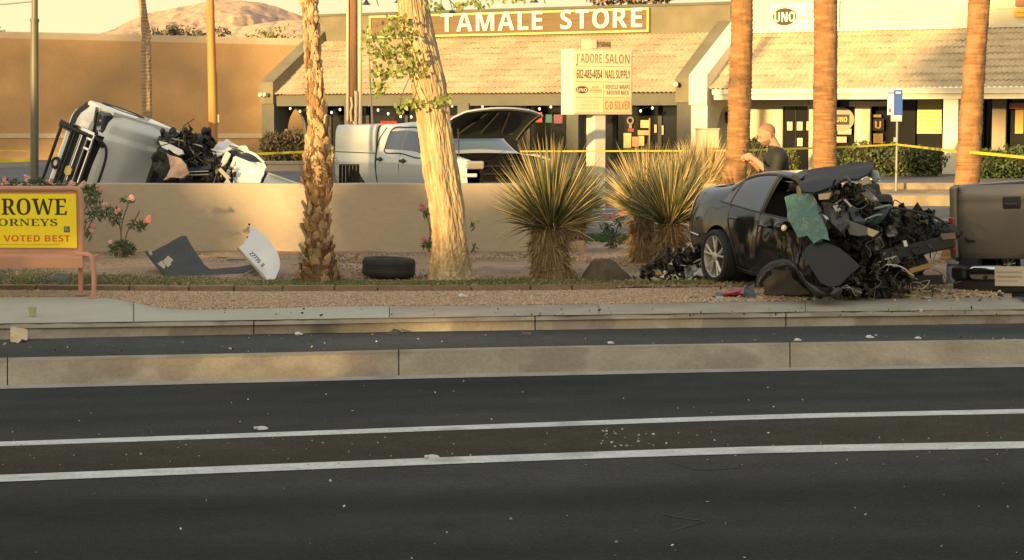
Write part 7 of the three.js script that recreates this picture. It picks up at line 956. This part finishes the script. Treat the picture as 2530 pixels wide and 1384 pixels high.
  for (const c of [...W.children]) { c.geometry.applyMatrix4(inv); t.add(c); }
  const s = thing('torn_bed_panel', 'pale flat truck panel resting behind wall right of overturned pickup', 'wreckage', P(700, 455, 29.5)); pan([[648, 455, 29.2], [662, 428, 29.8], [690, 436, 29.7], [742, 455, 29.2], [742, 462, 29.1], [650, 462, 29.1]], flat(0.56, 0.53, 0.44, 0.6), 'panel', s, { r: 0.015, t: 0.03 }); new B().beam(P(664, 430, 29.6).sub(s.position), P(738, 456, 29.1).sub(s.position), 0.04, 0.03).build('rim', flat(0.5, 0.46, 0.36), s);
}

{ // ---- white pickup with its hood up
  const RA = -61 * Math.PI / 180, o = V(-2.74, 0.05, -39.9); const t = thing('white_pickup', 'white crew cab pickup with hood raised and bed cap behind the wall', 'pickup', o, RA);
  const Q = (a, b, c, d, e, f, g) => [a, b, c, d, e, f, g];
  const st = [[0, Q([.90, .50], [.96, .75], [.98, 1.0], [.965, 1.22], [.93, 1.70], [.74, 1.77], [0, 1.79])], [1.0, Q([.90, .50], [.97, .75], [.99, 1.0], [.975, 1.22], [.94, 1.71], [.74, 1.78], [0, 1.80])], [1.95, Q([.90, .50], [.97, .75], [.99, 1.0], [.975, 1.22], [.93, 1.71], [.72, 1.79], [0, 1.81])], [2.2, Q([.90, .50], [.97, .75], [.99, 1.0], [.96, 1.22], [.76, 1.73], [.5, 1.80], [0, 1.82])], [3.0, Q([.90, .50], [.97, .75], [.99, 1.0], [.96, 1.21], [.75, 1.76], [.5, 1.84], [0, 1.86])], [3.6, Q([.90, .50], [.97, .75], [.99, 1.0], [.96, 1.20], [.76, 1.70], [.5, 1.80], [0, 1.83])], [4.0, Q([.90, .50], [.97, .75], [.99, 1.0], [.96, 1.18], [.80, 1.45], [.5, 1.56], [0, 1.6])], [4.35, Q([.90, .50], [.97, .78], [.99, 1.03], [.96, 1.20], [.86, 1.26], [.6, 1.29], [0, 1.31])], [5.0, Q([.90, .50], [.97, .8], [.99, 1.05], [.95, 1.21], [.82, 1.24], [.7, 1.06], [0, 1.0])], [5.5, Q([.86, .48], [.94, .75], [.96, 1.0], [.92, 1.15], [.80, 1.18], [.7, 1.04], [0, 1.0])], [5.62, Q([.80, .48], [.88, .74], [.9, .96], [.86, 1.1], [.76, 1.14], [.6, 1.02], [0, .98])]];
  const snapF = archSnap(4.72, 0.40, 0.5), snapR = archSnap(0.95, 0.40, 0.5);
  const L = loft(st, steps(0, 5.62, 112), subj(5), (p, u, j, s) => { snapF(p, j); snapR(p, j); });
  const paint = flat(0.47, 0.49, 0.49, 0.25, { clearcoat: 1, clearcoatRoughness: 0.05 });
  const arch = (u, w) => Math.hypot(u - 4.72, w - 0.4) < 0.49 || Math.hypot(u - 0.95, w - 0.4) < 0.49;
  const win = (u, j) => j > 3.1 && j < 3.9 && u > 2.24 + (j - 3) * 0.04 + 0.1 * smooth(0.3, 0.0, j - 3.05) + 0.06 * smooth(0.65, 0.9, j - 3) && u < 3.98 - (j - 3.1) * 0.55, ws = (u, j) => u > 3.66 && u < 4.32 && j > 4.15, bay = (u, j) => u > 4.42 && j > 4.2;
  new B().add(L.pickCells((u, j, s, w) => !(j < 3 && arch(u, w)) && !win(u, j) && !ws(u, j) && !bay(u, j) && u > 2.0 && !(s > 0 && j < 3 && u > 2.0 && u < 4.1))).build('cab_body', paint, t);
  new B().add(L.pickCells((u, j, s, w) => j >= 3 && u <= 1.97)).build('bed_cap', paint, t); new B().add(L.pickCells((u, j, s, w) => j < 3 && u <= 1.97 && !arch(u, w))).build('bed_side', paint, t);
  new B().add(L.pickCells((u, j, s) => s > 0 && j < 3 && u > 2.0 && u < 3.02)).build('rear_door', paint, t); new B().add(L.pickCells((u, j, s) => s > 0 && j < 3 && u >= 3.02 && u < 4.1)).build('front_door', paint, t);
  new B().add(L.pickCells((u, j, s) => win(u, j) && u < 2.98)).build('rear_door_window', tint, t); new B().add(L.pickCells((u, j, s) => win(u, j) && u >= 3.06)).build('front_door_window', tint, t); new B().add(L.pickCells((u, j, s) => win(u, j) && u >= 2.98 && u < 3.06)).build('door_pillar', flat(0.2, 0.2, 0.19, 0.4), t);
  new B().add(L.pickCells((u, j) => ws(u, j))).build('windscreen', flat(0.10, 0.15, 0.16, 0.05, { clearcoat: 1 }), t); new B().add(L.pickCells((u, j) => bay(u, j))).build('engine_bay', flat(0.012, 0.011, 0.01, 1, { specularIntensity: 0.1 }), t);
  const seam = (pts, r = 0.012) => new B().tube(pts.map(([u, j]) => L.at(u, j, 1, 0.002)), r, 40, 5).build('seam', black, t);
  seam([[1.98, 0.2], [1.98, 2], [1.98, 3], [2.04, 3.5], [2.12, 4]], 0.018); seam([[0.02, 3.02], [1, 3.02], [1.95, 3.02]], 0.009); seam([[3.02, 0.4], [3.02, 2], [3.02, 3.05]], 0.007); seam([[4.1, 0.4], [4.1, 2], [4.08, 3]], 0.007); seam([[2.27, 3.12], [2.29, 3.84], [2.9, 3.92], [3.5, 3.9], [3.96, 3.1], [3, 3.08], [2.32, 3.08], [2.27, 3.16]], 0.014);
  for (const u of [2.18, 3.2]) { const p = L.at(u, 2.62, 1, 0.02); new B().add(new RoundedBoxGeometry(0.24, 0.05, 0.04, 2, 0.015), M4(p.x, p.y, p.z)).add(new THREE.SphereGeometry(0.05, 12, 8), M4(p.x, p.y, p.z - 0.02, 0, 0, 0, [1.2, 1, 0.4])).build('door_handle', black, t); }
  new B().bar(V(4.2, 1.2, 0.7), V(4.05, 1.98, 0.6), 0.008).build('aerial', flat(0.5, 0.42, 0.3), t);
  new B().add(new RoundedBoxGeometry(0.24, 0.15, 0.34, 3, 0.04), M4(5.56, 1.08, 0.72, 0, -0.35, 0)).add(new RoundedBoxGeometry(0.24, 0.15, 0.34, 3, 0.04), M4(5.56, 1.08, -0.72, 0, 0.35, 0)).build('headlight', flat(0.40, 0.36, 0.30, 0.15, { clearcoat: 1, metalness: 0.4 }), t);
  for (const z of [0.62, 0.74, 0.84]) new B().ball(0.045, 5.655 - (z - 0.62) * 0.36, 1.08, z).build('lamp_lens', flat(0.75, 0.66, 0.5, 0.08, { metalness: 0.5 }), t);
  new B().box(0.1, 0.5, 1.24, 5.62, 0.92, 0).build('grille', flat(0.012, 0.011, 0.01, 1, { specularIntensity: 0.15 }), t); for (const y of [0.78, 0.92, 1.06]) new B().box(0.04, 0.03, 1.2, 5.68, y, 0).build('grille_bar', junkMats.dark, t);
  new B().add(new RoundedBoxGeometry(0.24, 0.3, 1.86, 3, 0.06), M4(5.66, 0.52, 0)).warp(v => { v.x -= 0.3 * smooth(0.6, 1, Math.abs(v.z)) ** 2; }).build('bumper', black, t); new B().add(new RoundedBoxGeometry(0.08, 0.08, 0.2, 2, 0.03), M4(5.72, 0.66, 0.66, 0, -0.2, 0)).build('fog_lamp', flat(0.6, 0.45, 0.2, 0.2), t); new B().add(new RoundedBoxGeometry(0.2, 0.07, 0.28, 2, 0.02), M4(5.54, 0.9, 0.82, 0, -0.3, 0)).build('bumper_trim', paint, t); new B().box(0.05, 0.08, 1.3, 5.8, 0.42, 0).build('skid_plate', flat(0.5, 0.45, 0.36, 0.5), t);
  // raised hood: hinge at the cowl, pivoting up
  const hd = new THREE.Group(); const hood = new B(), an = 36 * Math.PI / 180, rowsT = [], rowsB = []; for (let i = 0; i <= 20; i++) { const s = i / 20 * 1.16, a = [], b = []; for (let j = 0; j <= 24; j++) { const z = lerp(-0.9, 0.9, j / 24), n = 0.16 * (s / 1.16) ** 2.2 + 0.05 * smooth(0.7, 0.9, Math.abs(z)), k2 = 1 - 0.17 * (z / 0.9) ** 2 * (s / 1.28); const h = s * k2; a.push(V(4.28 + h * Math.cos(an) + n * Math.sin(an), 1.56 + h * Math.sin(an) - n * Math.cos(an), z)); b.push(V(4.28 + h * Math.cos(an) + (n + 0.035) * Math.sin(an), 1.56 + h * Math.sin(an) - (n + 0.035) * Math.cos(an), z)); } rowsT.push(a); rowsB.push(b); }
  const hg = new B().add(gridGeo(rowsT)); const edge = (A, Z2) => { const q = []; for (let i = 0; i < A.length - 1; i++) q.push(A[i], Z2[i], A[i + 1], A[i + 1], Z2[i], Z2[i + 1]); hg.raw(q.flatMap(p => [p.x, p.y, p.z])); }; edge(rowsT[20], rowsB[20]); edge(rowsT.map(r => r[0]), rowsB.map(r => r[0])); edge(rowsT.map(r => r[24]), rowsB.map(r => r[24])); const hm = hg.build('raised_hood', paint, t);
  new B().add(gridGeo(rowsB)).build('hood_liner', flat(0.022, 0.02, 0.016, 0.6), hm); for (const z of [0.83, -0.83]) { const r = rowsB.map(q => q[z > 0 ? 23 : 1].clone().add(V(0.012, 0, 0))); new B().tube(r, 0.014, 20, 5).build('hood_rim', flat(0.10, 0.10, 0.09, 0.4), hm); } new B().tube(rowsB[19].map(p => p.clone().add(V(0.01, 0, 0))), 0.01, 24, 5).build('hood_rim', flat(0.16, 0.16, 0.15, 0.4), hm); new B().tube([V(4.4, 1.62, -0.8), V(4.42, 1.66, 0), V(4.4, 1.62, 0.8)], 0.022, 20, 6).build('hood_rim', flat(0.36, 0.36, 0.33, 0.4), hm); for (const z of [-0.45, 0.02, 0.45]) { const b = new B(); b.beam(rowsB[3][Math.round((z + 0.9) / 1.8 * 24)].clone(), rowsB[17][Math.round((z * 0.5 + 0.9) / 1.8 * 24)].clone(), 0.05, 0.012); b.build('hood_rib', flat(0.012, 0.011, 0.01, 0.8), hm); }
  new B().bar(V(5.1, 1.0, 0.78), V(4.9, 1.72, 0.7), 0.012).build('hood_strut', black, t);
  for (let i = 0; i < 16; i++) new B().add(i % 3 ? new RoundedBoxGeometry(rr(0.12, 0.3), rr(0.1, 0.22), rr(0.12, 0.3), 1, 0.02) : new THREE.CylinderGeometry(0.07, 0.07, 0.2, 12), M4(rr(4.6, 5.4), rr(0.95, 1.08), rr(-0.65, 0.65), rr(-0.2, 0.2), rr(0, 3), rr(-0.2, 0.2))).build('engine_part', junkMats[pick(['black', 'dark', 'black', 'brown'])], t);
  for (const u of [4.72, 0.95]) for (const s of [1, -1]) { wheel(t, u, 0.4, s * 0.82, 0.4, 0.27, 0.25, 6, s); new B().add(new THREE.CylinderGeometry(0.5, 0.5, 0.4, 28, 1, true), M4(u, 0.4, s * 0.72, Math.PI / 2)).build('wheel_housing', black, t); }
  new B().box(4.6, 0.25, 1.5, 2.5, 0.55, 0).build('chassis', black, t); new B().box(1.6, 0.5, 1.5, 3.0, 0.9, 0).build('cabin', black, t); for (const z of [0.4, -0.4]) new B().add(new RoundedBoxGeometry(0.18, 0.6, 0.5, 2, 0.06), M4(2.9, 1.3, z, 0, 0, 0.2)).build('seat', flat(0.06, 0.055, 0.05, 0.8), t);
  const matt = flat(0.012, 0.011, 0.01, 1, { specularIntensity: 0.1 }); const rb = thing('slatted_bin', 'black slatted metal bin behind the wall beside the boot palm', 'bin', P(863, 470, 29.6)); for (let i = 0; i < 6; i++) { const a = P(841 + i * 8.6, 406, 29.6).sub(rb.position), z = P(841 + i * 8.6, 470, 29.6).sub(rb.position); new B().beam(a, z, 0.046, 0.012).build('slat', matt, rb); } new B().beam(P(838, 407, 29.55).sub(rb.position), P(887, 407, 29.55).sub(rb.position), 0.02, 0.02).build('rim', black, rb); new B().beam(P(838, 455, 29.65).sub(rb.position), P(887, 455, 29.65).sub(rb.position), 0.04, 0.02).build('rim', black, rb);
}

{ // ---- grey pickup at the right edge, seen from behind
  const RY2 = -37 * Math.PI / 180, d = 21.2, c0 = P(2366, 600, d); const t = thing('grey_pickup', 'grey pickup tailgate and chrome bumper cut off by the right edge', 'pickup', V(c0.x, 0.02, c0.z), RY2); t.rotation.z = 0.045;
  const Y = py => P(2366, py, d).y - 0.02, W = 1.6, k = 0.8; // x to the right along the tailgate
  const X = px => local(t, px, 600, 0).x;
  const m = flat(0.175, 0.155, 0.13, 0.45, { metalness: 0.35, clearcoat: 0.5, clearcoatRoughness: 0.15 });
  const yt = Y(460), yb = Y(640), g = [];
  const rows = []; for (const [y, z] of [[yb, -0.02], [yb + 0.03, 0], [Y(628), 0.002], [Y(627), 0.012], [Y(600), 0.02], [Y(560), 0.032], [Y(530), 0.034], [Y(512), 0.034], [Y(505), 0.022], [Y(498), 0.030], [Y(480), 0.028], [Y(478), 0.012], [Y(466), 0.008], [yt, -0.02], [yt, -0.1]]) { const r = []; for (let j = 0; j <= 30; j++) { const x = lerp(0.035, W - 0.035, j / 30); r.push(V(x, y, z - 0.05 * Math.max(0, Math.abs(j / 30 - 0.5) * 2 - 0.92) / 0.08 + 0.004 * noise3(x * 3, y * 3, 1))); } rows.push(r); } new B().add(gridGeo(rows)).build('tailgate', m, t);
  { const x = X(2505), y = Y(503); new B().add(new RoundedBoxGeometry(0.2, 0.13, 0.03, 3, 0.014), M4(x, y, 0.034)).build('tailgate_handle', black, t); new B().add(new RoundedBoxGeometry(0.14, 0.035, 0.03, 2, 0.01), M4(x, y - 0.02, 0.05)).build('handle_grip', flat(0.03, 0.03, 0.03, 0.4), t); const e = X(2400); new B().box(0.1, 0.022, 0.01, e, Y(596), 0.03).box(0.04, 0.015, 0.01, e - 0.04, Y(590), 0.03).build('badge', junkMats.dark, t); }
  for (const s of [0, 1]) { const x = s ? W + 0.01 : -0.01; new B().add(new RoundedBoxGeometry(0.09, yt - yb, 0.16, 3, 0.03), M4(x, (yt + yb) / 2, -0.06)).build('corner_post', m, t); new B().add(new RoundedBoxGeometry(0.07, Y(536) - Y(622), 0.12, 3, 0.02), M4(s ? x + 0.01 : x - 0.012, (Y(540) + Y(618)) / 2, -0.02)).build('tail_light', flat(0.30, 0.035, 0.02, 0.2, { clearcoat: 0.8 }), t);
    new B().poly([[0, yb - 0.02], [0, yt], [1.9, yt], [1.9, yb - 0.1], [1.4, yb - 0.1], [1.3, 0.52], [1.1, 0.62], [0.85, 0.62], [0.65, 0.52], [0.55, yb - 0.1]], 0.06, new THREE.Matrix4().makeTranslation(s ? W - 0.02 : -0.04, 0, -0.1).multiply(SIDE), 0.01).build('bed_side', m, t); }
  new B().box(W - 0.05, 0.05, 1.9, W / 2, yb + 0.05, -1.05).build('bed_floor', black, t);
  const by = Y(672), bh = Y(653) - Y(691); const bar = new B().add(new RoundedBoxGeometry(0.42, bh, 0.16, 6, 0.075), M4(X(2450) - 0.0, by, 0.12)).add(new RoundedBoxGeometry(0.42, bh, 0.16, 3, 0.03), M4(W - (X(2450)), by, 0.12)); bar.build('bumper', chrome, t);
  new B().add(new RoundedBoxGeometry(0.2, bh * 0.95, 0.2, 3, 0.05), M4(X(2385), by, 0.08, 0, -0.25, 0)).add(new RoundedBoxGeometry(W, Y(689) - Y(722), 0.14, 3, 0.04), M4(W / 2 + 0.02, (Y(689) + Y(722)) / 2, 0.08)).build('bumper_cover', flat(0.028, 0.028, 0.027, 0.45), t); new B().box(X(2475) - X(2385), 0.014, 0.17, (X(2475) + X(2385)) / 2, Y(664), 0.125).build('bumper_step', black, t); new B().add(new THREE.CylinderGeometry(0.022, 0.022, 0.02, 14), M4(X(2452), Y(682), 0.205, 1.57)).build('hitch_hole', black, t);
  { const x0 = X(2477), y1 = Y(655), y0 = Y(702); const tx = canvasTex(128, 64, (q, w, h) => { q.fillStyle = '#c9bfae'; q.fillRect(0, 0, w, h); q.fillStyle = '#a89884'; q.fillRect(8, 16, 110, 6); q.fillRect(8, 30, 110, 8); q.fillRect(8, 46, 90, 4); }); new B(true).box(0.33, y1 - y0, 0.012, x0 + 0.165, (y0 + y1) / 2, 0.215).build('number_plate', new THREE.MeshPhysicalMaterial({ map: tx, roughness: 0.5 }), t); }
  for (const s of [0, 1]) { const g2 = wheel(t, s ? W - 0.12 : 0.12, 0.31, -0.95, 0.32, 0.22, 0.2, 5, 1); g2.rotation.y = Math.PI / 2; }
  for (const s of [0, 1]) new B().lathe([[0.2, -0.11], [0.3, -0.11], [0.32, -0.08], [0.32, 0.08], [0.3, 0.11], [0.2, 0.11]], M4(s ? W - 0.14 : 0.14, 0.31, -0.3, 0, 0, 1.57), 32).build('spare_tyre', rubber, t);
  // cab beyond the edge of the picture
  new B().add(new RoundedBoxGeometry(W + 0.1, 0.75, 1.6, 4, 0.08), M4(W / 2, 0.85, -2.8)).add(new RoundedBoxGeometry(W - 0.2, 0.5, 1.3, 4, 0.12), M4(W / 2, 1.4, -2.75)).add(new RoundedBoxGeometry(W + 0.05, 0.6, 1.2, 4, 0.1), M4(W / 2, 0.78, -4.1)).build('cab', m, t); new B().box(W - 0.45, 0.3, 0.03, W / 2, 1.42, -2.09).build('rear_window', tint, t);
}
renderer.render(scene, camera);
